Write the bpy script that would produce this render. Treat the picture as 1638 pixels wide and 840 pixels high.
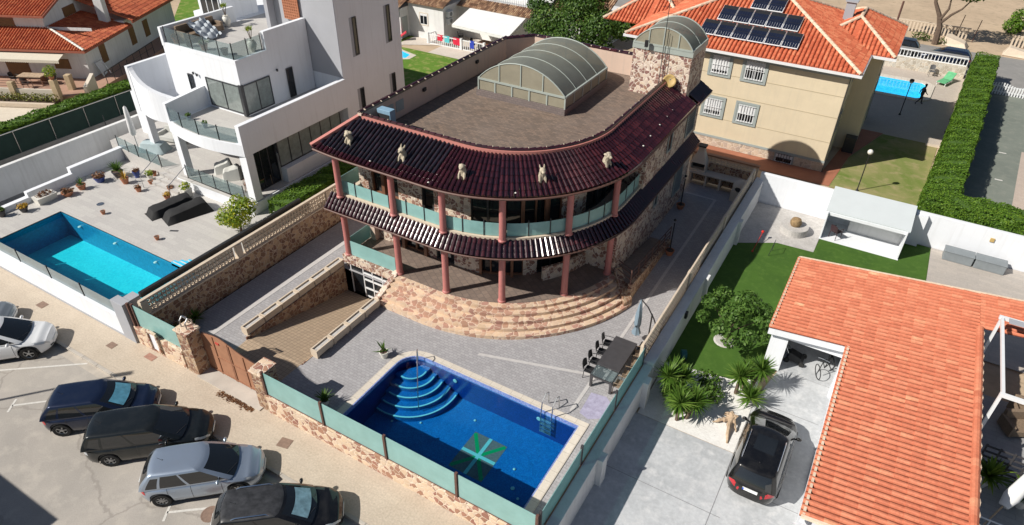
import bpy, math, random
from math import pi, sin, cos, radians, sqrt, atan2
from mathutils import Vector, Matrix
from mathutils.geometry import tessellate_polygon
random.seed(7)
for o in list(bpy.data.objects): bpy.data.objects.remove(o)
SC = bpy.context.scene
COL = SC.collection
# ---------------------------------------------------------------- camera, sky, sun, exposure
cd = bpy.data.cameras.new('camera'); cam = bpy.data.objects.new('camera', cd); COL.objects.link(cam)
cd.sensor_width = 36; cd.lens = 23.757; cd.clip_start = 0.1; cd.clip_end = 2000
yaw, pit, roll = radians(29.877), radians(35.559), radians(0.966)
fw = Vector((-sin(yaw)*cos(pit), cos(yaw)*cos(pit), -sin(pit)))
rt = fw.cross(Vector((0,0,1))).normalized(); up = rt.cross(fw)
r2 = rt*cos(roll)+up*sin(roll); u2 = -rt*sin(roll)+up*cos(roll)
cam.matrix_world = Matrix.Translation((0,0,21)) @ Matrix((r2,u2,-fw)).transposed().to_4x4()
SC.camera = cam
SUN_EL = radians(40.5); SH = radians(49.5)            # direction shadows run in the ground plane
sd = Vector((-cos(SH)*cos(SUN_EL), -sin(SH)*cos(SUN_EL), sin(SUN_EL)))
w = bpy.data.worlds.new("World"); SC.world = w; w.use_nodes = True
nt = w.node_tree; bg = nt.nodes['Background']
sky = nt.nodes.new('ShaderNodeTexSky'); sky.sky_type = 'NISHITA'; sky.sun_disc = False
sky.sun_elevation = SUN_EL; sky.sun_rotation = atan2(sd.x, sd.y); sky.dust_density = 1.0
nt.links.new(sky.outputs[0], bg.inputs[0]); bg.inputs[1].default_value = 0.05
sl = bpy.data.lights.new('sun','SUN'); sl.energy = 5.0; sl.angle = radians(0.5); sl.color = (1,0.95,0.87)
so = bpy.data.objects.new('sun', sl); COL.objects.link(so); so.rotation_euler = sd.to_track_quat('Z','Y').to_euler()
so.location = (-30,-30,60)
SC.view_settings.view_transform = 'Standard'; SC.view_settings.look = 'None'
SC.view_settings.gamma = 1; SC.view_settings.exposure = 0.2
SC.cycles.max_bounces = 8; SC.cycles.transparent_max_bounces = 12

# ---------------------------------------------------------------- materials
def srgb(h):
    h = h.lstrip('#'); c = [int(h[i:i+2],16)/255 for i in (0,2,4)]
    return tuple(x/12.92 if x<=.04045 else ((x+.055)/1.055)**2.4 for x in c)
class NT:
    def __init__(s, name):
        s.m = bpy.data.materials.new(name); s.m.use_nodes = True; s.t = s.m.node_tree
        s.b = s.t.nodes['Principled BSDF']; s.tc = s.n('ShaderNodeTexCoord')
    def n(s, typ, **k):
        x = s.t.nodes.new(typ)
        for a, b in k.items(): setattr(x, a, b)
        return x
    def l(s, a, b): s.t.links.new(a, b)
    def noise(s, scale, detail=5, rough=.6, vec=None, dist=0):
        x = s.n('ShaderNodeTexNoise'); x.inputs['Scale'].default_value = scale
        x.inputs['Detail'].default_value = detail; x.inputs['Roughness'].default_value = rough
        x.inputs['Distortion'].default_value = dist
        s.l(vec or s.tc.outputs['Object'], x.inputs['Vector']); return x
    def ramp(s, src, stops):
        r = s.n('ShaderNodeValToRGB'); e = r.color_ramp.elements
        while len(e) < len(stops): e.new(.5)
        for i,(p,c) in enumerate(stops):
            e[i].position = p; e[i].color = (*c,1) if len(c)==3 else c
        s.l(src, r.inputs[0]); return r
    def mix(s, fac, a, b, mode='MIX'):
        x = s.n('ShaderNodeMix', data_type='RGBA', blend_type=mode)
        for v, i in ((fac,0),(a,6),(b,7)):
            if hasattr(v,'default_value'): s.l(v, x.inputs[i])
            elif isinstance(v,(int,float)): x.inputs[i].default_value = v
            else: x.inputs[i].default_value = (*v,1)
        return x.outputs[2]
    def math(s, op, a, b=0):
        x = s.n('ShaderNodeMath', operation=op)
        for v,i in ((a,0),(b,1)):
            if hasattr(v,'default_value'): s.l(v, x.inputs[i])
            else: x.inputs[i].default_value = v
        return x.outputs[0]
    def col(s, c):
        if hasattr(c,'default_value'): s.l(c, s.b.inputs['Base Color'])
        else: s.b.inputs['Base Color'].default_value = (*c,1)
    def bump(s, src, strength=.3, dist=.02):
        x = s.n('ShaderNodeBump'); x.inputs['Strength'].default_value = strength; x.inputs['Distance'].default_value = dist
        s.l(src, x.inputs['Height']); s.l(x.outputs[0], s.b.inputs['Normal'])
    def rnd(s):
        a = s.n('ShaderNodeAttribute', attribute_name='rnd'); return a.outputs['Fac']
    def set(s, **k):
        for a,b in k.items(): s.b.inputs[a.replace('_',' ')].default_value = b
        return s
def scale(c, k): return tuple(min(1,x*k) for x in c)
def plain(name, c, rough=.6, var=.12, sc=3.0, bump=.1, metal=0, coat=0, spec=.5, bsc=60, streak=0):
    N = NT(name); n = N.noise(sc, 6); n2 = N.noise(sc*9, 3)
    a = N.mix(N.ramp(n.outputs[0], [(.3,(0,0,0)),(.7,(1,1,1))]).outputs[0], scale(c,1-var), scale(c,1+var))
    a = N.mix(N.math('MULTIPLY', n2.outputs[0], var), a, scale(c,.6))
    if streak:
        mp = N.n('ShaderNodeMapping'); mp.inputs['Scale'].default_value=(5,5,.35); N.l(N.tc.outputs['Object'], mp.inputs[0])
        sr = N.ramp(N.noise(1.0,6,.65,vec=mp.outputs[0]).outputs[0], [(.5,(0,0,0)),(.72,(1,1,1))]); a = N.mix(N.math('MULTIPLY', sr.outputs[0], streak), a, (.33,.31,.28))
    N.col(a); N.set(Roughness=rough, Metallic=metal, Coat_Weight=coat, Specular_IOR_Level=spec)
    if bump: N.bump(N.noise(bsc,3).outputs[0], bump, .01)
    return N.m
def crazy(name, dark, light, grout, sc=2.6, rnd_light=.45, seed=0):
    N = NT(name); mp = N.n('ShaderNodeMapping'); mp.inputs['Location'].default_value=(seed*3.1,seed*1.7,seed); N.l(N.tc.outputs['Object'], mp.inputs[0])
    wp = N.noise(2.5,2,vec=mp.outputs[0]); ad = N.n('ShaderNodeMixRGB', blend_type='LINEAR_LIGHT'); ad.inputs[0].default_value=.12
    N.l(mp.outputs[0], ad.inputs[1]); N.l(wp.outputs['Color'], ad.inputs[2])
    v = N.n('ShaderNodeTexVoronoi', feature='F1'); v.inputs['Scale'].default_value = sc; v.inputs['Randomness'].default_value=.95
    e = N.n('ShaderNodeTexVoronoi', feature='DISTANCE_TO_EDGE'); e.inputs['Scale'].default_value = sc; e.inputs['Randomness'].default_value=.95
    for q in (v,e): N.l(ad.outputs[0], q.inputs['Vector'])
    sp = N.n('ShaderNodeSeparateColor'); N.l(v.outputs['Color'], sp.inputs[0])
    c = N.ramp(sp.outputs[0], [(0,dark),(rnd_light-.02,scale(dark,1.35)),(rnd_light+.02,light),(1,scale(light,.82))])
    c.color_ramp.interpolation='LINEAR'
    c2 = N.mix(sp.outputs[1], c.outputs[0], N.mix(.25, c.outputs[0], (.62,.42,.22)))
    n = N.noise(9,5); c3 = N.mix(.22, c2, n.outputs[0], 'OVERLAY')
    g = N.ramp(e.outputs['Distance'], [(.02,(1,1,1)),(.07,(0,0,0))])
    N.col(N.mix(g.outputs[0], c3, grout)); N.set(Roughness=.75)
    h = N.ramp(e.outputs['Distance'], [(.0,(0,0,0)),(.09,(1,1,1))])
    N.bump(N.math('ADD', h.outputs[0], N.math('MULTIPLY', n.outputs[0], .5)), .5, .03)
    return N.m
def bricks(name, c1, c2, mort, bw, bh, ms=.012, rot=0, offs=.5, var=.2, rough=.8, bump=.3, sc=1.2, axis=None, stain=.25, stainc=None):
    N = NT(name); mp = N.n('ShaderNodeMapping'); mp.inputs['Rotation'].default_value=(axis or (0,0,rot)); N.l(N.tc.outputs['Object'], mp.inputs[0])
    b = N.n('ShaderNodeTexBrick'); b.offset = offs; b.inputs['Scale'].default_value=1; b.inputs['Brick Width'].default_value=bw
    b.inputs['Row Height'].default_value=bh; b.inputs['Mortar Size'].default_value=ms; b.inputs['Mortar Smooth'].default_value=.2
    b.inputs['Color1'].default_value=(*c1,1); b.inputs['Color2'].default_value=(*c2,1); b.inputs['Mortar'].default_value=(*mort,1)
    N.l(mp.outputs[0], b.inputs['Vector'])
    n = N.noise(sc,8,.65); st = N.ramp(n.outputs[0], [(.35,(1,1,1)),(.68,(0,0,0))])
    c = N.mix(N.math('MULTIPLY', st.outputs[0], stain), b.outputs['Color'], stainc or scale(c1,.5))
    n2 = N.noise(14,4); c = N.mix(var, c, n2.outputs[0], 'OVERLAY')
    N.col(c); N.set(Roughness=rough)
    N.bump(N.math('SUBTRACT', N.math('MULTIPLY', n2.outputs[0], .4), b.outputs['Fac']), bump, .012)
    return N.m
def tilemat(name, stops, rough=.75, spec=.4, coat=0, bump=.25):
    N = NT(name); n = N.noise(1.1,5); f = N.math('ADD', N.math('MULTIPLY', N.rnd(), .8), N.math('MULTIPLY', N.math('SUBTRACT', n.outputs[0], .35), .6))
    c = N.ramp(f, stops).outputs[0]; n2 = N.noise(9,6,.7)
    c = N.mix(.5, c, n2.outputs[0], 'OVERLAY'); N.col(c); N.set(Roughness=rough, Specular_IOR_Level=spec, Coat_Weight=coat, Coat_Roughness=.12)
    N.bump(n2.outputs[0], bump, .01); return N.m
def leafmat(name, stops, trans=.25, sc=1.5):
    N = NT(name); n = N.noise(sc,4); f = N.math('ADD', N.math('MULTIPLY', N.rnd(), .6), N.math('MULTIPLY', N.math('SUBTRACT', n.outputs[0], .3), .9))
    c = N.ramp(f, stops).outputs[0]; N.col(c); N.set(Roughness=.55, Specular_IOR_Level=.35)
    t = N.n('ShaderNodeBsdfTranslucent'); N.l(c, t.inputs[0]); mx = N.n('ShaderNodeMixShader'); mx.inputs[0].default_value = trans
    out = N.t.nodes['Material Output']; N.l(N.b.outputs[0], mx.inputs[1]); N.l(t.outputs[0], mx.inputs[2]); N.l(mx.outputs[0], out.inputs[0])
    return N.m
def schlick(N, f0, nrm=None):
    lw = N.n('ShaderNodeLayerWeight'); lw.inputs[0].default_value = .5
    if nrm: N.l(nrm, lw.inputs['Normal'])
    return N.math('ADD', N.math('MULTIPLY', N.math('POWER', lw.outputs['Facing'], 5), 1-f0), f0)
def sheer(name, c, alpha, rough=.15, trans_c=(1,1,1), diff=None):
    """thin glass or film: part see-through, part body colour, with reflections"""
    N = NT(name); n = N.noise(1.3,4); N.col(N.mix(.25, c, n.outputs[0], 'OVERLAY')); N.set(Roughness=rough)
    t = N.n('ShaderNodeBsdfTransparent'); t.inputs[0].default_value=(*trans_c,1)
    mx = N.n('ShaderNodeMixShader'); N.l(N.math('MAXIMUM', schlick(N,.04), alpha), mx.inputs[0])
    N.l(t.outputs[0], mx.inputs[1]); N.l(N.b.outputs[0], mx.inputs[2]); N.l(mx.outputs[0], N.t.nodes['Material Output'].inputs[0])
    return N.m
def watermat(name, tint, wave=9):
    N = NT(name); t = N.n('ShaderNodeBsdfTransparent'); t.inputs[0].default_value=(*tint,1)
    g = N.n('ShaderNodeBsdfGlossy'); g.inputs['Roughness'].default_value=.03
    n = N.noise(wave,3,.5); bp = N.n('ShaderNodeBump'); bp.inputs['Strength'].default_value=.12; bp.inputs['Distance'].default_value=.02
    N.l(n.outputs[0], bp.inputs['Height']); N.l(bp.outputs[0], g.inputs['Normal'])
    mx = N.n('ShaderNodeMixShader'); N.l(schlick(N,.02,bp.outputs[0]), mx.inputs[0]); N.l(t.outputs[0], mx.inputs[1]); N.l(g.outputs[0], mx.inputs[2])
    N.l(mx.outputs[0], N.t.nodes['Material Output'].inputs[0]); return N.m
def groundmat(name, c1, c2, c3, sc=.35, rough=.9, bump=.3, fine=20, cracks=0, crackc=(.08,.07,.06), spots=0, spotc=(.1,.09,.08)):
    N = NT(name); n = N.noise(sc,8,.62,dist=.6); n2 = N.noise(sc*5,6,.6); n3 = N.noise(fine,4,.7)
    c = N.mix(N.ramp(n.outputs[0],[(.38,(0,0,0)),(.62,(1,1,1))]).outputs[0], c1, c2)
    c = N.mix(N.ramp(n2.outputs[0],[(.5,(0,0,0)),(.75,(1,1,1))]).outputs[0], c, c3)
    c = N.mix(.28, c, n3.outputs[0], 'OVERLAY')
    if cracks:
        v = N.n('ShaderNodeTexVoronoi', feature='DISTANCE_TO_EDGE'); v.inputs['Scale'].default_value=cracks
        wv = N.noise(1.2,5,vec=None); ad = N.n('ShaderNodeMixRGB', blend_type='LINEAR_LIGHT'); ad.inputs[0].default_value=.35
        N.l(N.tc.outputs['Object'], ad.inputs[1]); N.l(wv.outputs['Color'], ad.inputs[2]); N.l(ad.outputs[0], v.inputs['Vector'])
        cr = N.ramp(v.outputs['Distance'], [(.003,(1,1,1)),(.008,(0,0,0))]); c = N.mix(N.math('MULTIPLY',cr.outputs[0],.7), c, crackc)
    if spots:
        v = N.noise(spots,3,.5); s2 = N.ramp(v.outputs[0], [(.66,(0,0,0)),(.74,(1,1,1))]); c = N.mix(N.math('MULTIPLY',s2.outputs[0],.6), c, spotc)
    N.col(c); N.set(Roughness=rough, Specular_IOR_Level=.25); N.bump(n3.outputs[0], bump, .015); return N.m
M = {}
BROWN=(.13,.065,.05); CREAM=(.62,.5,.38)
M['crazy'] = crazy('crazy_stone', (.15,.075,.062), (.52,.38,.27), (.56,.46,.36), 5.2)
M['crazy_house'] = crazy('crazy_stone_pink', (.18,.09,.08), (.66,.55,.45), (.72,.63,.54), 4.9, .6, 2)
M['crazy_wall'] = crazy('crazy_stone_weathered', (.15,.07,.05), (.46,.31,.2), (.5,.4,.3), 4.6, .66, 5)
M['crazy_front'] = crazy('crazy_stone_front', (.26,.12,.09), (.70,.54,.40), (.72,.60,.48), 4.3, .5, 7)
M['step_stone'] = crazy('step_stone', (.33,.18,.14), (.68,.50,.36), (.66,.52,.40), 3.5, .5, 3)
M['white'] = plain('white_render', (.745,.765,.80), .8, .05, .35, .08, streak=.14)
M['white2'] = plain('white_wall_paint', (.71,.71,.70), .85, .09, .5, .1, streak=.25)
M['offwhite'] = plain('cream_paint', (.62,.55,.46), .8, .06, 1.2, .1)
M['greyrender'] = plain('grey_render', (.36,.37,.40), .8, .04, 1.0, .1)
M['yellow'] = plain('yellow_render', (.66,.56,.40), .85, .05, .9, .12, streak=.12)
M['green_trim'] = plain('grey_green_trim', (.33,.37,.36), .7, .05, 2)
M['wallpink'] = plain('beige_render', (.62,.47,.38), .85, .06, .7, .12, streak=.25)
M['pinkcol'] = plain('pink_paint', (.46,.17,.155), .5, .08, 4, .05)
M['pinktrim'] = plain('pink_fascia', (.5,.2,.17), .6, .08, 4, .05)
M['coping'] = plain('coping_stone', (.60,.50,.39), .75, .08, 4, .2)
M['poolcoping'] = bricks('pool_coping_slabs', (.66,.6,.52), (.6,.54,.46), (.45,.4,.34), .5,.5,.01, offs=0, sc=3, stain=.15)
M['paving'] = bricks('grey_pavers', (.40,.39,.40), (.33,.32,.33), (.27,.26,.265), .22,.14,.011, rot=0, sc=.55, stain=.22, var=.28)
M['paveline'] = plain('pale_paving_line', (.5,.48,.47), .8, .08, 5, .2)
M['ramppave'] = bricks('sand_pavers', (.46,.345,.24), (.40,.30,.21), (.26,.195,.14), .2,.2,.014, offs=.0, sc=1.0, stain=.25, stainc=(.33,.25,.17))
M['roofpave'] = bricks('roof_brick_paving', (.235,.165,.12), (.125,.092,.07), (.10,.08,.07), .28,.14,.014, rot=.0, sc=.5, stain=.3, stainc=(.27,.22,.19))
M['terr'] = bricks('terrace_tiles', (.26,.20,.165), (.2,.155,.13), (.1,.085,.08), .3,.3,.01, rot=.6, sc=1, stain=.3, rough=.45)
M['leftterr'] = bricks('pale_plank_tiles', (.52,.50,.47), (.46,.44,.42), (.40,.38,.36), 1.2,.3,.006, rot=0, sc=1.1, stain=.2, stainc=(.42,.4,.38), rough=.6, bump=.08)
M['deck'] = bricks('grey_plank_tiles', (.36,.36,.36), (.32,.32,.325), (.2,.2,.2), 1.2,.25,.006, sc=1.2, stain=.2, rough=.6, bump=.1)
M['backpatio'] = bricks('beige_plank_tiles', (.48,.43,.38), (.43,.39,.35), (.36,.33,.3), 1.0,.25,.006, sc=1.2, stain=.2, rough=.6, bump=.1)
M['sidewalk'] = bricks('sidewalk_slabs', (.53,.455,.365), (.505,.43,.345), (.45,.38,.30), .62,.42,.006, rot=0, sc=.9, stain=.75, stainc=(.44,.37,.29), var=.38)
M['road'] = groundmat('worn_asphalt', (.41,.375,.335), (.34,.315,.285), (.46,.42,.37), .28, cracks=.16, crackc=(.27,.245,.22), fine=24)
M['roadline'] = plain('worn_white_line', (.62,.6,.56), .8, .15, 6, .2)
M['concrete'] = groundmat('polished_concrete', (.50,.515,.53), (.41,.425,.44), (.58,.585,.59), .5, rough=.7, fine=6, bump=.05)
M['dirt'] = groundmat('sandy_dirt', (.52,.40,.28), (.45,.345,.24), (.36,.285,.2), .25, bump=.5, spots=1.2, spotc=(.25,.19,.12))
M['tarmac2'] = groundmat('grey_lane', (.27,.26,.25), (.24,.235,.225), (.31,.3,.28), .3)
M['court'] = groundmat('green_court', (.20,.22,.19), (.17,.19,.165), (.24,.25,.215), .4)
M['turf'] = groundmat('artificial_turf', (.06,.13,.018), (.048,.108,.016), (.08,.155,.026), .6, fine=60, bump=.8)
M['lawn'] = groundmat('dry_lawn', (.13,.19,.035), (.30,.27,.12), (.38,.30,.17), .22, fine=40, bump=.8)
M['lawn2'] = groundmat('green_lawn', (.09,.19,.02), (.13,.23,.03), (.36,.32,.12), .3, fine=40, bump=.8)
M['gravel'] = groundmat('white_gravel', (.76,.75,.72), (.7,.68,.65), (.8,.79,.77), 2, fine=14, bump=1.0, spots=11, spotc=(.25,.24,.22))
M['gravel2'] = groundmat('grey_gravel', (.5,.48,.46), (.42,.40,.38), (.58,.56,.53), 2, fine=22, bump=1.0, spots=16, spotc=(.24,.22,.21))
M['sand'] = groundmat('pale_sand', (.66,.58,.47), (.6,.53,.43), (.7,.63,.52), 1, fine=20)
GL = [(0,(.018,.004,.007)),(.45,(.030,.006,.010)),(.8,(.046,.009,.013)),(1,(.062,.014,.018))]
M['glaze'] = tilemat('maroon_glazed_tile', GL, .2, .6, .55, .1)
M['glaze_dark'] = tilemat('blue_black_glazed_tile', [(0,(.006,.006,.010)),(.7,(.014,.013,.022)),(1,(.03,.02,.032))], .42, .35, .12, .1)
OR = [(0,(.49,.145,.078)),(.4,(.54,.17,.092)),(.8,(.59,.21,.118)),(.94,(.63,.27,.15)),(1,(.70,.38,.22))]
M['orange_valley_shade'] = plain('orange_tile_valley_shade', (.24,.06,.03), .9, .2, 5, .3)  # shadow between the tile rows, painted as a darker base colour
M['orange'] = tilemat('orange_clay_tile', OR)
M['orange2'] = tilemat('red_clay_tile', [(0,(.33,.07,.03)),(.5,(.47,.11,.045)),(1,(.58,.18,.075))])
M['orange3'] = tilemat('bright_clay_tile', [(0,(.44,.095,.042)),(.5,(.56,.145,.068)),(1,(.63,.22,.11))])
M['brown_tile'] = tilemat('aged_clay_tile', [(0,(.12,.07,.045)),(.45,(.32,.18,.11)),(.75,(.5,.33,.2)),(1,(.62,.46,.3))])
M['ridge'] = tilemat('pale_ridge_mortar', [(0,(.6,.42,.3)),(1,(.72,.6,.46))])
M['teal'] = sheer('frosted_teal_glass', (.30,.52,.50), .80, .25, (.55,.9,.88))
M['clear'] = sheer('clear_grey_glass', (.25,.3,.32), .22, .05, (.82,.88,.88))
M['greyglass'] = sheer('frosted_grey_glass', (.30,.36,.38), .72, .2, (.6,.7,.72))
M['smoke'] = sheer('smoked_polycarbonate', (.22,.23,.20), .72, .5, (.6,.58,.42))
M['domefront'] = sheer('dusty_polycarbonate', (.42,.39,.30), .62, .3, (.6,.58,.45))
M['glass'] = plain('dark_window_glass', (.015,.018,.022), .06, .2, 1, 0, spec=.7)
M['glass2'] = plain('curtained_window_glass', (.22,.25,.24), .12, .2, 4, 0, spec=.7)
M['carglass'] = plain('car_window_glass', (.012,.014,.016), .04, .1, 1, 0, spec=.8, coat=.5)
M['frame_dark'] = plain('dark_metal_frame', (.05,.052,.057), .4, .1, 4, 0, metal=.3)
M['frame_white'] = plain('white_metal', (.74,.75,.76), .4, .03, 4, 0)
M['frame_green'] = plain('pale_green_metal', (.34,.38,.35), .45, .06, 3, 0)
M['frame_brown'] = plain('brown_timber', (.2,.09,.05), .55, .15, 6, .1)
M['rust'] = plain('rusty_brown_metal', (.36,.175,.10), .65, .14, 2.2, .1)
M['rustdark'] = plain('dark_rust_metal', (.13,.065,.05), .6, .2, 6, .1)
M['steel'] = plain('steel', (.5,.51,.52), .25, .05, 6, 0, metal=.9)
M['black'] = plain('black_plastic', (.02,.02,.022), .5, .2, 5, 0)
M['blackcloth'] = plain('black_cloth', (.012,.012,.013), .8, .3, 2, .3, bsc=12)
M['greycloth'] = plain('pale_cover_cloth', (.5,.5,.47), .85, .06, 2, .2, bsc=20)
M['bluecloth'] = plain('grey_blue_cloth', (.2,.27,.33), .85, .15, 3, .3, bsc=18)
M['canvas'] = plain('white_canvas', (.72,.72,.71), .85, .03, 2, .1, bsc=20)
M['charcoal'] = plain('charcoal_panel', (.055,.052,.056), .6, .15, 3, .1)
M['rattan'] = plain('rattan', (.22,.16,.11), .7, .25, 20, .4)
M['greybox'] = plain('grey_plastic', (.21,.235,.25), .5, .1, 3, .05)
M['terracotta'] = plain('terracotta', (.42,.17,.09), .8, .15, 5, .1)
M['potwhite'] = plain('white_ceramic', (.68,.66,.6), .5, .06, 5, .1)
M['potdark'] = plain('dark_pot', (.06,.055,.06), .5, .15, 5, .1)
M['potblue'] = plain('blue_pot', (.03,.06,.25), .35, .15, 5, .05)
M['statue'] = plain('cream_stone_figure', (.46,.40,.30), .8, .2, 6, .4, bsc=20)
M['bark'] = plain('bark', (.13,.09,.065), .9, .3, 6, .6, bsc=14)
M['driftwood'] = plain('driftwood', (.46,.34,.23), .85, .4, 7, .5, bsc=14)
M['soil'] = plain('soil', (.1,.065,.045), .95, .3, 8, .6)
M['metalgrey'] = plain('cover_grey_fabric', (.12,.12,.125), .6, .15, 3, .1)
M['cactus'] = plain('cactus_skin', (.3,.2,.1), .8, .4, 9, .6)
M['rubber'] = plain('tyre_rubber', (.018,.018,.018), .8, .2, 5, .1)
M['alloy'] = plain('alloy_rim', (.42,.43,.44), .3, .08, 5, 0, metal=.7)
M['chrome'] = plain('chrome', (.75,.76,.78), .12, .02, 5, 0, metal=1)
M['lamp_clear'] = plain('headlamp_glass', (.5,.53,.56), .08, .1, 9, 0, spec=.8, coat=.8)
M['lamp_red'] = plain('red_lamp', (.45,.012,.02), .15, .1, 9, 0, coat=.6)
M['plate'] = plain('number_plate', (.78,.8,.8), .4, .05, 30, 0)
M['platebl'] = plain('blue_strip', (.02,.08,.5), .4, .05, 9, 0)
M['solar'] = plain('solar_cell', (.012,.016,.035), .15, .2, 2, 0, spec=.6, coat=.4)
M['satyellow'] = plain('yellowed_dish', (.5,.35,.13), .6, .15, 4, .05)
def paint(name, c, metal=.4, rough=.3, dust=.12):
    N = NT(name); n = N.noise(2.2,7,.65); n2=N.noise(40,3)
    N.col(N.mix(N.math('MULTIPLY', N.ramp(n.outputs[0],[(.45,(0,0,0)),(.7,(1,1,1))]).outputs[0], dust), c, (.35,.33,.3)))
    N.set(Roughness=rough, Metallic=metal, Coat_Weight=1.0, Coat_Roughness=.02, Specular_IOR_Level=.5 if max(c)>.1 else .25); return N.m
M['p_white'] = paint('white_car_paint', (.78,.79,.80), 0, .35, .05)
M['p_silver'] = paint('silver_blue_car_paint', (.38,.45,.55), .65, .32, .08)
M['p_silver2'] = paint('grey_silver_car_paint', (.33,.36,.38), .6, .32, .1)
M['p_blue'] = paint('navy_car_paint', (.008,.016,.045), .35, .3, .02)
M['p_grey'] = paint('charcoal_car_paint', (.011,.014,.015), .3, .3, .03)
M['p_black'] = paint('black_car_paint', (.007,.007,.008), .1, .25, .04)
M['p_bronze'] = paint('bronze_car_paint', (.008,.007,.006), .2, .22, .02)
# pool mosaics
def mosaic(name, c1, c2, sc=30):
    N = NT(name); v = N.n('ShaderNodeTexVoronoi', distance='CHEBYCHEV'); v.inputs['Scale'].default_value=sc; v.inputs['Randomness'].default_value=0
    N.l(N.tc.outputs['Object'], v.inputs['Vector']); sp=N.n('ShaderNodeSeparateColor'); N.l(v.outputs['Color'], sp.inputs[0])
    n = N.noise(3.5,7,.8,dist=1.5); c=N.mix(sp.outputs[0], c1, c2); c=N.mix(.55,c,n.outputs[0],'OVERLAY'); N.col(c); N.set(Roughness=.3); return N.m  # coarse noise overlay paints rippled water light into the tile colour
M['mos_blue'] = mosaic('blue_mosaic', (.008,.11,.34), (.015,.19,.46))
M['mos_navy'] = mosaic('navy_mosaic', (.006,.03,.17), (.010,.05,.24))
M['mos_edge'] = mosaic('pale_blue_mosaic', (.10,.16,.48), (.3,.38,.62))
M['mos_teal'] = mosaic('turquoise_mosaic', (.02,.56,.66), (.04,.64,.72), 12)
M['mos_sky'] = mosaic('light_blue_mosaic', (.04,.50,.80), (.08,.6,.88), 10)
M['water_deep'] = watermat('deep_pool_water', (.42,.80,.92))
M['water_light'] = watermat('clear_pool_water', (.72,.97,1.0), 6)
# leaves
M['hedge'] = leafmat('hedge_leaves', [(0,(.035,.085,.008)),(.5,(.10,.20,.018)),(1,(.20,.31,.03))])
M['hedge_in'] = plain('hedge_core', (.06,.12,.015), .9, .3, 4, .5, bsc=12)
M['pine'] = leafmat('conifer_needles', [(0,(.012,.04,.006)),(.5,(.045,.105,.012)),(.85,(.12,.2,.03)),(1,(.17,.13,.05))], .15, .6)
M['fig'] = leafmat('broad_leaves', [(0,(.03,.08,.012)),(.5,(.09,.18,.03)),(1,(.17,.27,.06))], .3, 1.2)
M['lemon'] = leafmat('lemon_leaves', [(0,(.08,.17,.01)),(.45,(.20,.29,.02)),(.8,(.5,.48,.03)),(1,(.65,.52,.03))], .3, 1.0)
M['yucca'] = leafmat('yucca_blades', [(0,(.04,.10,.01)),(.5,(.10,.20,.025)),(1,(.24,.33,.07))], .25, 2)
M['palm'] = leafmat('cycad_fronds', [(0,(.04,.09,.01)),(.5,(.12,.2,.02)),(.8,(.25,.33,.04)),(1,(.6,.42,.08))], .2, 2)
M['shrub'] = leafmat('shrub_leaves', [(0,(.03,.07,.01)),(.5,(.08,.16,.02)),(1,(.16,.25,.04))], .25, 2)
M['fadedleaf'] = leafmat('yellow_flowers', [(0,(.2,.14,.02)),(.5,(.5,.3,.03)),(1,(.7,.45,.06))], .25, 2)
M['redleaf'] = leafmat('dry_reddish_leaves', [(0,(.08,.04,.02)),(.5,(.2,.09,.04)),(1,(.3,.16,.07))], .2, 2)
M['treeB'] = leafmat('olive_green_leaves', [(0,(.02,.045,.008)),(.5,(.07,.12,.02)),(1,(.15,.21,.04))], .2, .8)
M['planterleaf'] = leafmat('flowerbed_leaves', [(0,(.06,.07,.01)),(.5,(.16,.18,.03)),(.8,(.3,.28,.05)),(1,(.45,.2,.1))], .2, 2)
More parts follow.
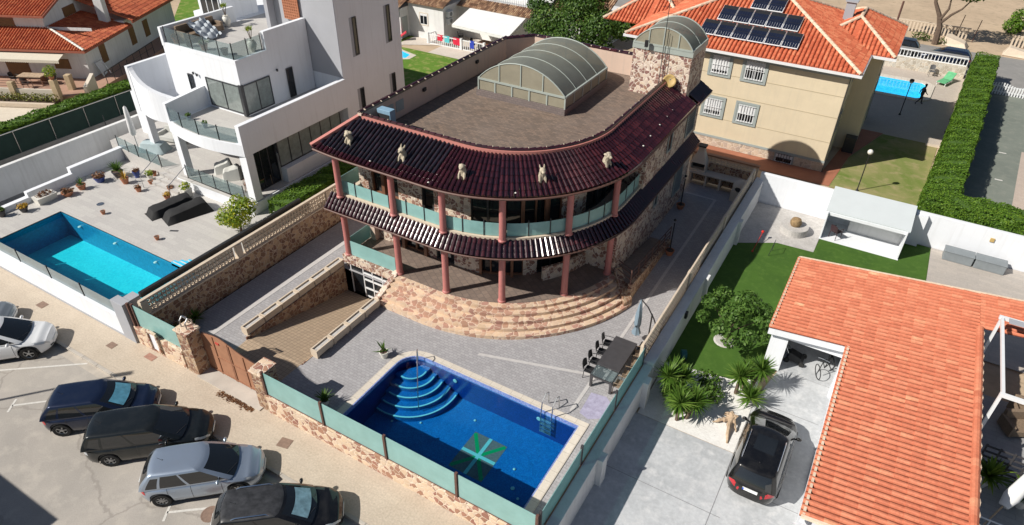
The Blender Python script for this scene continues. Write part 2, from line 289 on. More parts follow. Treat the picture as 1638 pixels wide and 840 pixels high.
# ---------------------------------------------------------------- mesh builder
BASE = {}
class MB:
    def __init__(s): s.v=[]; s.f=[]; s.m=[]; s.r=[]
    def add(s, vs, fs, m=0, r=None):
        b=len(s.v); s.v.extend([tuple(v) for v in vs]); r = random.random() if r is None else r
        for f in fs: s.f.append([i+b for i in f]); s.m.append(m); s.r.append(r)
        return s
    def box(s, x0,x1,y0,y1,z0,z1, m=0, r=None):
        x0,x1=min(x0,x1),max(x0,x1); y0,y1=min(y0,y1),max(y0,y1)
        vs=[(x,y,z) for z in (z0,z1) for x,y in ((x0,y0),(x1,y0),(x1,y1),(x0,y1))]
        return s.add(vs, [(3,2,1,0),(4,5,6,7),(0,1,5,4),(1,2,6,5),(2,3,7,6),(3,0,4,7)], m, r)
    def hexa(s, b, t, m=0, r=None):
        n=len(b); vs=list(b)+list(t)
        return s.add(vs, [tuple(range(n-1,-1,-1)), tuple(range(n,2*n))]+[(i,(i+1)%n,n+(i+1)%n,n+i) for i in range(n)], m, r)
    def bar(s, p, q, w, h, m=0, r=None, upv=(0,0,1)):
        p=Vector(p); q=Vector(q); d=(q-p).normalized(); u=Vector(upv)
        if abs(d.dot(u))>.98: u=Vector((1,0,0))
        a=d.cross(u).normalized()*(w/2); b=a.cross(d).normalized()*(h/2)
        return s.hexa([p-a-b,p+a-b,p+a+b,p-a+b],[q-a-b,q+a-b,q+a+b,q-a+b],m,r)
    def obox(s, c, size, rz=0, m=0, r=None):
        cx,cy,cz=c; a,b,h=[q/2 for q in size]; C,S=cos(rz),sin(rz)
        P=lambda x,y,z:(cx+x*C-y*S, cy+x*S+y*C, cz+z)
        return s.hexa([P(-a,-b,-h),P(a,-b,-h),P(a,b,-h),P(-a,b,-h)],[P(-a,-b,h),P(a,-b,h),P(a,b,h),P(-a,b,h)],m,r)
    def cyl(s, p, q, r0, r1=None, n=10, m=0, r=None, caps=True):
        r1=r0 if r1 is None else r1; p=Vector(p); q=Vector(q); d=(q-p).normalized()
        a=d.orthogonal().normalized(); b=d.cross(a); vs=[]
        for c,R in ((p,r0),(q,r1)):
            for i in range(n):
                t=2*pi*i/n; vs.append(c+a*cos(t)*R+b*sin(t)*R)
        fs=[(i,(i+1)%n,n+(i+1)%n,n+i) for i in range(n)]
        if caps: fs+= [tuple(range(n-1,-1,-1)),tuple(range(n,2*n))]
        return s.add(vs,fs,m,r)
    def tube(s, pts, rad, n=7, m=0, r=None):
        pts=[Vector(p) for p in pts]; k=len(pts); rs = rad if isinstance(rad,(list,tuple)) else [rad]*k
        vs=[]; a=None
        for i,p in enumerate(pts):
            d=(pts[min(i+1,k-1)]-pts[max(i-1,0)]).normalized()
            a = d.orthogonal().normalized() if a is None else (a-d*a.dot(d)).normalized()
            b=d.cross(a)
            for j in range(n): t=2*pi*j/n; vs.append(p+(a*cos(t)+b*sin(t))*rs[i])
        fs=[(i*n+j,i*n+(j+1)%n,(i+1)*n+(j+1)%n,(i+1)*n+j) for i in range(k-1) for j in range(n)]
        fs+=[tuple(range(n-1,-1,-1)),tuple(range((k-1)*n,k*n))]
        return s.add(vs,fs,m,r)
    def lathe(s, prof, c, n=16, m=0, r=None, sx=1, sy=1):
        vs=[(c[0]+R*cos(2*pi*j/n)*sx, c[1]+R*sin(2*pi*j/n)*sy, c[2]+z) for R,z in prof for j in range(n)]
        k=len(prof); fs=[(i*n+j,i*n+(j+1)%n,(i+1)*n+(j+1)%n,(i+1)*n+j) for i in range(k-1) for j in range(n)]
        fs+=[tuple(range(n-1,-1,-1)),tuple(range((k-1)*n,k*n))]
        return s.add(vs,fs,m,r)
    def ball(s, c, R, n=10, m=0, r=None):
        R = R if isinstance(R,(tuple,list)) else (R,R,R); k=max(4,n//2+1)
        prof=[(sin(pi*i/k)+1e-4, -cos(pi*i/k)) for i in range(k+1)]
        vs=[(c[0]+p*cos(2*pi*j/n)*R[0], c[1]+p*sin(2*pi*j/n)*R[1], c[2]+z*R[2]) for p,z in prof for j in range(n)]
        fs=[(i*n+j,i*n+(j+1)%n,(i+1)*n+(j+1)%n,(i+1)*n+j) for i in range(k) for j in range(n)]
        return s.add(vs,fs,m,r)
    def sheet(s, poly, z, holes=(), m=0):
        loops=[[Vector((x,y,0)) for x,y in poly]]+[[Vector((x,y,0)) for x,y in h] for h in holes]
        tri=tessellate_polygon(loops); vs=[v for l in loops for v in l]; fs=[]
        for t in tri:
            a,b,c=[vs[i] for i in t]
            fs.append(t if (b-a).cross(c-a).z>0 else t[::-1])
        return s.add([(v.x,v.y,z) for v in vs], fs, m, .5)
    def slab(s, poly, z0, z1, holes=(), m=0):
        s.sheet(poly,z1,holes,m)
        for l in [poly]+list(holes):
            n=len(l); s.add([(x,y,z0) for x,y in l]+[(x,y,z1) for x,y in l], [(i,(i+1)%n,n+(i+1)%n,n+i) for i in range(n)], m, .5)
        return s
    def prism(s, poly, z0, z1, m=0, r=None):
        return s.hexa([(x,y,z0) for x,y in poly],[(x,y,z1) for x,y in poly],m,r)
    def band(s, A, B, zA0,zA1,zB0,zB1, m=0, r=None):
        """solid between plan polylines A and B"""
        n=len(A); vs=[]
        for i in range(n):
            vs+= [(A[i][0],A[i][1],zA0),(A[i][0],A[i][1],zA1),(B[i][0],B[i][1],zB1),(B[i][0],B[i][1],zB0)]
        fs=[]
        for i in range(n-1):
            a=4*i; b=a+4
            fs+=[(a,b,b+1,a+1),(a+1,b+1,b+2,a+2),(a+2,b+2,b+3,a+3),(a+3,b+3,b,a)]
        fs+=[(0,1,2,3),(4*n-1,4*n-2,4*n-3,4*n-4)]
        return s.add(vs,fs,m,r)
    def rib(s, P, Q, side, nrm, rad0, rad1, tl=.38, m=0, m_last=None, nlast=1, k=5):
        """row of overlapping half round tiles from P (top) down to Q"""
        P=Vector(P);Q=Vector(Q);side=Vector(side).normalized();nrm=Vector(nrm).normalized(); L=(Q-P).length
        if L<.05: return
        n=max(1,round(L/tl))
        for i in range(n):
            a=P.lerp(Q,i/n); b=P.lerp(Q,min(1,(i+1)/n+.03)); ra=(rad0+(rad1-rad0)*i/n); rb=(rad0+(rad1-rad0)*(i+1)/n)
            vs=[]
            for c,R,l in ((a,ra*.88,0),(b,rb*1.08,.012)):
                for j in range(k+1):
                    t=pi*j/k; vs.append(c+side*cos(t)*R+nrm*(sin(t)*R+l))
            fs=[(j+1,j,k+1+j,k+2+j) for j in range(k)]+[tuple(range(k+1,2*k+2))]
            s.add(vs,fs, m if (m_last is None or i<n-nlast) else m_last)
    def build(s, name, mats, parent=None, base=None, smooth=False, bevel=0):
        if not isinstance(mats,(list,tuple)): mats=[mats]
        me=bpy.data.meshes.new(name)
        if parent is not None: base=BASE[parent.name]
        elif base is None:
            xs=[v[0] for v in s.v]; ys=[v[1] for v in s.v]; zs=[v[2] for v in s.v]
            base=((min(xs)+max(xs))/2,(min(ys)+max(ys))/2,min(zs))
        bx,by,bz=base
        me.from_pydata([(v[0]-bx,v[1]-by,v[2]-bz) for v in s.v],[],s.f)
        for m in mats: me.materials.append(M[m] if isinstance(m,str) else m)
        me.polygons.foreach_set('material_index', s.m)
        if smooth: me.polygons.foreach_set('use_smooth',[True]*len(s.f))
        at=me.color_attributes.new('rnd','FLOAT_COLOR','CORNER'); buf=[]
        for f,r in zip(s.f,s.r): buf.extend((r,r,r,1)*len(f))
        at.data.foreach_set('color',buf); me.update()
        o=bpy.data.objects.new(name,me); COL.objects.link(o)
        if parent is not None: o.parent=parent
        else: o.location=base
        BASE[o.name]=base
        if smooth=='auto' or smooth is True:
            try:
                me.set_sharp_from_angle(angle=radians(40))
            except Exception: pass
        if bevel:
            md=o.modifiers.new('bevel','BEVEL'); md.width=bevel; md.segments=2; md.limit_method='ANGLE'; md.angle_limit=radians(50)
        return o
def tag(o,label=None,cat=None,group=None,kind=None):
    if label: o['label']=label
    if cat: o['category']=cat
    if group: o['group']=group
    if kind: o['kind']=kind
    return o
def thing(name,label,cat,loc=(0,0,0),group=None,rz=0):
    o=bpy.data.objects.new(name,None); COL.objects.link(o); o.location=loc; o.rotation_euler=(0,0,rz); o.empty_display_size=.3
    BASE[o.name]=loc if rz==0 else loc
    return tag(o,label,cat,group)
def local(name,label,cat,loc,rz,group=None):
    """empty whose children are modelled in its own coordinates"""
    o=thing(name,label,cat,loc,group,rz); BASE[o.name]=(0,0,0); return o
def dup(root,loc,rz,label,group=None,scale=None):
    def cp(o,par):
        c=o.copy(); COL.objects.link(c); c.parent=par
        BASE[c.name]=BASE.get(o.name,(0,0,0))
        for ch in kids.get(o.name,[]): cp(ch,c)
        return c
    kids={}
    for q in bpy.data.objects:
        if q.parent: kids.setdefault(q.parent.name,[]).append(q)
    c=cp(root,None); c.location=loc; c.rotation_euler=(0,0,rz)
    if scale: c.scale=(scale,)*3
    c['label']=label
    if group: c['group']=group
    return c
def struct(name, mb, mat, **k):
    return tag(mb.build(name,mat,**k),kind='structure')
def rect(x0,x1,y0,y1): return [(x0,y0),(x1,y0),(x1,y1),(x0,y1)]
def leaves(mb, centre, rad, n, size, seed=0, shell=0.0, up_bias=.3, m=0, elong=1.6, rr=None, normal=None):
    rg=random.Random(seed); cx,cy,cz=centre; rx,ry,rz=rad
    for _ in range(n):
        while 1:
            x,y,z=rg.uniform(-1,1),rg.uniform(-1,1),rg.uniform(-1,1); q=x*x+y*y+z*z
            if shell<q<=1: break
        p=Vector((cx+x*rx,cy+y*ry,cz+z*rz)); nn=Vector((x,y,z+up_bias))+Vector((rg.gauss(0,.55),rg.gauss(0,.55),rg.gauss(0,.55)))
        nn.normalize(); a=nn.orthogonal().normalized(); a.rotate(Matrix.Rotation(rg.uniform(0,6.28),3,nn)); b=nn.cross(a)
        s=size*rg.uniform(.6,1.3); a*=s*elong/2; b*=s/2
        mb.add([p-a,p+b*.8,p+a,p-b*.8],[(0,1,2,3)],m,rg.random() if rr is None else rr)
def hedge_box(name,label,pts,width,z0,z1,seed,lsize=.09,dens=420,group=None,mat='hedge'):
    """clipped hedge along a plan polyline"""
    t=thing(name,label,'hedge',(pts[0][0],pts[0][1],z0),group)
    core=MB(); lf=MB(); rg=random.Random(seed); hw=width/2
    for (ax,ay),(bx,by) in zip(pts[:-1],pts[1:]):
        a=Vector((ax,ay,0));b=Vector((bx,by,0)); d=(b-a).normalized(); L=(b-a).length; s=Vector((-d.y,d.x,0))
        core.hexa([a-d*hw*.7-s*hw*.86+Vector((0,0,z0)),b+d*hw*.7-s*hw*.86+Vector((0,0,z0)),b+d*hw*.7+s*hw*.86+Vector((0,0,z0)),a-d*hw*.7+s*hw*.86+Vector((0,0,z0))],
                  [a-d*hw*.7-s*hw*.8+Vector((0,0,z1-.06)),b+d*hw*.7-s*hw*.8+Vector((0,0,z1-.06)),b+d*hw*.7+s*hw*.8+Vector((0,0,z1-.06)),a-d*hw*.7+s*hw*.8+Vector((0,0,z1-.06))])
        area=(L+width)*(width+2*(z1-z0)); n=int(area*dens)
        for _ in range(n):
            u=rg.uniform(-hw,L+hw); q=rg.uniform(0,width+2*(z1-z0))
            if q<width: y=q-hw; z=z1; nn=Vector((0,0,1))
            elif q<width+(z1-z0): y=-hw; z=z0+(q-width); nn=-s
            else: y=hw; z=z0+(q-width-(z1-z0)); nn=s
            wob=.06*sin(u*2.1+z*3+seed)+.05*sin(u*5.3+y*4)
            p=a+d*u+s*y+Vector((0,0,z))+nn*(wob+rg.gauss(0,.028))
            nv=(nn+Vector((rg.gauss(0,.42),rg.gauss(0,.42),rg.gauss(0,.42)))).normalized()
            e=nv.orthogonal().normalized(); e.rotate(Matrix.Rotation(rg.uniform(0,6.28),3,nv)); f=nv.cross(e)
            sz=lsize*rg.uniform(.6,1.4)
            lf.add([p-e*sz,p+f*sz*.55,p+e*sz,p-f*sz*.55],[(0,1,2,3)],0,rg.random())
    core.build('hedge_core','hedge_in',t); lf.build('foliage',mat,t)
    return t
def tree(name,label,loc,trunk,blobs,mat,size,seed,dens=120,trunk_r=.16,cat='tree',group=None,elong=1.6):
    """trunk: list of branch polylines (relative) ; blobs: (x,y,z,rx,ry,rz) leaf clumps (relative)"""
    t=thing(name,label,cat,loc,group); x0,y0,z0=loc
    tr=MB()
    for k,pl in enumerate(trunk):
        n=len(pl); r0=trunk_r if k==0 else trunk_r*.5
        tr.tube([(x0+a,y0+b,z0+c) for a,b,c in pl],[r0*(1-.65*i/(n-1)) for i in range(n)],7)
    tr.build('trunk','bark',t,smooth=True)
    lf=MB(); rg=random.Random(seed)
    for i,(a,b,c,rx,ry,rz) in enumerate(blobs):
        leaves(lf,(x0+a,y0+b,z0+c),(rx,ry,rz),int(dens*(rx*ry+ry*rz+rx*rz)),size,seed+i,shell=.15,elong=elong)
    lf.build('crown',mat,t); return t
def rosette(mb,c,n,L,w,seed,lo=-.3,hi=1.4,droop=.25,m=0):
    rg=random.Random(seed); cx,cy,cz=c
    for _ in range(n):
        az=rg.uniform(0,2*pi); el=lo+(hi-lo)*rg.random(); l=L*rg.uniform(.75,1.1)
        d=Vector((cos(az)*cos(el),sin(az)*cos(el),sin(el))); sd_=Vector((-sin(az),cos(az),0))
        pts=[]; p=Vector(c); dd=d.copy(); k=4
        for i in range(k+1):
            pts.append(p.copy()); p=p+dd*(l/k); dd.z-=droop*i/k; dd.normalize()
        vs=[];ws=[.6,1,.85,.5,.04]
        for p,q in zip(pts,ws): vs+= [p-sd_*w*q/2,p+sd_*w*q/2]
        mb.add(vs,[(2*i,2*i+1,2*i+3,2*i+2) for i in range(k)],m,rg.random())
def roof_plane(mb, poly, pitch, rad, tl=.4, m=0, base_m=None, base=True):
    """poly: planar 3D polygon, first edge is the eave; rows of round tiles run up the slope"""
    P=[Vector(p) for p in poly]; u=(P[1]-P[0]).normalized(); n=Vector((0,0,0))
    for i in range(len(P)): n+= (P[i]-P[0]).cross(P[(i+1)%len(P)]-P[0])
    n.normalize()
    if n.z<0: n=-n
    v=n.cross(u).normalized()
    if v.z<0: v=-v
    q=[((p-P[0]).dot(u),(p-P[0]).dot(v)) for p in P]
    a0=min(x for x,_ in q); a1=max(x for x,_ in q); k=max(1,int((a1-a0)/pitch))
    for i in range(k+1):
        x=a0+(a1-a0)*(i+.5)/(k+1); ys=[]
        for j in range(len(q)):
            (xa,ya),(xb,yb)=q[j],q[(j+1)%len(q)]
            if (xa-x)*(xb-x)<0: ys.append(ya+(yb-ya)*(x-xa)/(xb-xa))
        if len(ys)>=2:
            ys.sort()
            mb.rib(P[0]+u*x+v*ys[-1]+n*.01, P[0]+u*x+v*ys[0]+n*.01, u, n, rad, rad, tl, m)
    if base: mb.add([p for p in P],[tuple(range(len(P)))] if (P[1]-P[0]).cross(P[2]-P[0]).z>0 else [tuple(range(len(P)-1,-1,-1))], m if base_m is None else base_m, .15)
def ridge_row(mb,p,q,r=.1,m=0,tl=.35):
    p=Vector(p);q=Vector(q); d=(q-p).normalized(); s=d.cross(Vector((0,0,1))).normalized(); mb.rib(p,q,s,s.cross(d) if s.cross(d).z>0 else d.cross(s),r,r,tl,m)
# ---------------------------------------------------------------- setting
POOL_IN=[(-14.95,12.15),(-6.65,12.15),(-6.65,16.98)]
for i in range(9):
    a=pi/2+ (pi/2)*i/8; POOL_IN.append((-14.05+.9*cos(a), 16.08+.9*sin(a)))
POOL_OUT=[(-15.32,11.85),(-6.28,11.85),(-6.28,17.33)]
for i in range(9):
    a=pi/2+ (pi/2)*i/8; POOL_OUT.append((-14.05+1.27*cos(a), 16.08+1.27*sin(a)))
POOL_MID=[(-15.0,12.1),(-6.6,12.1),(-6.6,17.03)]+[(-14.05+.95*cos(pi/2+pi/2*i/8),16.08+.95*sin(pi/2+pi/2*i/8)) for i in range(9)]
LP=rect(-37.6,-26.2,11.62,15.15)          # neighbour's pool
YP=[(-9,62.9),(2.0,62.9),(2.45,63.3),(2.6,66.6),(2.2,67.1),(-9,67.1)]
CP=[(-44.5,47.9),(-42,47.5),(-40.4,47.6),(-39.4,48.3),(-39.6,49.2),(-40.8,49.6),(-42.5,50.2),(-44.5,50.2)]
struct('ground', MB().sheet(rect(-500,420,-300,600),-.03,[rect(-25.6,-5.0,11.45,37.6),LP,YP,CP]), 'dirt', base=(0,0,-.03))
struct('road', MB().sheet(rect(-120,60,-60,9.3),0), 'road', base=(0,0,0))
# kerb and pavement
kb=MB()
x=-60
while x<-3: kb.box(x,x+.985,9.28,9.42,-.03,.125); x+=1.0
struct('kerb', kb, plain('kerb_stone',(.45,.41,.36),.85,.12,3,.3), bevel=.01)
struct('sidewalk', MB().slab(rect(-60,-3.9,9.423,11.5),-.02,.12), 'sidewalk')
struct('gutter', MB().sheet(rect(-60,-3,8.95,9.28),.004), plain('gutter_concrete',(.46,.41,.35),.85,.15,2,.3))
# parking lines
def rl(x,y,ang,L,wd=.09,tail=False):
    m=MB(); d=Vector((cos(ang),sin(ang),0)); s=Vector((-d.y,d.x,0))*wd/2; p=Vector((x,y,.006)); q=p+d*L
    m.add([p-s,q-s,q+s,p+s],[(0,1,2,3)])
    if tail:
        e=Vector((cos(ang-pi/2-.1),sin(ang-pi/2-.1),0)); f=Vector((-e.y,e.x,0))*wd/2
        for sg in (1,-1):
            m.add([p-f,p+e*.35*sg-f,p+e*.35*sg+f,p+f],[(0,1,2,3)] if sg>0 else [(3,2,1,0)])
    return struct('parking_line', m, 'roadline')
rl(-29.9,6.65,radians(38),4.2); rl(-26.9,6.2,radians(42),1.4,tail=True); rl(-17.3,6.22,radians(38),1.9,tail=True); rl(-24.0,6.35,radians(44),.3); rl(-34,6.2,radians(40),3.5)
def cover(name,label,x0,x1,y0,y1,z,mat='rustdark',rot=0):
    m=MB(); cx,cy=(x0+x1)/2,(y0+y1)/2; m.obox((cx,cy,z+.006),(x1-x0,y1-y0,.012),rot)
    for i in range(4): m.obox((cx,cy+(i-1.5)*(y1-y0)*.2,z+.014),((x1-x0)*.8,.02,.006),rot)
    return tag(m.build(name,mat),label,'drain cover')
drainm=plain('worn_iron_cover',(.24,.16,.12),.7,.2,8,.3)
cover('drain_cover','square rusty drain cover in the pavement beside the long stone wall',-16.2,-15.7,10.25,10.68,.12,drainm,.2)
cover('drain_cover','square brown drain cover in the pavement near the white wall at the far left',-32.3,-31.8,10.3,10.66,.12,drainm)
cover('drain_cover','brown drain cover in the pavement by the end of the white wall',-26.82,-26.4,10.28,10.6,.12,drainm)
cover('drain_cover','reddish tile patch in the pavement below the stone wall with the white plate',-24.75,-24.2,10.7,11.0,.12,plain('red_patch',(.36,.2,.15),.8,.2,8,.2))
mh=MB().lathe([(.0,.0),(.33,.0),(.33,.012),(.29,.012),(.28,.006),(0.0,.006)],(-15.95,6.95,.003),20)
tag(mh.build('manhole_cover',drainm),'round rusty manhole cover in the road between two parked cars','manhole cover')
# dry leaves in front of the gate
dl=MB(); rg=random.Random(3)
for _ in range(420):
    u=rg.random(); x=-20.2+1.9*u+rg.gauss(0,.06); y=10.98+rg.gauss(0,.1)*(1-u*.5)
    a=rg.uniform(0,6.28); s=rg.uniform(.02,.06); z=.125+rg.random()*.02
    dl.add([(x+s*cos(a),y+s*sin(a),z),(x-s*sin(a)*.5,y+s*cos(a)*.5,z+.02),(x-s*cos(a),y-s*sin(a),z),(x+s*sin(a)*.5,y-s*cos(a)*.5,z)],[(0,1,2,3)],0,rg.random())
tag(dl.build('dry_leaves','redleaf'),kind='stuff')

# -- courtyard of the round villa
RAMP=[(-21.75,13.9),(-18.45,13.9),(-18.45,20.3),(-21.75,20.3)]
struct('courtyard', MB().sheet([(-25.0,11.5),(-5.3,11.5),(-5.3,38.9),(-9.3,38.9),(-9.3,37.3),(-21.3,37.3),(-21.3,38.9),(-25,38.9)],.15,[POOL_OUT,RAMP]), 'paving', base=(0,0,.15))
struct('paving_line', MB().band([(-23.55,12.9),(-23.4,30)],[(-23.28,12.9),(-23.13,30)],.155,.163,.155,.163), 'paveline')
struct('paving_line', MB().band([(-7.3,17.6),(-7.3,37.4),(-9.1,37.4)],[(-7.15,17.6),(-7.15,37.55),(-9.1,37.55)],.155,.163,.155,.163), 'paveline')
struct('paving_line', MB().band([(-12.25,18.38),(-7.3,19.85)],[(-12.25,18.53),(-7.3,20.0)],.155,.163,.155,.163), 'paveline')
struct('paint_stain', MB().add([(-6.95,18.95,.158),(-6.9,17.7,.158),(-6.45,17.55,.158),(-5.95,17.9,.158),(-5.8,18.65,.158),(-6.3,19.05,.158)],[(0,1,2,3,4,5)]), mosaic('faded_lilac_tiles',(.33,.31,.42),(.40,.38,.5),9))
# driveway apron and ramp going down to the garage
struct('driveway', MB().sheet([(-21.6,12.55),(-18.5,12.55),(-18.5,13.9),(-21.75,13.9)],.158), 'ramppave', base=(0,0,0))
mr=MB(); mr.add([(-21.75,13.9,.15),(-18.45,13.9,.15),(-18.45,20.3,-1.3),(-21.75,20.3,-1.3)],[(0,1,2,3)],0,.5)
struct('garage_ramp', mr, 'ramppave', base=(0,0,0))
struct('gate_apron', MB().box(-21.75,-18.0,11.1,12.55,.0,.165), plain('apron_concrete',(.48,.44,.39),.85,.12,1.5,.2))

# -- surroundings
struct('left_terrace', MB().sheet([(-40.25,11.45),(-25.55,11.45),(-25.55,30),(-28.3,30),(-40.6,30)],1.2,[LP]), 'leftterr', base=(0,0,0))
struct('lane', MB().sheet(rect(-48.6,-43.0,-5,60),.01), groundmat('beige_lane',(.38,.345,.30),(.34,.31,.27),(.42,.38,.33),.35,fine=15), base=(0,0,0))
struct('service_path', MB().sheet(rect(-42.9,-40.3,5,30),.55), 'tarmac2', base=(0,0,0))
struct('sand_yard', MB().sheet([(-120,5),(-52.6,5),(-52.6,26.6),(-54.5,24.6),(-120,-8.5)],.012), 'sand', base=(0,0,0))
struct('back_lawn', MB().sheet(rect(-42.5,-24.5,37.8,50.6),.0,[CP]), 'lawn2', base=(0,0,0))
struct('lawn', MB().sheet([(-60,38),(-42.6,38),(-42.6,90),(-75,90),(-75,52)],.01), 'lawn2', base=(0,0,0))
struct('pool_deck', MB().sheet([(-48,50.62),(-42.2,50.62),(-41.9,51.2),(-38.6,53.1),(-38.6,50.62),(-24,50.62),(-24,60),(-48,60)],.004), groundmat('pale_deck',(.58,.52,.46),(.54,.48,.42),(.62,.57,.5),.8,fine=10), base=(0,0,0))
struct('pool_deck', MB().sheet([(-42.6,50.62),(-42.2,50.62),(-40.9,49.9),(-39.0,49.4),(-38.9,48.2),(-40.3,47.1),(-42.6,47.0),(-45.5,47),(-45.5,50.62)],.006,[CP]), 'poolcoping', base=(0,0,0))
struct('villa_garden', MB().sheet(rect(-24.9,-5.3,37.8,42),-.01), 'backpatio', base=(0,0,0))
# yellow building's plot
struct('red_path', MB().sheet([(-12,43.2),(-1.55,43.4),(-1.1,48.5),(.5,54.1),(-1.3,54.1),(-2.3,45.2),(-12,45.2)],.006), plain('red_paving',(.36,.14,.08),.75,.12,1.5,.2), base=(0,0,0))
struct('garden_lawn', MB().sheet([(-1.54,43.3),(3.62,43.3),(4.15,53.9),(.5,53.95),(-1.08,48.5)],.004), 'lawn', base=(0,0,0))
struct('pool_terrace', MB().sheet([(-12,54.1),(.5,54.1),(.5,53.97),(4.4,53.92),(5.35,70.6),(-12,70.6)],.002,[YP]), groundmat('beige_slabs',(.47,.41,.35),(.44,.38,.33),(.5,.45,.39),.6,fine=12), base=(0,0,0))
struct('court', MB().sheet(rect(5.8,30,39.6,67.9),.004), 'court', base=(0,0,0))
for (a,b) in ((7.7,50.2),(7.5,46.6),(7.95,55)):
    struct('court_mark', MB().sheet(rect(a,a+.45,b,b+.16),.01), 'roadline')
struct('side_path', MB().sheet([(8.15,40.5),(30,40.5),(30,56),(9.35,56)],.009), groundmat('pinkish_path',(.46,.38,.32),(.42,.35,.3),(.5,.43,.37),.8), base=(0,0,0))
struct('court_apron', MB().sheet(rect(6.6,30,67.95,78),.006), 'tarmac2', base=(0,0,0))
struct('back_road', MB().sheet(rect(-90,60,71.4,79.3),.008), 'tarmac2', base=(0,0,0))
# right hand plot
struct('drive', MB().sheet([(-5.0,8),(30,8),(30,24.6),(-.5,24.6),(-.95,22.3),(-.95,19.02),(-5.0,19.02)],.02), 'concrete', base=(0,0,0))
for p,q in (((-5,15.98),(-.6,15.98)),((-.6,17.56),(3,17.56)),((-.95,19.02),(-.95,8)),((-1,22.2),(1.6,22.2))):
    d=Vector((q[0]-p[0],q[1]-p[1],0)).normalized(); s=Vector((-d.y,d.x,0))*.012
    m=MB().add([Vector((*p,.025))-s,Vector((*q,.025))-s,Vector((*q,.025))+s,Vector((*p,.025))+s],[(0,1,2,3)]); struct('drive_joint',m,plain('joint_grey',(.24,.24,.25),.8,.1,3,0))
struct('gravel_bed', MB().sheet([(-4.9,19.03),(-.96,19.03),(-.96,22.2),(-1.1,23.5),(-2.2,22.9),(-3.4,22.7),(-4.9,22.5)],.03), 'gravel', base=(0,0,0))
struct('artificial_turf', MB().sheet([(-4.95,22.52),(-3.4,22.72),(-2.2,22.92),(-1.1,23.52),(-.5,24.62),(-.5,30),(4.62,30),(4.62,38.9),(3.1,38.9),(3.1,36.6),(-.9,36.6),(-.95,34.95),(-2.9,34.85),(-4.95,33.6)],.035), 'turf', base=(0,0,0))
struct('gravel_corner', MB().sheet([(-4.95,33.6),(-2.9,34.85),(-.95,34.95),(-.9,38.9),(-4.95,38.9)],.04), 'gravel2', base=(0,0,0))
struct('patio', MB().sheet(rect(4.63,20,30,38.9),.036), 'backpatio', base=(0,0,0))
struct('deck_terrace', MB().sheet(rect(6.0,16,16,27.6),.05), 'deck', base=(0,0,0))
# ---------------------------------------------------------------- the round villa
CX,CY,RR=-15.85,27.15,6.6
X0=-21.9; L1=CX-X0; L2=RR*pi/2; SEND=L1+L2+(37.3-CY)
def hp(s,d=0.0):
    if s<L1: return (X0+s, CY-RR-d)
    if s<L1+L2:
        a=-pi/2+(s-L1)/RR; return (CX+(RR+d)*cos(a), CY+(RR+d)*sin(a))
    return (CX+RR+d, CY+(s-L1-L2))
def line(s0,s1,d,step=.35):
    n=max(1,int(math.ceil((s1-s0)/step))); return [hp(s0+(s1-s0)*i/n,d) for i in range(n+1)]
def arc_band(mb,s0,s1,d0,d1,z0,z1,m=0,r=None): return mb.band(line(s0,s1,d1),line(s0,s1,d0),z0,z1,z0,z1,m,r)
V=thing('round_villa','round fronted villa with maroon glazed tile roofs, pink columns and crazy stone walls','house',(-15,29,0))
T=1.0; F2=4.4; RF=6.9
inner=line(.7,SEND-.02,-2.0); back=[(-9.3,37.28),(-21.2,37.28)]
# floors
m=MB(); m.slab(line(.25,L1+L2*.93,.12)+[(-9.4,26.3),(-21.6,26.3)],.86,T); m.build('terrace_floor','terr',V)
m=MB(); m.slab(line(.15,SEND,-.12)[:]+[(-21.7,37.2)],F2-.35,F2); m.build('balcony_floor','coping',V)
m=MB(); m.slab(line(.7,SEND-.1,-1.3)+[(-21.15,37.2)],RF-.25,RF); m.build('roof_terrace','roofpave',V,base=None)
# front wall of the terrace podium (left), low wall of stone under the glass
m=MB(); m.box(-21.75,-18.35,20.32,20.52,.55,T+.02); m.box(-21.75,-21.5,20.52,26,-.1,T+.02); m.build('podium_wall','crazy_house',V)
m=MB(); m.box(-21.5,-18.4,20.53,20.7,-1.4,.86); m.build('garage_recess','frame_dark',V)
gd=MB(); gd.box(-21.4,-18.5,20.42,20.50,-1.3,.55); g=gd.build('garage_door','glass',V)
gf=MB()
for x in (-21.38,-20.55,-19.95,-19.3,-18.7): gf.box(x,x+.05,20.38,20.42,-1.3,.55)
for z in (-1.28,-.75,-.2,.2,.5): gf.box(-20.55,-18.68,20.385,20.42,z,z+.09)
gf.build('door_bars','frame_white',g)
# steps : five stone treads
st=MB()
for k in range(5):
    d0=.10+.32*k; d1=d0+.36; z1=T-.012-.168*k if k==0 else T-.168*k
    s0=L1-3.0; s1=L1+L2*(.90-.012*k)
    arc_band(st,3.62,s1,d0-.02,d1 if k<4 else 1.75,.1,z1-.004*(k==0)-.0,0,.5)
st.build('front_steps','step_stone',V)
m=MB(); m.hexa([(-18.45,20.55,.1),(-18.15,20.55,.1),(-18.32,18.75,.1),(-18.62,18.75,.1)],[(-18.45,20.55,1.2),(-18.15,20.55,1.2),(-18.32,18.75,.32),(-18.62,18.75,.32)])
m.build('step_side_wall','crazy_house',V,bevel=.02)
m=MB(); m.hexa([(-9.2,26.2,.1),(-8.9,26.5,.1),(-7.75,25.3,.1),(-7.95,24.75,.1)],[(-9.2,26.2,1.25),(-8.9,26.5,1.25),(-7.75,25.3,.5),(-7.95,24.75,.5)]); m.build('step_side_wall','crazy_wall',V,bevel=.02)
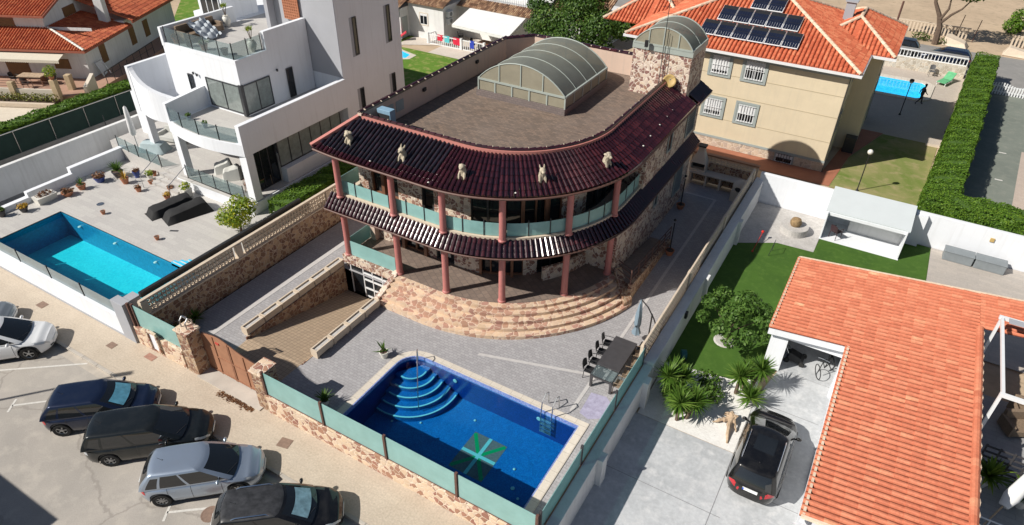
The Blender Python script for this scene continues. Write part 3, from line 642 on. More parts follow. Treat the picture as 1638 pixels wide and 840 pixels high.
# accessible ramp along the east wall
m=MB(); m.add([(-9.15,26.3,T),(-8.12,25.6,T),(-8.12,31.5,.16),(-9.15,31.5,.16)],[(0,1,2,3)]); m.build('side_ramp','terr',V)
m=MB(); m.hexa([(-8.12,25.5,.1),(-7.92,25.5,.1),(-7.92,31.4,.1),(-8.12,31.4,.1)],[(-8.12,25.5,1.15),(-7.92,25.5,1.15),(-7.92,31.4,.45),(-8.12,31.4,.45)]); m.build('ramp_wall','crazy_wall',V)
m=MB()
for i in range(7):
    y=25.5+i*.98; z=1.12-.115*i*.98; m.box(-8.04,-8.0,y-.02,y+.02,z,z+.85)
for h in (.3,.55,.82): m.bar((-8.02,25.5,1.12+h),(-8.02,31.4,.45+h),.035,.035)
for h in (.3,.6,.85): m.bar((-8.02,25.5,1.12+h),(-8.9,26.0,1.12+h),.035,.035)
m.build('ramp_railing','rustdark',V)
# columns
cols=[(-21.45,20.52),(-18.2,20.55),(-15.4,20.56),(-12.77,21.33),(-10.52,23.35),(-9.42,25.95)]
for i,(x,y) in enumerate(cols):
    ln=MB(); ln.lathe([(.2,0),(.2,.08),(.165,.12),(.155,1.5),(.155,F2-T-.55),(.2,F2-T-.4),(.2,F2-T-.35)],(x,y,T),20); ln.build('column','pinkcol',V,smooth=True)
    ln=MB(); ln.lathe([(.19,0),(.19,.06),(.155,.1),(.15,1.2),(.15,2.1),(.19,2.2),(.19,2.4)],(x,y,F2),20); ln.build('column','pinkcol',V,smooth=True)
# walls set back behind the columns: (s0,s1,kind)
def facade(segs,z0,z1,d=-2.0):
    for s0,s1,k,*o in segs:
        if k=='s':
            m=MB(); arc_band(m,s0,s1,d-.3,d,z0,z1); m.build('stone_wall','crazy_house',V)
        else:
            w=MB(); arc_band(w,s0,s1,d-.25,d-.15,z0,z1); wo=w.build('window','glass',V)
            f=MB(); n=max(1,int(round((s1-s0)/(.95 if k=='g' else .8))))
            for i in range(n+1):
                s=s0+(s1-s0)*i/n; arc_band(f,max(s0,s-.05),min(s1,s+.05),d-.149,d-.05,z0,z1)
            arc_band(f,s0,s1,d-.149,d-.06,z1-.45,z1-.36); arc_band(f,s0,s1,d-.149,d-.06,z0,z0+.1)
            f.build('window_frame','frame_brown' if k=='b' else 'frame_dark',wo)
            if k=='b' or o:
                pass
facade([(.7,1.7,'s'),(1.7,2.5,'g'),(2.5,3.9,'b'),(3.9,4.5,'s'),(4.5,5.6,'g'),(5.6,7.5,'s'),(7.5,10.6,'b'),(10.6,11.6,'s'),(11.6,13.9,'g'),(13.9,15.6,'s')],T,F2-.35)
facade([(.7,1.5,'s'),(1.5,3.1,'b'),(3.1,4.5,'s'),(4.5,5.2,'g'),(5.2,7.4,'s'),(7.4,10.3,'g'),(10.3,12.6,'b'),(12.6,14.3,'s'),(14.3,17.6,'g')],F2,RF-.25,-1.15)
# low balustrade wall inside terrace and brown door jambs
for s in (2.5,3.9,7.6,9.8): arc_band(MB(),s-.09,s+.09,-2.0,-1.86,T,F2-.36).build('timber_jamb','frame_brown',V)
for s in (2.3,10.3,11.6): arc_band(MB(),s-.09,s+.09,-1.15,-1.01,F2,RF-.26).build('timber_jamb','frame_brown',V)
m=MB(); arc_band(m,11.7,15.2,-1.5,-1.35,T,T+.75); m.build('stone_wall','crazy_house',V)
# side, east and back walls
m=MB(); m.box(-9.5,-9.2,26.15,37.3,.1,F2-.36); m.build('stone_wall','crazy_house',V)
m=MB(); m.box(-11.2,-9.5,26.15,26.4,T,F2-.36); m.build('stone_wall','crazy_house',V)
m=MB(); m.box(-9.5,-9.2,29.0,37.3,F2,RF-.1); m.box(-11.2,-9.5,29.0,29.3,F2,RF-.26); m.build('stone_wall','crazy_house',V)
m=MB(); m.box(-21.4,-21.1,22.2,37.3,.1,RF-.0); m.box(-21.4,-9.5,37.0,37.3,.1,RF-.0); m.build('side_wall','wallpink',V)
# a few windows in the long east wall
for (y0,y1,z0,z1) in ((32.1,32.7,5.1,6.3),(35.2,36.6,4.75,6.55),(34.6,35.9,1.2,3.2),(31.2,31.7,2.2,3.4)):
    w=MB().box(-9.26,-9.17,y0,y1,z0,z1); o=w.build('window','glass',V)
    f=MB(); 
    for y in (y0,y1): f.box(-9.18,-9.13,y-.04,y+.04,z0-.04,z1+.04)
    for z in (z0,z1): f.box(-9.18,-9.135,y0+.04,y1-.04,z-.04,z+.04)
    n=int((z1-z0)/.12)
    if y1-y0>.9:
        for i in range(1,n): f.box(-9.17,-9.14,y0+.04,y1-.04,z0+i*(z1-z0)/n-.01,z0+i*(z1-z0)/n+.01)
    f.build('window_frame','green_trim',o)
# glazed skirt roofs
def skirt(name,s0,s1,din,zin,dout,zout,pitch,tl,curve=0,dark=False,verge=0):
    m=MB(); sheetA=[];n=int((s1-s0)/pitch); tot=None
    mid=lambda s,t: Vector((*hp(s, din(s)+(dout-din(s))*t), zin+(zout(s)-zin)*t))
    for i in range(n+1):
        s=s0+(s1-s0)*(i+.5)/(n+1)
        t0=0
        if verge and s<verge: t0=min(.97,(verge-s)/(verge-s0))
        P=mid(s,t0); Q=mid(s,1); sd_=mid(s+.1,1)-mid(s-.1,1); nn=sd_.cross(P-Q if (P-Q).length>.01 else Vector((0,1,0)))
        if nn.z<0: nn=-nn
        k0=(Vector(hp(s+.5,din(s)))-Vector(hp(s-.5,din(s)))).length; k1=(Vector(hp(s+.5,dout))-Vector(hp(s-.5,dout))).length
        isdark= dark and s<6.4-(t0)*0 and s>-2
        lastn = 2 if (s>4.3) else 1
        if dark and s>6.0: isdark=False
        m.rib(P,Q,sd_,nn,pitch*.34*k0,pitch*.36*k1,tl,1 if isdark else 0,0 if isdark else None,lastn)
    # base sheet under the rows and soffit
    k=60; vs=[]; 
    for i in range(k+1):
        s=s0+(s1-s0)*i/k; t0=0
        if verge and s<verge: t0=(verge-s)/(verge-s0)
        a=mid(s,t0); b=mid(s,1); vs+= [a,b,a-Vector((0,0,.12)),b-Vector((0,0,.1))]
    fs=[]
    for i in range(k):
        a=4*i;b=a+4; fs+=[(a+1,b+1,b,a),(a+2,b+2,b+3,a+3),(a+3,b+3,b+1,a+1),(a,b,b+2,a+2)]
    m.add(vs,fs,0,.1)
    o=m.build(name,['glaze','glaze_dark'],V); return mid
up_d=lambda s: -1.85+ (0 if s<L1 else .55*min(1,(s-L1)/L2))
zo=lambda s: 6.86+.16*max(0,1-(s+.8)/2.5)**2
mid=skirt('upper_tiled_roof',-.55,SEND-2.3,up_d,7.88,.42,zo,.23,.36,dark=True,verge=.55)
mid2=skirt('lower_tiled_roof',-.3,SEND-.15,lambda s:-.12,4.42,.5,lambda s:3.83,.23,.3)
skirt('upper_tiled_roof',SEND-1.9,SEND+.35,lambda s:-.25,7.25,.55,lambda s:6.75,.2,.3)
# pink fascia along the crest, gutter at the eaves, verge board
def crest(s0,s1,f):
    A=[];B=[]
    n=int((s1-s0)/.3)
    for i in range(n+1):
        s=s0+(s1-s0)*i/n; A.append(hp(s,f(s)+.1)); B.append(hp(s,f(s)-.16))
    return A,B
A,B=crest(.55,SEND-2.3,up_d)
m=MB(); m.band(A,B,7.55,7.98,6.85,7.98); m.build('roof_crest_wall','pinktrim',V)
m=MB(); rg=random.Random(5); s=.6
while s<SEND-2.5:
    a=mid(s,0); b=mid(s+.36,0); d0=Vector((*hp(s,up_d(s)-.05),8.0)); d1=Vector((*hp(s+.38,up_d(s)-.05),8.0))
    m.rib(d0,d1,Vector((-(d1-d0).y,(d1-d0).x,0)),(0,0,1),.085,.09,.4); s+=.36
m.build('ridge_tiles','glaze',V)
m=MB(); s=1.2
while s<SEND-3:
    p=Vector((*hp(s,up_d(s)-.05),8.06)); m.ball((p.x,p.y,p.z+.03),(.035,.035,.05),6); s+=1.05
tag(m.build('ridge_knobs','statue',V),kind='stuff')
m=MB()
a=mid(.55,0)+Vector((0,0,.05)); b=mid(-.55,1)+Vector((-.0,0,.05)); m.bar(a,b,.22,.14); m.build('verge_board','pinktrim',V)
m=MB(); n=90; pts=[Vector((*hp(-.4+(SEND-.1)*i/n,.5),zo(-.4+(SEND-.1)*i/n)-.06)) for i in range(n+1)]; m.tube(pts,.05,6)
pts=[Vector((*hp(-.25+(SEND)*i/n,.56),3.78)) for i in range(n+1)]; m.tube(pts,.04,6); m.build('gutter','rustdark',V,smooth=True)
# white putty spots left on the tiles
m=MB()
for s,t in ((18.5,.75),(19.9,.72),(21.0,.7),(21.9,.68),(17.4,.8),(6.1,.96),(2.8,.9),(9.8,.93)):
    p=mid(s,t); m.ball((p.x,p.y,p.z+.07),(.05,.05,.03),6)
tag(m.build('mortar_spots','potwhite',V),kind='stuff')
# balcony curb and frosted balustrade
m=MB(); arc_band(m,.2,L1+L2+1.9,-.3,-.06,F2,F2+.12); m.build('balcony_curb','coping',V)
s=.25; k=0
while s<L1+L2+1.4:
    e=s+1.02
    g=MB(); arc_band(g,s+.03,e-.03,-.2,-.185,F2+.14,F2+.80); g.build('balcony_glass','teal',V)
    p=MB(); arc_band(p,s-.02,s+.02,-.23,-.16,F2+.12,F2+.93); p.build('balcony_post','frame_dark',V); s=e
g=MB(); g.box(-21.62,-21.6,20.8,22.3,F2+.14,F2+.9); g.build('balcony_glass','teal',V)
# ground floor glass at the left
g=MB(); g.box(-21.3,-18.4,20.5,20.515,T+.04,T+.9); g.build('terrace_glass','teal',V)
g=MB(); g.box(-21.52,-21.5,20.7,22.3,T+.04,T+.9); g.build('terrace_glass','teal',V)
# stone figures crouching on the eaves
def figure(s,kind,label):
    p=mid(s,.62); a=hp(s,1); b=hp(s,0); out=Vector((a[0]-b[0],a[1]-b[1],0)); sd_=Vector((-out.y,out.x,0)); z=p.z+.03
    m=MB(); c=lambda o,w,h: p+out*o*.8+sd_*w*.85+Vector((0,0,h*.72))
    m.hexa([c(-.2,-.16,-.05),c(-.2,.16,-.05),c(.22,.16,-.25),c(.22,-.16,-.25)],[c(-.14,-.12,.28),c(-.14,.12,.28),c(.12,.12,.25),c(.12,-.12,.25)])
    m.tube([c(-.05,0,.2),c(0,0,.38),c(.03,0,.5),c(.1,0,.6)],[.15,.14,.12,.13],8)          # chest and neck
    hd=c(.12,0,.64); m.ball(hd,(.15,.14,.13),8); m.tube([hd,c(.28,0,.60),c(.36,0,.56)],[.1,.08,.05],6)
    for q in (-1,1):
        if kind in (1,3): m.tube([c(.06,q*.07,.72),c(-.02,q*.11,.82),c(-.08,q*.12,.93)],[.04,.035,.015],5)   # horns
        else: m.ball(c(.06,q*.12,.70),(.06,.04,.04),6)
        m.tube([c(.05,q*.12,.3),c(.18,q*.15,.12),c(.2,q*.15,-.15)],[.06,.05,.055],6)                     # forelegs
        if kind in (0,4): m.ball(c(.04,q*.1,.72),(.12,.09,.07),6)
    m.tube([c(.3,0,-.3),c(.42,.02,-.42),c(.4,0,-.5)],[.03,.03,.02],5)
    tag(m.build('roof_statue','statue',V,smooth=True),label)
figure(1.1,0,'squat cream lion figure on the roof eave at the left end'); figure(4.2,1,'cream figure with a pair of dark upright horns')
figure(7.4,2,'slim upright cream figure above the middle column'); figure(11.0,3,'horned cream figure with a broad base'); figure(14.4,4,'cream flat headed lion figure nearest the curve to the side wall')
# parapet around the roof terrace
m=MB()
def pw(a,b,th,z0,z1):
    a=Vector((*a,0));b=Vector((*b,0));d=(b-a).normalized();s_=Vector((-d.y,d.x,0))*th/2
    m.hexa([a-s_+Vector((0,0,z0)),b-s_+Vector((0,0,z0)),b+s_+Vector((0,0,z0)),a+s_+Vector((0,0,z0))],[a-s_+Vector((0,0,z1)),b-s_+Vector((0,0,z1)),b+s_+Vector((0,0,z1)),a+s_+Vector((0,0,z1))])
pw((-21.25,22.3),(-21.25,35.7),.22,6.6,8.1); pw((-21.25,35.7),(-20.0,37.15),.22,6.6,8.098); pw((-20.0,37.15),(-12.6,37.15),.22,6.6,8.102)
m.build('roof_parapet','wallpink',V)
m=MB()
for a,b in (((-21.25,22.3,8.12),(-21.25,35.8,8.12)),((-21.2,35.75,8.12),(-20.0,37.15,8.12)),((-20.0,37.15,8.12),(-12.6,37.15,8.12))):
    a=Vector(a);b=Vector(b);d=(b-a).normalized();s_=Vector((-d.y,d.x,0)); m.rib(a,b,s_,(0,0,1),.13,.13,.36)
m.build('parapet_tiles','glaze',V)
m=MB()
for i in range(22): m.ball((-21.18,22.6+i*.6,8.2),(.1,.05,.05),5)
for i in range(12): m.ball((-19.7+i*.6,37.1,8.2),(.05,.1,.05),5)
tag(m.build('parapet_mortar','coping',V),kind='stuff')
m=MB()
for y in (24.35,25.15): m.box(-21.14,-21.12,y-.3,y+.3,7.25,7.8)
m.build('parapet_vents','green_trim',V)
m=MB()
for y in (27.2,32.3): m.obox((-21.1,y,7.7),(.12,.28,.16),.2)
m.build('parapet_lights','black',V)
m=MB()
for x,y in ((-18.3,23.6),(-12.7,24.7),(-10.4,33.6)): m.box(x-.17,x+.17,y-.12,y+.12,RF+.003,RF+.015)
m.build('roof_drains','frame_white',V)
# skylight with a vaulted cover
def vault(parent,x0,x1,y0,y1,z0,rise,nb,kinds):
    n=18; cx=(x0+x1)/2; hw=(x1-x0)/2; R=(hw*hw+rise*rise)/(2*rise); a0=math.asin(hw/R)
    arc=[(cx+R*sin(-a0+2*a0*i/n), z0+rise-R+R*cos(-a0+2*a0*i/n)) for i in range(n+1)]
    m=MB(); vs=[(x,y,z) for y in (y0,y1) for x,z in arc]; m.add(vs,[(i,n+1+i,n+2+i,i+1) for i in range(n)]); m.build('vault_panel','smoke',parent,smooth=True)
    for y,mt in ((y0,'domefront'),(y1,'domefront')):
        m=MB(); vs=[(x,y,z0) for x,z in arc]+[(x,y,z) for x,z in arc]; m.add(vs,[(i,i+1,n+2+i,n+1+i) for i in range(n)]); m.build('end_panel',mt,parent)
    f=MB()
    for k in range(nb+1):
        y=y0+(y1-y0)*k/nb; f.tube([(x,y,z+.01) for x,z in arc],.035 if k in (0,nb) else .02,6)
    for i in range(1,4):
        x=x0+(x1-x0)*i/4; dz=z0+rise-R+sqrt(max(0,R*R-(x-cx)**2)); 
        for y in (y0-.01,y1+.01): f.box(x-.03,x+.03,y-.03,y+.03,z0,dz)
    for x in (x0,x1): f.box(x-.05,x+.05,y0,y1,z0-.05,z0+.05)
    for y in (y0,y1): f.box(x0,x1,y-.05,y+.05,z0-.052,z0+.052)
    f.build('vault_frame','frame_green',parent); return f
SK=tag(MB().box(-19.5,-14.1,29.7,35.1,RF-.1,RF+.33).build('skylight',bricks('skylight_plinth',(.2,.16,.15),(.17,.14,.13),(.12,.1,.1),.25,.12,.01,axis=(pi/2,0,0)),V))
vault(SK,-19.4,-14.15,29.8,35.0,RF+.95,1.2,4,0)
m=MB()
for x in (-19.38,-14.17): m.box(x-.01,x+.01,29.84,34.96,RF+.35,RF+.9)
for y in (29.82,34.98): m.box(-19.36,-14.19,y-.01,y+.01,RF+.35,RF+.9)
m.build('side_glass','domefront',SK)
m=MB()
for i in range(6):
    for y in (29.8,35.0): m.box(-19.4+i*1.05-.04,-19.4+i*1.05+.04,y-.03,y+.03,RF+.33,RF+.92)
    for x in (-19.4,-14.15): m.box(x-.03,x+.03,29.8+i*1.04-.035,29.8+i*1.04+.035,RF+.33,RF+.92)
m.build('side_frame','frame_green',SK)
# stair tower
TW=tag(MB().box(-12.65,-9.4,34.8,37.3,RF-.3,9.35).build('stair_tower','crazy_house',V))
m=MB().box(-12.7,-9.35,34.75,37.35,9.352,9.62); m.build('tower_cornice','frame_green',TW)
vault(TW,-12.65,-9.4,34.8,37.3,9.66,.95,2,0)
def things_on_roof():
    d=thing('satellite_dish','yellowed round satellite dish on the front of the stone stair tower','satellite dish',(-10.35,34.78,8.0))
    m=MB(); c=Vector((-10.3,34.45,8.05)); ax=Vector((.3,-.8,.45)).normalized(); a=ax.orthogonal().normalized(); b=ax.cross(a); vs=[c-ax*.1]; n=18
    for k,(R,o) in enumerate(((.12,-.09),(.24,-.05),(.34,.02))): 
        for j in range(n): vs.append(c+a*cos(2*pi*j/n)*R+b*sin(2*pi*j/n)*R+ax*o)
    fs=[(0,1+j,1+(j+1)%n) for j in range(n)]+[(1+k*n+j,1+(k+1)*n+j,1+(k+1)*n+(j+1)%n,1+k*n+(j+1)%n) for k in range(2) for j in range(n)]
    m.add(vs,fs); o=m.build('dish','satyellow',d,smooth=True); md=o.modifiers.new('thick','SOLIDIFY'); md.thickness=.02
    m=MB().cyl((-10.3,34.8,7.9),c-ax*.1,.03,n=6); m.tube([c-a*.35,c+ax*.35-a*.1,c+ax*.45],.012,5); m.ball(c+ax*.45,.04,6); m.build('mount','steel',d)
    d=thing('antenna_mast','tall thin aerial mast fixed to the front of the stair tower','antenna',(-11.0,34.7,7.6))
    m=MB().cyl((-10.95,34.66,7.6),(-10.95,34.66,12.3),.025,.018,6); m.cyl((-10.7,34.68,7.6),(-10.7,34.68,10.4),.02,.015,6); m.build('mast','frame_dark',d)
    m=MB()
    for z,l in ((12.0,.5),(11.7,.7),(11.4,.6)): m.bar((-10.95-l/2,34.66,z),(-10.95+l/2,34.66,z),.015,.015)
    m.build('aerial_rods','frame_dark',d)
    d=thing('floodlight','small dark floodlight on a bracket below the tower vault','floodlight',(-11.9,34.6,9.4))
    m=MB().obox((-11.85,34.5,9.75),(.18,.14,.34),.2); m.cyl((-11.85,34.55,9.75),(-12.0,34.76,8.7),.012,n=5); m.build('lamp_body','black',d)
    d=thing('air_conditioner','pale blue unit standing on the roof corner behind the tiled ridge','air conditioner',(-20.6,23.1,RF))
    MB().box(-20.95,-20.15,23.2,23.6,RF+.02,RF+1.2).build('casing',plain('pale_blue_metal',(.22,.36,.48),.5,.1,3,0),d,bevel=.02)
    MB().box(-20.9,-20.2,23.185,23.199,RF+.2,RF+1.0).build('fan_grille','frame_dark',d)
    d=thing('blue_tarpaulin','crumpled pale blue tarpaulin lying against the tiled ridge by the tower','tarpaulin',(-11.1,33.0,RF))
    m=MB(); rg=random.Random(9); n=8; vs=[(-11.45+.55*i/3,31.7+2.9*j/n,RF+.12+.3*(i/3)+rg.uniform(0,.16)) for j in range(n+1) for i in range(4)]
    m.add(vs,[(j*4+i,j*4+i+1,j*4+i+5,j*4+i+4) for j in range(n) for i in range(3)]); m.build('sheet',plain('pale_blue_sheet',(.3,.45,.56),.6,.15,3,.3,bsc=10),d)
things_on_roof()
# ---------------------------------------------------------------- villa grounds
def lattice(mb, ax, c, a0, a1, z0, z1, cell=.2, th=.1, m=0, frame=True, w=.022, d=.03):
    """open block screen along an axis: ax 'y' means plane x=c running in y"""
    def bx(u0,u1,z0_,z1_,t=th):
        if ax=='y': mb.box(c-t/2,c+t/2,u0,u1,z0_,z1_,m)
        else: mb.box(u0,u1,c-t/2,c+t/2,z0_,z1_,m)
    n=int(round((a1-a0)/cell)); k=max(1,int(round((z1-z0)/cell))); cw=(a1-a0)/n; ch=(z1-z0)/k
    for j in range(k+1): bx(a0,a1,z0+j*ch-w,z0+j*ch+w)
    for i in range(n+1): bx(a0+i*cw-w,a0+i*cw+w,z0,z1,th*.98)
    for i in range(n):
        for j in range(k):
            ca=a0+(i+.5)*cw; cz=z0+(j+.5)*ch
            for sg in (1,-1):
                p=(ca-cw*.42, cz-sg*ch*.42); q=(ca+cw*.42, cz+sg*ch*.42)
                P=(c,p[0],p[1]) if ax=='y' else (p[0],c,p[1]); Q=(c,q[0],q[1]) if ax=='y' else (q[0],c,q[1])
                mb.bar(P,Q,d,d,m)
t=thing('boundary_wall','long crazy stone boundary wall topped by a cream openwork screen, beside the turquoise pool','wall',(-25.3,20,0))
m=MB(); m.box(-25.42,-25.15,11.6,37.5,.05,1.52); m.build('stone_base','crazy_wall',t)
m=MB()
for a,b in ((11.9,16.6),(17.3,23.0),(23.4,29.0),(29.4,37.4)): lattice(m,'y',-25.28,a,b,1.62,2.3,.2,.1)
m.build('openwork_screen','coping',t)
m=MB(); m.box(-25.45,-25.12,11.6,37.5,1.524,1.6); m.box(-25.36,-25.19,11.6,37.5,2.32,2.40)
for y in (11.75,16.95,23.2,29.2): m.box(-25.4,-25.16,y-.16,y+.16,1.6,2.32)
m.build('wall_coping','coping',t,bevel=.01)
# front wall with glass
t=thing('front_wall','low crazy stone street wall carrying frosted teal glass in front of the blue pool','wall',(-11.5,11.4,0))
MB().box(-17.6,-5.3,11.27,11.55,.0,1.12).build('stone_wall','crazy_front',t,bevel=.02)
for i,(a,b) in enumerate(((-17.5,-14.6),(-14.5,-11.62),(-11.5,-8.6),(-8.45,-5.5))):
    MB().box(a,b,11.35,11.37,1.13,2.3).build('glass_panel','teal',t)
m=MB()
for x in (-17.56,-14.55,-11.56,-8.52,-5.45): MB().box(x-.045,x+.045,11.3,11.4,1.0,2.36).build('glass_post','rustdark',t)
m=MB().box(-17.5,-5.5,11.33,11.39,1.122,1.15); m.build('glass_rail','rustdark',t)
t=thing('front_wall','short crazy stone street wall with a white plate and frosted teal glass, left of the gate','wall',(-24,11.4,0))
MB().box(-25.75,-22.5,11.2,11.5,.0,1.12).build('stone_wall','crazy_front',t,bevel=.02)
MB().box(-25.5,-22.5,11.35,11.37,1.13,2.3).build('glass_panel','teal',t)
m=MB().box(-25.66,-25.56,11.22,11.32,.9,2.4); m.box(-25.5,-25.42,11.3,11.4,1.1,2.35); m.build('glass_post','rustdark',t)
MB().box(-24.55,-24.05,11.17,11.199,.35,1.35).build('white_plate','white',t)
m=MB()
for x0,x1,z0,z1 in ((-24.62,-23.98,1.352,1.45),(-24.66,-24.56,.3,1.35),(-24.04,-23.95,.3,1.35)): m.box(x0,x1,11.1,11.198,z0,z1)
m.build('plate_surround','crazy_front',t)
for nm,x0,x1,y0,y1,h,lab in (('gate_pillar',-22.4,-21.68,11.2,11.8,2.35,'tall crazy stone gate pillar with a metal lantern stand on top'),('gate_pillar',-18.2,-17.62,11.3,12.05,2.1,'lower crazy stone gate pillar at the right end of the rusty gate')):
    t=thing(nm,lab,'pillar',((x0+x1)/2,11.8,0)); MB().box(x0,x1,y0,y1,0,h).build('pillar_body','crazy_wall',t,bevel=.02)
    MB().box(x0-.06,x1+.06,y0-.06,y1+.06,h+.002,h+.09).build('pillar_cap','crazy_front',t,bevel=.02)
l=thing('lantern','open steel lantern frame standing on the taller gate pillar','lantern',(-22.1,11.6,2.44))
m=MB()
for dx in (-.17,.17):
    m.tube([(-22.1+dx,11.45,2.44),(-22.1+dx,11.45,2.75),(-22.1+dx,11.6,2.9),(-22.1+dx,11.75,2.75),(-22.1+dx,11.75,2.44)],.03,6)
m.bar((-22.27,11.6,2.9),(-21.93,11.6,2.9),.05,.05); m.build('lantern_frame','steel',l)
# rust coloured double gate with wavy top
g=thing('metal_gate','rusty brown sheet metal double gate with a wavy toothed top edge','gate',(-20,11.810,0.1))
def gtop(x): u=(x+21.75)/3.45; return 2.02+.36*math.exp(-((u-.35)/.3)**2)-.15*u
for a,b in ((-21.62,-20.03),(-20.0,-18.2)):
    m=MB(); n=14; xs=[a+(b-a)*i/n for i in range(n+1)]; m.band([(x,11.780) for x in xs],[(x,11.820) for x in xs],.17,2,.17,2)
    m.v=[(x,y,z if z<1 else gtop(x)) for x,y,z in m.v]; m.build('gate_leaf','rust',g)
m=MB()
for x in (-21.6,-20.9,-20.05,-19.98,-19.2,-18.26): m.box(x-.025,x+.025,11.750,11.780,.17,gtop(x)-.04)
m.box(-21.6,-18.26,11.745,11.780,.22,.28); m.box(-20.9,-18.4,11.745,11.780,1.15,1.19)
m.build('gate_frame',plain('rust_frame',(.30,.14,.08),.7,.2,4,.1),g)
m=MB()
for i in range(58):
    x=-21.62+3.42*i/57; m.add([(x-.025,11.800,gtop(x)),(x+.025,11.800,gtop(x)),(x,11.800,gtop(x)+.1),(x,11.810,gtop(x)+.1)],[(0,1,2),(1,0,3)])
m.build('gate_spikes','rustdark',g)
MB().box(-20.75,-20.55,11.750,11.775,1.95,2.05).build('small_sign',plain('faded_red_sign',(.5,.06,.05),.5,.1,5,0),g)
# planters along both sides of the garage ramp
def planter(y0,y1,x,label,n):
    for i in range(n):
        a=y0+(y1-y0)*i/n; b=y0+(y1-y0)*(i+1)/n-.05
        t=thing('stone_planter',label(i),'planter',(x,(a+b)/2,.15),'cream stone planters along the ramp'); m=MB()
        m.slab(rect(x-.19,x+.19,a,b),.28,.62,[rect(x-.13,x+.13,a+.06,b-.06)]); m.sheet(rect(x-.19,x+.19,a,b),.28)
        m.v=[v for v in m.v]; m.build('trough','coping',t)
        MB().sheet(rect(x-.13,x+.13,a+.06,b-.06),.55).build('soil','gravel2',t)
        for c in (a+.1,b-.1): MB().box(x-.15,x+.15,c-.07,c+.07,.16,.279).build('planter_foot','coping',t)
ordw=['first','second','third','fourth','fifth','sixth']
planter(13.95,20.45,-21.98,lambda i:f'cream stone planter, {ordw[i]} from the street along the left side of the garage ramp',6)
planter(14.5,18.8,-18.25,lambda i:f'cream stone planter, {ordw[i]} from the street along the right side of the garage ramp',4)
t=tag(MB().hexa([(-21.78,13.8,.1),(-21.72,13.8,.1),(-21.72,20.3,-1.4),(-21.78,20.3,-1.4)],[(-21.78,13.8,.28),(-21.72,13.8,.28),(-21.72,20.3,.28),(-21.78,20.3,.28)]).build('ramp_wall','crazy_wall'),'crazy stone retaining wall down the left side of the garage ramp','wall')
t=tag(MB().hexa([(-18.48,13.9,.0),(-18.42,13.9,.0),(-18.42,20.3,-1.4),(-18.48,20.3,-1.4)],[(-18.48,13.9,.17),(-18.42,13.9,.17),(-18.42,20.3,.17),(-18.48,20.3,.17)]).build('ramp_wall','crazy_wall'),'low stone retaining wall down the right side of the garage ramp','wall')
# ---- the blue pool
P=thing('swimming_pool','deep blue mosaic swimming pool with one rounded corner and a flag mosaic on its floor','swimming pool',(-10.8,14.6,-1.3))
def basin(parent,poly,z0,z1,mat,floor=None):
    m=MB(); n=len(poly); m.add([(x,y,z0) for x,y in poly]+[(x,y,z1) for x,y in poly],[(n+i,n+(i+1)%n,(i+1)%n,i) for i in range(n)]); m.build('basin_wall',mat,parent)
    MB().sheet(poly,z0).build('basin_floor',floor or mat,parent)
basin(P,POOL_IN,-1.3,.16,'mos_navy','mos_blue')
m=MB(); m.slab(POOL_OUT,.1,.19,[POOL_MID]); m.build('coping','poolcoping',P)
m=MB(); m.slab(POOL_MID,.05,.186,[POOL_IN]); 
n=len(POOL_IN); ins=[( -10.8+(x+10.8)*.997, 14.6+(y-14.6)*.995) for x,y in POOL_IN]
m.add([(x,y,.0) for x,y in ins]+[(x,y,.187) for x,y in ins],[(n+i,n+(i+1)%n,(i+1)%n,i) for i in range(n)]); m.build('tile_band','mos_edge',P)
MB().sheet(ins,.05).build('water','water_deep',P,smooth=True)
# corner steps with pale nosings
sm=MB(); no=MB(); c0=(-14.5,16.55)
for k,R in enumerate((2.35,1.95,1.55,1.15,.75)):
    z=-1.05+.2*k; pts=[]
    for i in range(25):
        a=radians(-100+112*i/24); pts.append((c0[0]+R*cos(a)*.92,c0[1]+R*sin(a)*.92))
    inp=[(max(-14.94,min(x,-6.7)),min(y,16.97)) for x,y in pts]
    sm.prism([(-14.93,16.0),(-14.93,inp[0][1])]+inp+[(inp[-1][0],16.96),(-14.2,16.96)],-1.29,z,r=.5)
    A=pts; B=[(c0[0]+(x-c0[0])*(1-.07/R),c0[1]+(y-c0[1])*(1-.07/R)) for x,y in pts]
    keep=[i for i in range(25) if pts[i][1]<16.95 and pts[i][0]>-14.93]
    no.band([A[i] for i in keep],[B[i] for i in keep],z-.04,z+.012,z-.04,z+.012)
sm.build('pool_steps','mos_blue',P); no.build('step_nosing',plain('pale_teal_nosing',(.55,.75,.72),.5,.05,5,0),P)
m=MB(); m.tube([(-14.3,16.75,.2),(-14.3,16.75,.8),(-14.2,16.6,.85),(-13.25,15.3,-.1),(-13.2,15.2,-.9)],.022,6); m.build('handrail','steel',P)
# flag mosaic
fx,fy,fs_,fh_=-9.88,14.72,.78,1.0
m=MB(); m.add([(fx-fs_,fy-fh_,-1.295),(fx+fs_,fy-fh_,-1.295),(fx+fs_,fy+fh_,-1.295),(fx-fs_,fy+fh_,-1.295)],[(0,1,2,3)]); m.build('mosaic_field',plain('grey_red_mosaic',(.30,.17,.15),.4,.2,12,0),P)
m=MB()
for sg in (1,-1):
    d=Vector((fs_,sg*fh_,0)); u=d.normalized(); s_=Vector((-u.y,u.x,0))*.08; c=Vector((fx,fy,-1.291))
    m.add([c-d*.93-s_,c+d*.93-s_,c+d*.93+s_,c-d*.93+s_],[(0,1,2,3)])
m.build('mosaic_saltire',plain('green_mosaic',(.0,.33,.10),.4,.1,12,0),P)
m=MB(); c=(fx,fy)
m.box(fx-fs_,fx+fs_,fy-.075,fy+.075,-1.289,-1.286); m.box(fx-.075,fx+.075,fy-fh_,fy+fh_,-1.2895,-1.2855); m.build('mosaic_cross',plain('white_mosaic',(.40,.62,.56),.4,.08,12,0),P)
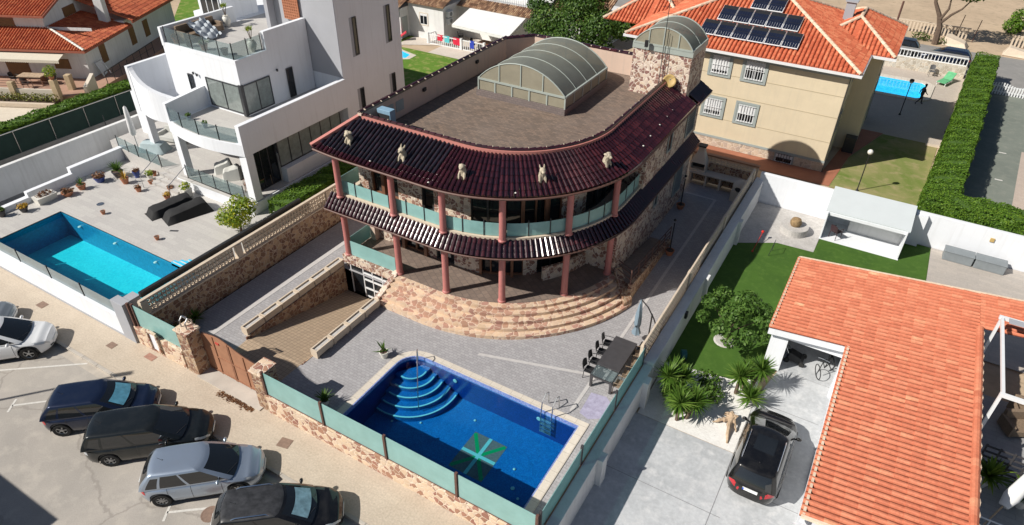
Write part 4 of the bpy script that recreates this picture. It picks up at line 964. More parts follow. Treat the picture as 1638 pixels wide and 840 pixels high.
for x,y in ((-12.55,16.97),(-7.9,16.97)):
    MB().lathe([(.0,0),(.1,0),(.1,.02),(.07,.03),(0,.03)],(0,0,0),14).build('pool_lamp','potwhite',P)
    o=[q for q in bpy.data.objects if q.parent==P and q.name.startswith('pool_lamp')][-1]
for i,o in enumerate(sorted([q for q in bpy.data.objects if q.name.startswith('pool_lamp')],key=lambda q:q.name)):
    # lamps sit on the back wall of the basin, discs facing the street
    me=o.data; x=(-12.5,-8.35)[i]
    for v in me.vertices:
        a,b,c=v.co.x+BASE[P.name][0],v.co.y+BASE[P.name][1],v.co.z+BASE[P.name][2]
        v.co=(x+a-BASE[P.name][0],16.96-c-BASE[P.name][1],-.35+b-BASE[P.name][2])
m=MB()
for x in (-8.2,-7.72):
    m.tube([(x,17.5,.19),(x,17.45,.85),(x,17.2,1.0),(x,16.9,.8),(x,16.82,.1),(x,16.82,-.9)],.024,7)
for i in range(4): m.box(-8.2,-7.72,16.76,16.88,-.15-.22*i,-.12-.22*i)
m.build('pool_ladder','steel',P,smooth=True)
m=MB()
for x,y,r_ in ((-14.0,14.35,.06),(-14.3,14.6,.05),(-12.9,14.9,.05),(-7.9,14.1,.09),(-8.3,14.9,.06),(-7.5,13.8,.06),(-11.0,16.2,.06)): m.ball((x,y,-1.27),(r_,r_,.02),8)
m.build('floor_fittings','potwhite',P)
# ---- right boundary wall
t=thing('garden_wall','long white rendered wall with piers and frosted teal glass, between the blue pool and the grey drive','wall',(-5.25,16,0))
MB().box(-5.42,-4.98,10.9,20.5,-.03,1.35).build('wall_body','white2',t,bevel=.015)
for y in (15.2,19.6): MB().box(-5.0,-4.75,y-.22,y+.22,-.03,1.4).build('wall_pier','white2',t,bevel=.02)
MB().box(-5.43,-5.36,11.5,20.4,1.352,1.385).build('glass_rail','rust',t)
for i in range(3): MB().box(-5.42,-5.40,11.6+i*3,14.42+i*3,1.39,2.3).build('glass_panel','teal',t)
for y in (11.5,14.5,17.5,20.4): MB().box(-5.46,-5.38,y-.045,y+.045,1.3,2.4).build('glass_post','charcoal',t)
m=MB(); m.ball((-4.98,15.2,1.1),.12,8); m.build('wall_lamp','greybox',t)
t=thing('garden_wall','long white rendered wall with a wide ledge and a cream openwork screen, beside the artificial turf','wall',(-5.3,30,0))
MB().box(-5.42,-4.95,20.52,39.2,-.03,1.5).build('wall_body','white2',t,bevel=.015)
MB().box(-5.60,-5.47,20.5,38.6,.12,1.2).build('screen_base','offwhite',t)
m=MB(); lattice(m,'y',-5.54,20.6,38.5,1.22,2.25,.26,.05,w=.04,d=.035); m.build('openwork_screen','coping',t)
m=MB().box(-5.585,-5.495,20.5,38.6,2.27,2.31)
for y in (20.6,26.5,32.4,38.4): m.box(-5.62,-5.45,y-.15,y+.15,1.2,2.27)
m.build('wall_coping','coping',t,bevel=.01)
for y in (27.6,33.6): MB().box(-5.1,-4.78,y-.2,y+.2,-.03,1.52).build('wall_pier','white2',t,bevel=.02)
t=tag(MB().box(-4.95,-4.84,24.4,24.62,1.15,1.45).build('wall_light','black'),'small black light on the white wall above the shaded corner of turf','wall light')
# rear wall and barbecue
t=thing('rear_wall','cream openwork wall at the back of the villa yard behind the barbecue','wall',(-7.4,39.6,0))
MB().box(-9.6,-5.45,39.55,39.75,.1,1.1).build('wall_base','crazy_wall',t)
m=MB(); lattice(m,'x',39.65,-9.6,-5.5,1.12,1.9,.2,.1); m.build('openwork_screen','coping',t)
MB().box(-9.6,-5.45,39.52,39.78,1.92,2.02).build('wall_coping','rust',t)
t=thing('barbecue_kitchen','pale outdoor barbecue with a tapering chimney and a long tiled counter','barbecue',(-8,39,.15))
m=MB(); m.box(-9.45,-5.9,38.75,39.5,.92,1.0)
for x in (-9.4,-8.4,-7.5,-6.6): m.box(x,x+.12,38.8,39.4,.15,.92)
m.build('counter','offwhite',t)
m=MB(); m.box(-9.5,-8.5,38.9,39.5,1.0,1.15); m.box(-9.5,-9.42,38.9,39.5,1.15,1.6); m.box(-8.58,-8.5,38.9,39.5,1.15,1.6)
m.hexa([(-9.5,38.85,1.6),(-8.5,38.85,1.6),(-8.5,39.5,1.6),(-9.5,39.5,1.6)],[(-9.2,39.1,2.3),(-8.8,39.1,2.3),(-8.8,39.45,2.3),(-9.2,39.45,2.3)]); m.box(-9.2,-8.8,39.1,39.45,2.3,2.6)
m.build('chimney_hood','offwhite',t); MB().box(-9.26,-8.74,39.04,39.5,2.602,2.7).build('chimney_cap','charcoal',t); MB().box(-9.4,-8.6,39.3,39.49,1.16,1.58).build('firebox','black',t)
t=thing('pizza_oven','round cream domed oven with a dark mouth at the end of the barbecue counter','oven',(-5.95,38.4,.15))
MB().box(-6.5,-5.6,37.9,38.7,.15,.9).build('oven_base','offwhite',t); MB().ball((-6.05,38.35,1.0),(.5,.5,.45),14).build('oven_dome','offwhite',t,smooth=True); MB().ball((-6.1,37.95,1.0),(.22,.12,.18),8).build('oven_mouth','black',t)
t=thing('stone_bench_wall','low stone faced wall panel behind the counter','wall panel',(-7.5,39.5,1.0)); MB().box(-8.45,-5.7,39.46,39.53,1.02,1.5).build('facing','crazy_wall',t)
# courtyard lamps and pots
def lamp(x,y,z,h,label,ball='potwhite',r=.12,g=None,name='street_lamp'):
    t=thing(name,label,'lamp post',(x,y,z),g); m=MB().lathe([(.1,0),(.08,.06),(.035,.15),(.03,h-.25),(.045,h-.2)],(x,y,z),10); m.build('post','black',t,smooth=True)
    MB().ball((x,y,z+h),(r,r,r),12).build('globe',ball,t,smooth=True); return t
def pot(x,y,z,r,h,mat,label,plant=None,pn=70,ps=.16,ph=.3,spread=1.3,name='plant_pot',cat='plant pot',rosn=0,sq=False,group=None):
    t=thing(name,label,cat,(x,y,z),group); m=MB()
    if sq: m.hexa([(x-r*.8,y-r*.8,z),(x+r*.8,y-r*.8,z),(x+r*.8,y+r*.8,z),(x-r*.8,y+r*.8,z)],[(x-r,y-r,z+h),(x+r,y-r,z+h),(x+r,y+r,z+h),(x-r,y+r,z+h)])
    else: m.lathe([(r*.65,0),(r*.9,h*.55),(r,h*.86),(r*1.1,h*.87),(r*1.1,h),(r*.92,h),(r*.9,h*.9)],(x,y,z),14)
    m.build('pot',mat,t,smooth=not sq); MB().lathe([(0,0),(r*.9,0),(r*.9,.01),(0,.012)],(x,y,z+h*.91),10).build('soil','soil',t)
    if plant:
        lf=MB()
        if rosn: rosette(lf,(x,y,z+h),rosn,ph,ph*.1,int(x*7+y*3),lo=.1,hi=1.5)
        else: leaves(lf,(x,y,z+h+ph*.45),(r*spread,r*spread,ph*.6),pn,ps*.6,int(x*13+y*5))
        lf.build('foliage',plant,t)
    return t
t=pot(-15.7,16.15,.15,.2,.35,'potwhite','ribbed white pot with a sparse spiky plant at the rounded corner of the blue pool','shrub',ph=.6,rosn=13)
pot(-15.95,12.7,.15,.18,.32,'potwhite','white pot with a small leafy yucca behind the street glass','shrub',ph=.55,rosn=40)
pot(-5.65,18.2,.15,.1,.2,'terracotta','tiny pot with a small green sprout against the glass by the pool ladder','shrub',pn=60,ph=.2,ps=.12)
for x,y,l in ((-7.65,30.4,'slim black lamp standing in a terracotta pot halfway along the east wall'),(-8.75,35.4,'slim black lamp standing in a terracotta pot near the back corner')):
    pot(x,y,.15,.24,.3,'terracotta','terracotta pot at the foot of the '+('middle' if y<31 else 'rear')+' yard lamp'); lamp(x,y,.44,1.9,l,'black',.08)
# plants in the shaded bed by the gate
t=thing('bed_plants','dark spiky plants in the shade below the openwork wall by the street glass','plant',(-24.6,12.7,.15)); lf=MB()
for i,(x,y) in enumerate(((-24.7,12.3),(-24.4,12.9),(-24.75,13.5),(-24.2,12.2))): rosette(lf,(x,y,.3),45,.6,.06,i+40,lo=0)
lf.build('foliage','shrub',t)
# dining table, chairs, cantilever parasol
t=thing('dining_table','long dark rectangular outdoor dining table beside the glass wall','table',(-6.7,20.6,.15))
MB().box(-7.22,-6.2,19.95,22.0,.83,.88).build('tabletop','charcoal',t,bevel=.01)
MB().box(-7.2,-6.22,19.25,19.93,.8,.83).build('glass_leaf','clear',t)
for x in (-7.15,-6.27):
    for y in (19.3,21.9): MB().box(x-.05,x+.05,y-.05,y+.05,.15,.82).build('leg','charcoal',t)
m=MB().box(-7.2,-6.22,19.22,19.27,.76,.83); m.box(-7.22,-7.16,19.27,21.95,.74,.8); m.box(-6.26,-6.2,19.27,21.95,.74,.8); m.build('table_frame','charcoal',t)
def chair_a(name,label,loc,rz,mat,group,arm=True):
    t=local(name,label,'chair',loc,rz,group)
    m=MB(); m.box(-.23,.23,-.22,.24,.42,.46); m.build('seat',mat,t,bevel=.01)
    b=MB(); 
    n=8; A=[(-.22+.44*i/n, .24+.05*sin(pi*i/n)) for i in range(n+1)]; B=[(x,y+.03) for x,y in A]
    b.band(A,B,.5,.86,.5,.86); b.v=[(x,y+(z-.5)*.2,z+(.06*(1-(x/.22)**2) if z>.7 else 0)) for x,y,z in b.v]; b.build('backrest',mat,t)
    for x in (-.21,.21):
        for y in (-.2,.22): MB().cyl((x,y,.42),(x*1.1,y*1.12,0),.02,.016,6).build('leg',mat,t)
    if arm:
        for x in (-.25,.25): MB().tube([(x,-.2,.44),(x,-.2,.64),(x,.1,.66),(x,.25,.62)],.018,5).build('armrest',mat,t)
    return t
ord4=['nearest the street','second from the street','third from the street','farthest from the street']
c0=None
for i,(x,y) in enumerate(((-7.42,19.75),(-7.44,20.35),(-7.42,21.05),(-7.42,21.7))):
    lab=f'dark rounded dining chair on the pool side of the long table, {ord4[i]}'
    if c0 is None: c0=chair_a('dining_chair',lab,(x,y,.15),pi/2,'black','chairs at the long dining table'); c0.scale=(.9,.9,.95)
    else: dup(c0,(x,y,.15),pi/2+.05*i,lab,'chairs at the long dining table')
c1=None
for i,(x,y) in enumerate(((-5.98,19.6),(-5.9,20.3),(-5.85,21.1),(-5.95,21.75))):
    lab=f'brown rattan armchair on the wall side of the long table, {ord4[i]}'
    if c1 is None: c1=chair_a('dining_chair',lab,(x,y,.15),-pi/2,'rattan','chairs at the long dining table')
    else: dup(c1,(x,y,.15),-pi/2+.12*i,lab,'chairs at the long dining table')
t=thing('parasol','folded grey blue cantilever parasol hanging beside its dark mast','parasol',(-5.95,22.65,.15))
m=MB().cyl((-5.95,22.65,.15),(-5.95,22.65,2.2),.035,n=8); m.tube([(-5.6,22.75,1.3),(-5.85,22.65,2.0),(-6.2,22.72,2.45),(-6.58,22.88,2.6)],.03,6); m.tube([(-5.95,22.65,1.0),(-5.6,22.75,1.3)],.025,6); m.box(-6.3,-5.6,22.3,23.0,.16,.2); m.build('mast','black',t)
m=MB().lathe([(.02,2.5),(.06,2.3),(.13,1.6),(.16,1.1),(.1,.95),(.2,.55),(.1,.5)],(-6.6,22.9,.1),14); 
m.v=[(x+.03*sin(z*9+y*40),y+.03*cos(z*7+x*50),z) for x,y,z in m.v]; m.build('folded_canopy','bluecloth',t,smooth=True)
t=thing('wind_ornament','thin metal ornament standing by the openwork screen','ornament',(-5.85,23.8,.15)); m=MB().tube([(-5.85,23.8,.15),(-5.85,23.8,.9),(-5.75,23.75,1.1),(-5.62,23.7,1.0)],.015,5); m.ball((-5.72,23.74,1.12),.09,7); m.build('rod','steel',t)
# ---------------------------------------------------------------- white house on the left and its pool terrace
W=thing('white_house','tall modern white house with stepped terraces and glass balustrades','house',(-32,26,0))
FL=1.9
m=MB(); m.slab([(-42,21.3),(-40.2,20.9),(-34.2,20.6),(-28.25,20.5),(-28.25,34.5),(-42,34.5)],.5,FL); m.build('ground_terrace','leftterr',W)
m=MB(); m.box(-34.4,-28.2,20.42,20.5,.9,FL-.05); m.box(-28.25,-28.15,20.4,34.4,.0,FL-.05); m.build('plinth','white',W)
MB().box(-34.3,-28.15,20.38,20.62,FL-.048,FL+.0).build('terrace_edge','leftterr',W)
# columns
for (x0,x1,y0,y1,z1) in ((-28.75,-28.2,20.75,21.25,4.6),(-34.15,-33.7,20.75,21.15,4.6),(-41.3,-40.8,23.2,23.7,4.7),(-38.1,-37.8,23.9,24.2,4.6)):
    MB().box(x0,x1,y0,y1,FL,z1).build('column','white',W,bevel=.015)
# first floor slab with bowed front
n=12; bow=[(-34.15+5.9*i/n, 20.72-.42*sin(pi*i/n)) for i in range(n+1)]
m=MB(); m.slab(bow+[(-28.23,28.7),(-34.15,28.7)],4.62,5.3); m.build('first_floor_slab','white',W)
m=MB(); m.sheet([(x,y+.1) for x,y in bow[1:-1]]+[(-28.5,28.7),(-34.0,28.7)],5.304); m.build('balcony_floor','leftterr',W)
m=MB(); m.box(-28.5,-28.2,20.72,28.75,4.6,6.34); m.build('parapet_wall','white',W,bevel=.015)
m=MB(); m.hexa([(-34.2,20.72,4.63),(-33.95,20.72,4.63),(-33.95,23.4,4.63),(-34.2,23.4,4.63)],[(-34.2,20.72,6.3),(-33.95,20.72,6.3),(-33.95,23.4,6.5),(-34.2,23.4,6.5)]); m.build('parapet_wall','white',W)
# left wing with curved screen wall
A=[];n=14
for i in range(n+1):
    u=i/n; A.append((-38.2-2.6*(1-u)**1.5*0+ (4.0*u), 21.75-.55*sin(pi*u)*.9))
m=MB(); m.band(A,[(x,y+.25) for x,y in A],4.65,7.3,4.65,7.3); m.v=[(x,y,(z if z<5 else 7.3-1.2*max(0,(x+38.2)/4.0)**.7)) for x,y,z in m.v]; m.build('wing_wall','white',W)
m=MB(); m.box(-38.4,-38.15,21.7,28.5,4.65,7.3); m.build('wing_wall','white',W)
m=MB(); m.box(-38.15,-34.2,22.0,28.5,4.65,5.2); m.build('wing_floor','white',W); 
m=MB(); m.box(-38.3,-37.9,21.75,22.15,FL,4.65); m.build('column','white',W)
# ground floor: recessed rooms
m=MB(); m.box(-38.0,-34.9,26.5,28.6,FL,4.62); m.box(-34.9,-30.9,25.6,28.6,FL,4.62); m.box(-28.75,-28.3,23.3,28.7,FL,2.75); m.build('ground_floor_wall','white',W)
def glassbay(par,x0,x1,y0,y1,z0,z1,nx,mat='glass2',fr='frame_dark',t=.05):
    """vertical window panel; thin in x or y"""
    w=MB(); f=MB()
    if abs(x1-x0)>abs(y1-y0):
        w.box(x0,x1,y0,y0+.03,z0,z1)
        for i in range(nx+1): x=x0+(x1-x0)*i/nx; f.box(x-t/2,x+t/2,y0-.03,y0-.001,z0,z1)
        for z in (z0,z1-.06): f.box(x0,x1,y0-.028,y0-.002,z,z+.06)
    else:
        w.box(x0-.03,x0,y0,y1,z0,z1)
        for i in range(nx+1): y=y0+(y1-y0)*i/nx; f.box(x0+.001,x0+.03,y-t/2,y+t/2,z0,z1)
        for z in (z0,z1-.06): f.box(x0+.002,x0+.028,y0,y1,z,z+.06)
    o=w.build('window',mat,par); f.build('window_frame',fr,o); return o
glassbay(W,-28.72,-28.72,23.3,28.4,2.76,4.58,6); glassbay(W,-28.9,-28.9,21.6,23.25,FL,4.58,3,'glass')
glassbay(W,-34.7,-31.0,25.58,25.6,FL+.05,4.4,3,'glass')
MB().box(-30.9,-28.9,21.6,28.5,4.5,4.6).build('ceiling','greyrender',W)
# first floor block
m=MB(); m.box(-36.8,-30.8,23.4,28.8,5.0,8.4); m.box(-36.8,-33.5,28.8,34.4,5.0,8.4); m.build('first_floor_block','white',W,bevel=.015)
glassbay(W,-33.6,-30.85,23.36,23.38,5.45,7.1,2); glassbay(W,-30.76,-30.76,23.5,25.4,5.4,7.1,2)
MB().box(-30.95,-30.74,23.32,23.5,5.35,7.15).build('corner_post','frame_dark',W)
glassbay(W,-35.15,-34.8,23.36,23.38,5.6,7.0,1,'glass'); glassbay(W,-30.76,-30.76,26.7,27.15,5.35,7.1,1,'glass')
for x,y,z in ((-34.55,23.3,7.15),(-34.25,23.3,7.1),(-30.7,26.0,7.25)): MB().box(x-.05,x+.05,y-.03,y+.04,z-.08,z+.06).build('wall_light','frame_dark',W)
# roof terrace
MB().slab(rect(-36.6,-31.0,23.5,34.3),8.38,8.43).build('roof_terrace','leftterr',W)
m=MB(); m.box(-36.83,-36.61,23.38,28.6,8.3,9.35); m.build('roof_parapet','white',W,bevel=.01)
m=MB(); m.box(-31.05,-30.785,25.6,28.79,8.3,9.5); m.build('roof_parapet','white',W,bevel=.01)
m=MB(); m.box(-36.6,-30.79,23.385,23.55,8.3,8.5); m.box(-30.95,-30.785,23.55,25.6,8.3,8.499); m.build('roof_edge','white',W)
def glassrail(parent,pts,z0,h,every=1.1,mat='clear'):
    for (a,b) in zip(pts[:-1],pts[1:]):
        A_=Vector((*a,0));B_=Vector((*b,0));L=(B_-A_).length;n=max(1,round(L/every))
        g=MB(); g.bar(A_+Vector((0,0,z0+h/2)),B_+Vector((0,0,z0+h/2)),.012,h*.92); g.build('glass_panel',mat,parent)
        for i in range(n+1): q=A_.lerp(B_,i/n); MB().box(q.x-.02,q.x+.02,q.y-.02,q.y+.02,z0,z0+h+.03).build('rail_post','frame_dark',parent)
glassrail(W,[(-36.5,23.5),(-31.0,23.5),(-31.0,25.5)],8.43,.95)
glassrail(W,[(x,y+.12) for x,y in bow[::3]],5.3,.85,1.4)
glassrail(W,[(-33.6,20.6),(-28.9,20.6)],FL,.85,1.2)
# tower
m=MB(); m.box(-33.4,-28.4,28.85,34.5,0,14); m.build('tower_wall','white',W,bevel=.015)
MB().box(-33.38,-28.42,28.82,28.849,6.35,14).build('tower_front','greyrender',W)
MB().box(-33.2,-28.36,34.5,40,0,.4).build('rear_slab','white',W)
for y in (29.9,33.0):
    for z0,z1 in ((3.2,5.3),(7.3,9.6)):
        MB().box(-28.5,-28.39,y,y+.55,z0,z1).build('window_recess','greyrender',W); glassbay(W,-28.385,-28.385,y+.25,y+.55,z0+.05,z1-.02,1,'glass')
# penthouse fragments at the top of the frame
MB().box(-47,-41.02,36,38.4,0,8.6).build('lawn_shade_wing','white',W); MB().box(-41,-33.45,28.85,38.4,0,8.37).build('rear_block','white',W)  # unseen wing added, and block deepened, to throw shade on the back lawn
m=MB(); m.box(-39.5,-37.3,28.3,31,4.6,10.5); m.build('penthouse_wall','white',W); glassbay(W,-39.2,-37.5,28.26,28.28,8.2,10.2,3,'glass','frame_white')
m=MB(); m.box(-33.5,-33.2,28.3,28.8,8.4,12); m.build('penthouse_wall','greyrender',W)
m=MB(); lattice(m,'x',28.7,-32.3,-31.1,9.3,10.9,.16,.06); m.build('trellis','terracotta',W)
# steps from the terrace to the pool level
m=MB()
for k in range(4): m.box(-35.9,-33.6,20.6-.3*(k+1),20.6-.3*k+.0,1.19,FL-.17*(k+1))
m.build('terrace_steps','leftterr',W)
m=MB()
for x in (-36.0,-33.5):
    m.tube([(x,20.6,FL),(x,20.6,FL+.85),(x,19.2,1.2+.85),(x,19.2,1.2)],.02,6)
m.build('step_rail','steel',W)
glassrail(W,[(-40.6,21.0),(-38.4,20.8),(-36.1,20.7)],FL,.8,1.1)
# furniture on the terraces
def sofa(name,label,x,y,z,rz,mat,l=1.6):
    t=local(name,label,'sofa',(x,y,z),rz); MB().box(-l/2,l/2,-.4,.4,.12,.42).build('seat',mat,t,bevel=.03); MB().box(-l/2,l/2,.28,.45,.42,.85).build('backrest',mat,t,bevel=.03)
    for s in (-1,1): MB().box(s*l/2-.08,s*l/2+.08,-.4,.4,.1,.62).build('armrest',mat,t,bevel=.02)
    return t
sofa('sofa','dark rattan sofa on the roof terrace draped with a pale blanket',-35.95,25.4,8.43,pi/2,'rattan',2.6)
bl=MB(); n=9; vs=[(-36.1+1.3*i/n,24.7+1.3*j/n,8.43+max(.03,(.9-.75*i/n+.09*sin(i*2.1+j)+.07*cos(j*2.7)))) for j in range(n+1) for i in range(n+1)]
bl.add(vs,[(j*(n+1)+i,j*(n+1)+i+1,(j+1)*(n+1)+i+1,(j+1)*(n+1)+i) for j in range(n) for i in range(n)])
tag(bl.build('blanket',plain('grey_blue_blanket',(.42,.46,.5),.9,.18,5,.4,bsc=20),smooth=True),'grey and white blanket thrown over the dark roof terrace sofa','blanket')
def urn(x,y,z,label):
    t=thing('urn',label,'urn',(x,y,z)); MB().lathe([(.12,0),(.22,.2),(.26,.38),(.22,.55),(.14,.62),(.17,.66),(.13,.66)],(x,y,z),14).build('jar','potwhite',t,smooth=True)
    m=MB(); lf=MB()
    for i,(a,b) in enumerate(((.12,.05),(-.15,.1),(.02,-.14))):
        m.tube([(x,y,z+.6),(x+a,y+b,z+1.15)],.02,5); rosette(lf,(x+a,y+b,z+1.15),26,.28,.035,i,lo=.1)
    m.build('stem','bark',t); lf.build('foliage','lemon',t)
urn(-36.25,27.6,8.43,'white urn with a tall spiky plant by the far parapet of the roof terrace'); urn(-31.4,25.2,8.43,'white urn with a spiky plant behind the glass at the roof terrace corner')
for i,(x,y,mt,pl) in enumerate(((-36.1,23.85,'terracotta','redleaf'),(-35.0,23.85,'potdark',None),(-33.8,23.9,'terracotta','shrub'),(-32.2,23.95,'potdark',None))):
    pot(x,y,8.43,.2,.36,mt,f'{"terracotta" if mt=="terracotta" else "dark"} pot behind the roof terrace glass, {ordw[i]} from the left',pl,pn=60,ph=.2)
for i,(x,y) in enumerate(((-33.2,21.4),(-31.6,21.2),(-28.9,21.2))): pot(x,y,5.31,.14,.26,'bluecloth',f'small blue grey pot on the first floor balcony, {ordw[i]} from the left','shrub',pn=40,ph=.15)
def covered(name,label,x,y,z,rz,L,Wd,h,mat,cat,back=.0):
    t=MB(); c,s=cos(rz),sin(rz); n=10; k=6; vs=[]
    rg=random.Random(int(x*10))
    for i in range(n+1):
        u=i/n; hh=h*(1-back)+h*back*u**2 if back else h
        for j in range(k+1):
            v=j/k; e=min(1,4*min(v,1-v)+.0)*min(1,6*min(u,1-u)); zz=hh*(e**.28) if e>0 else 0
            px=(u-.5)*L; py=(v-.5)*Wd; zz=max(0,zz+rg.uniform(-.03,.03)*(e>0)); vs.append((x+px*c-py*s,y+px*s+py*c,z+zz))
    t.add(vs,[(i*(k+1)+j,(i+1)*(k+1)+j,(i+1)*(k+1)+j+1,i*(k+1)+j+1) for i in range(n) for j in range(k)])
    return tag(t.build(name,mat,smooth=True,base=(x,y,z)),label,cat)
covered('covered_lounger','black covered sun lounger nearer the pool, left of its twin',-32.6,18.5,1.2,radians(75),2.6,1.1,.72,'blackcloth','sun lounger',.35)
covered('covered_lounger','black covered sun lounger on the right of the pair beside the house steps',-31.4,18.6,1.2,radians(72),2.5,1.2,.8,'blackcloth','sun lounger',.4)
covered('covered_armchair','pale covered armchair under the white balcony, left of the pair',-32.6,22.3,FL,.9,1.1,.9,.85,'greycloth','armchair',.4)
covered('covered_armchair','pale covered armchair under the white balcony, right of the pair',-31.5,22.0,FL,.8,1.1,.95,.9,'greycloth','armchair',.35)
covered('covered_table','grey blue covered table on the upper left terrace beside the closed parasol',-38.3,21.9,FL,.3,1.7,1.0,.65,plain('pale_blue_cover',(.36,.44,.46),.7,.1,3,.2),'table')
sofa('sofa','pale cushioned outdoor sofa on the upper left terrace',-38.4,23.4,FL,.2,'greycloth',1.7)
t=thing('parasol','closed white parasol standing on the upper left terrace','parasol',(-39.2,21.4,FL)); MB().cyl((-39.2,21.4,FL),(-39.25,21.4,FL+1.1),.025,n=6).build('pole','steel',t)
MB().lathe([(.1,1.0),(.2,1.15),(.17,1.8),(.13,2.5),(.1,2.8),(.0,2.9)],(-39.25,21.4,FL),10).build('folded_canopy','canvas',t,smooth=True)
chair_a('terrace_chair','wooden terrace chair under the white balcony near the right column',(-29.5,21.5,FL),.8,'frame_brown',None)
chair_a('terrace_chair','wooden terrace chair in front of the dark ground floor glazing',(-29.2,22.6,FL),2.4,'rattan',None)
tag(MB().lathe([(.0,0),(.35,0),(.35,.03),(.03,.04),(.03,-.0)],(-29.2,22.0,FL+.6),12).cyl((-29.2,22.0,FL),(-29.2,22.0,FL+.6),.03).build('side_table','frame_brown'),'small round wooden table between the two wooden terrace chairs','table')
tag(MB().obox((-34.6,24.9,FL+.75),(.6,.5,1.5),.5).build('log_store','terracotta'),'reddish brown cabinet against the back wall under the balcony','cabinet')
# neighbour's pool
P=thing('swimming_pool','bright turquoise rectangular pool behind the white street wall','swimming pool',(-32.2,13.4,-.3))
basin(P,LP,-.35,1.15,mosaic('deep_turquoise_mosaic',(.006,.17,.32),(.01,.22,.40),12),'mos_teal'); MB().sheet(LP,1.02).build('water','water_light',P)
m=MB()
for k in range(3): m.box(-28.3+.28*k,-27.3,15.15+.22*k-.0,15.37+.22*k,1.0,1.206)
m.build('pool_steps','mos_sky',P)
m=MB()
for k in range(3): m.box(-28.25+.28*k,-27.35,15.2+.22*k,15.26+.22*k,1.207,1.212)
m.build('step_nosing','potwhite',P)
m=MB()
for x in (-36.0,-32.9,-29.6): m.lathe([(.0,0),(.1,0),(.07,.03),(0,.03)],(x,15.08,.75),10)
m.build('pool_lamp','potwhite',P)
tag(MB().box(-25.66,-25.5,11.9,21.5,2.3,2.56).build('black_strip','black'),'long black strip along the back of the cream openwork wall beside the turquoise pool','strip')
t=thing('street_wall','long white street wall with smoked glass panels in front of the turquoise pool','wall',(-40,11.3,0))
MB().box(-60,-26.6,11.15,11.42,.0,1.3).build('wall_body','white',t,bevel=.01)
MB().box(-60,-26.6,11.12,11.148,.0,.22).build('wall_skirting','greyrender',t)
x=-26.62
for i in range(8):
    MB().box(x-2.55,x-.08,11.27,11.285,1.31,1.98).build('glass_panel','greyglass',t); MB().box(x-.06,x-.01,11.25,11.3,1.3,2.05).build('glass_post','frame_dark',t); x-=2.6
MB().box(-26.6,-25.76,11.1,11.5,0,2.3).build('end_pillar','greyrender',t,bevel=.01)
MB().box(-26.3,-25.8,11.5,12.0,1.2,2.28).build('end_pillar','greyrender',t,bevel=.01)
# flower wall and lane wall
t=thing('stepped_wall','low white stepped wall along the far edge of the pale terrace','wall',(-40.4,17,1.2))
m=MB(); m.box(-40.3,-39.95,11.6,14.9,.5,1.5); m.box(-40.42,-40.1,14.9,17.6,.5,1.72); m.box(-40.6,-40.25,17.6,21.2,.5,2.0); m.build('wall_body','white',t,bevel=.015)
t=tag(MB().box(-43.1,-42.8,5,30,.0,2.4).build('lane_wall','white2',bevel=.015),'long plain white wall between the beige lane and the pale terrace','wall')
# pots on the terrace
pl=[(-39.2,14.1,.22,.28,'potdark','fadedleaf','dark pot full of yellow flowers by the low white wall',90,.22,0),
(-38.9,16.4,.3,.24,'terracotta','redleaf','wide brown bowl of dry reddish plants by the low white wall',90,.16,0),
(-38.9,17.25,.24,.32,'terracotta','shrub','terracotta pot with a small cactus like palm',0,.45,26),
(-38.85,18.35,.3,.32,'potblue','redleaf','dark blue pot of rusty leaved plants in the row by the wall',120,.3,0),
(-38.5,19.3,.3,.4,'potdark','shrub','large dark pot with a bushy dark green palm',0,.7,60),
(-37.5,19.85,.2,.42,'potblue','redleaf','tall blue pot with purple red flowers',50,.16,0),
(-37.4,19.0,.22,.36,'terracotta','fadedleaf','terracotta pot with an orange tipped spiky plant',0,.5,30),
(-33.1,19.9,.26,.5,'potwhite','lemon','square white pot with a bright green bush by the covered loungers',120,.38,0),
(-36.6,20.1,.18,.3,'potwhite','lemon','white pot with a bright green herb near the terrace steps',80,.3,0),
(-35.3,16.2,.12,.22,'terracotta',None,'small empty terracotta pot alone in the middle of the pale terrace',0,0,0),
(-30.6,16.1,.12,.22,'terracotta',None,'small terracotta pot alone near the pool steps',0,0,0),
(-35.9,18.8,.17,.26,'terracotta','redleaf','small terracotta pot of reddish flowers left of the handrail',40,.14,0),
(-36.1,19.75,.14,.22,'terracotta',None,'little brown pot below the bottom step, left one',0,0,0),
(-36.8,20.5,.14,.22,'terracotta','redleaf','little brown pot against the terrace plinth',30,.1,0),
(-34.4,19.8,.15,.24,'terracotta','redleaf','little brown pot beside the steel handrail foot',30,.1,0),
(-35.0,20.3,.15,.24,'terracotta','redleaf','little brown pot on the terrace steps',30,.12,0),
(-33.75,19.1,.18,.26,'terracotta','fadedleaf','terracotta pot with pale flowers behind the covered loungers',60,.18,0),
(-39.7,13.2,.2,.35,'potdark','shrub','dark pot with dark leaves at the near end of the low white wall',60,.25,0)]
for (x,y,r,h,mt,pm,lab,pn,ph,ro) in pl: pot(x,y,1.2,r,h,mt,lab,pm,pn=pn,ph=ph,rosn=ro,sq='square' in lab)
t=thing('trough_planter','long pale stone trough planted with small flowers','planter',(-39.3,15.4,1.2)); MB().hexa([(-39.6,14.9,1.2),(-39.1,14.9,1.2),(-39.1,15.9,1.2),(-39.6,15.9,1.2)],[(-39.68,14.85,1.6),(-39.02,14.85,1.6),(-39.02,15.95,1.6),(-39.68,15.95,1.6)]).build('trough','potwhite',t)
lf=MB(); leaves(lf,(-39.35,15.4,1.68),(.25,.5,.12),90,.1,4); lf.build('foliage','redleaf',t)
tag(MB().lathe([(0,0),(.2,0),(.2,.015),(0,.015)],(-36.45,16.75,1.201),14).build('round_cover','steel'),'round grey skimmer cover set in the pale terrace','drain cover')
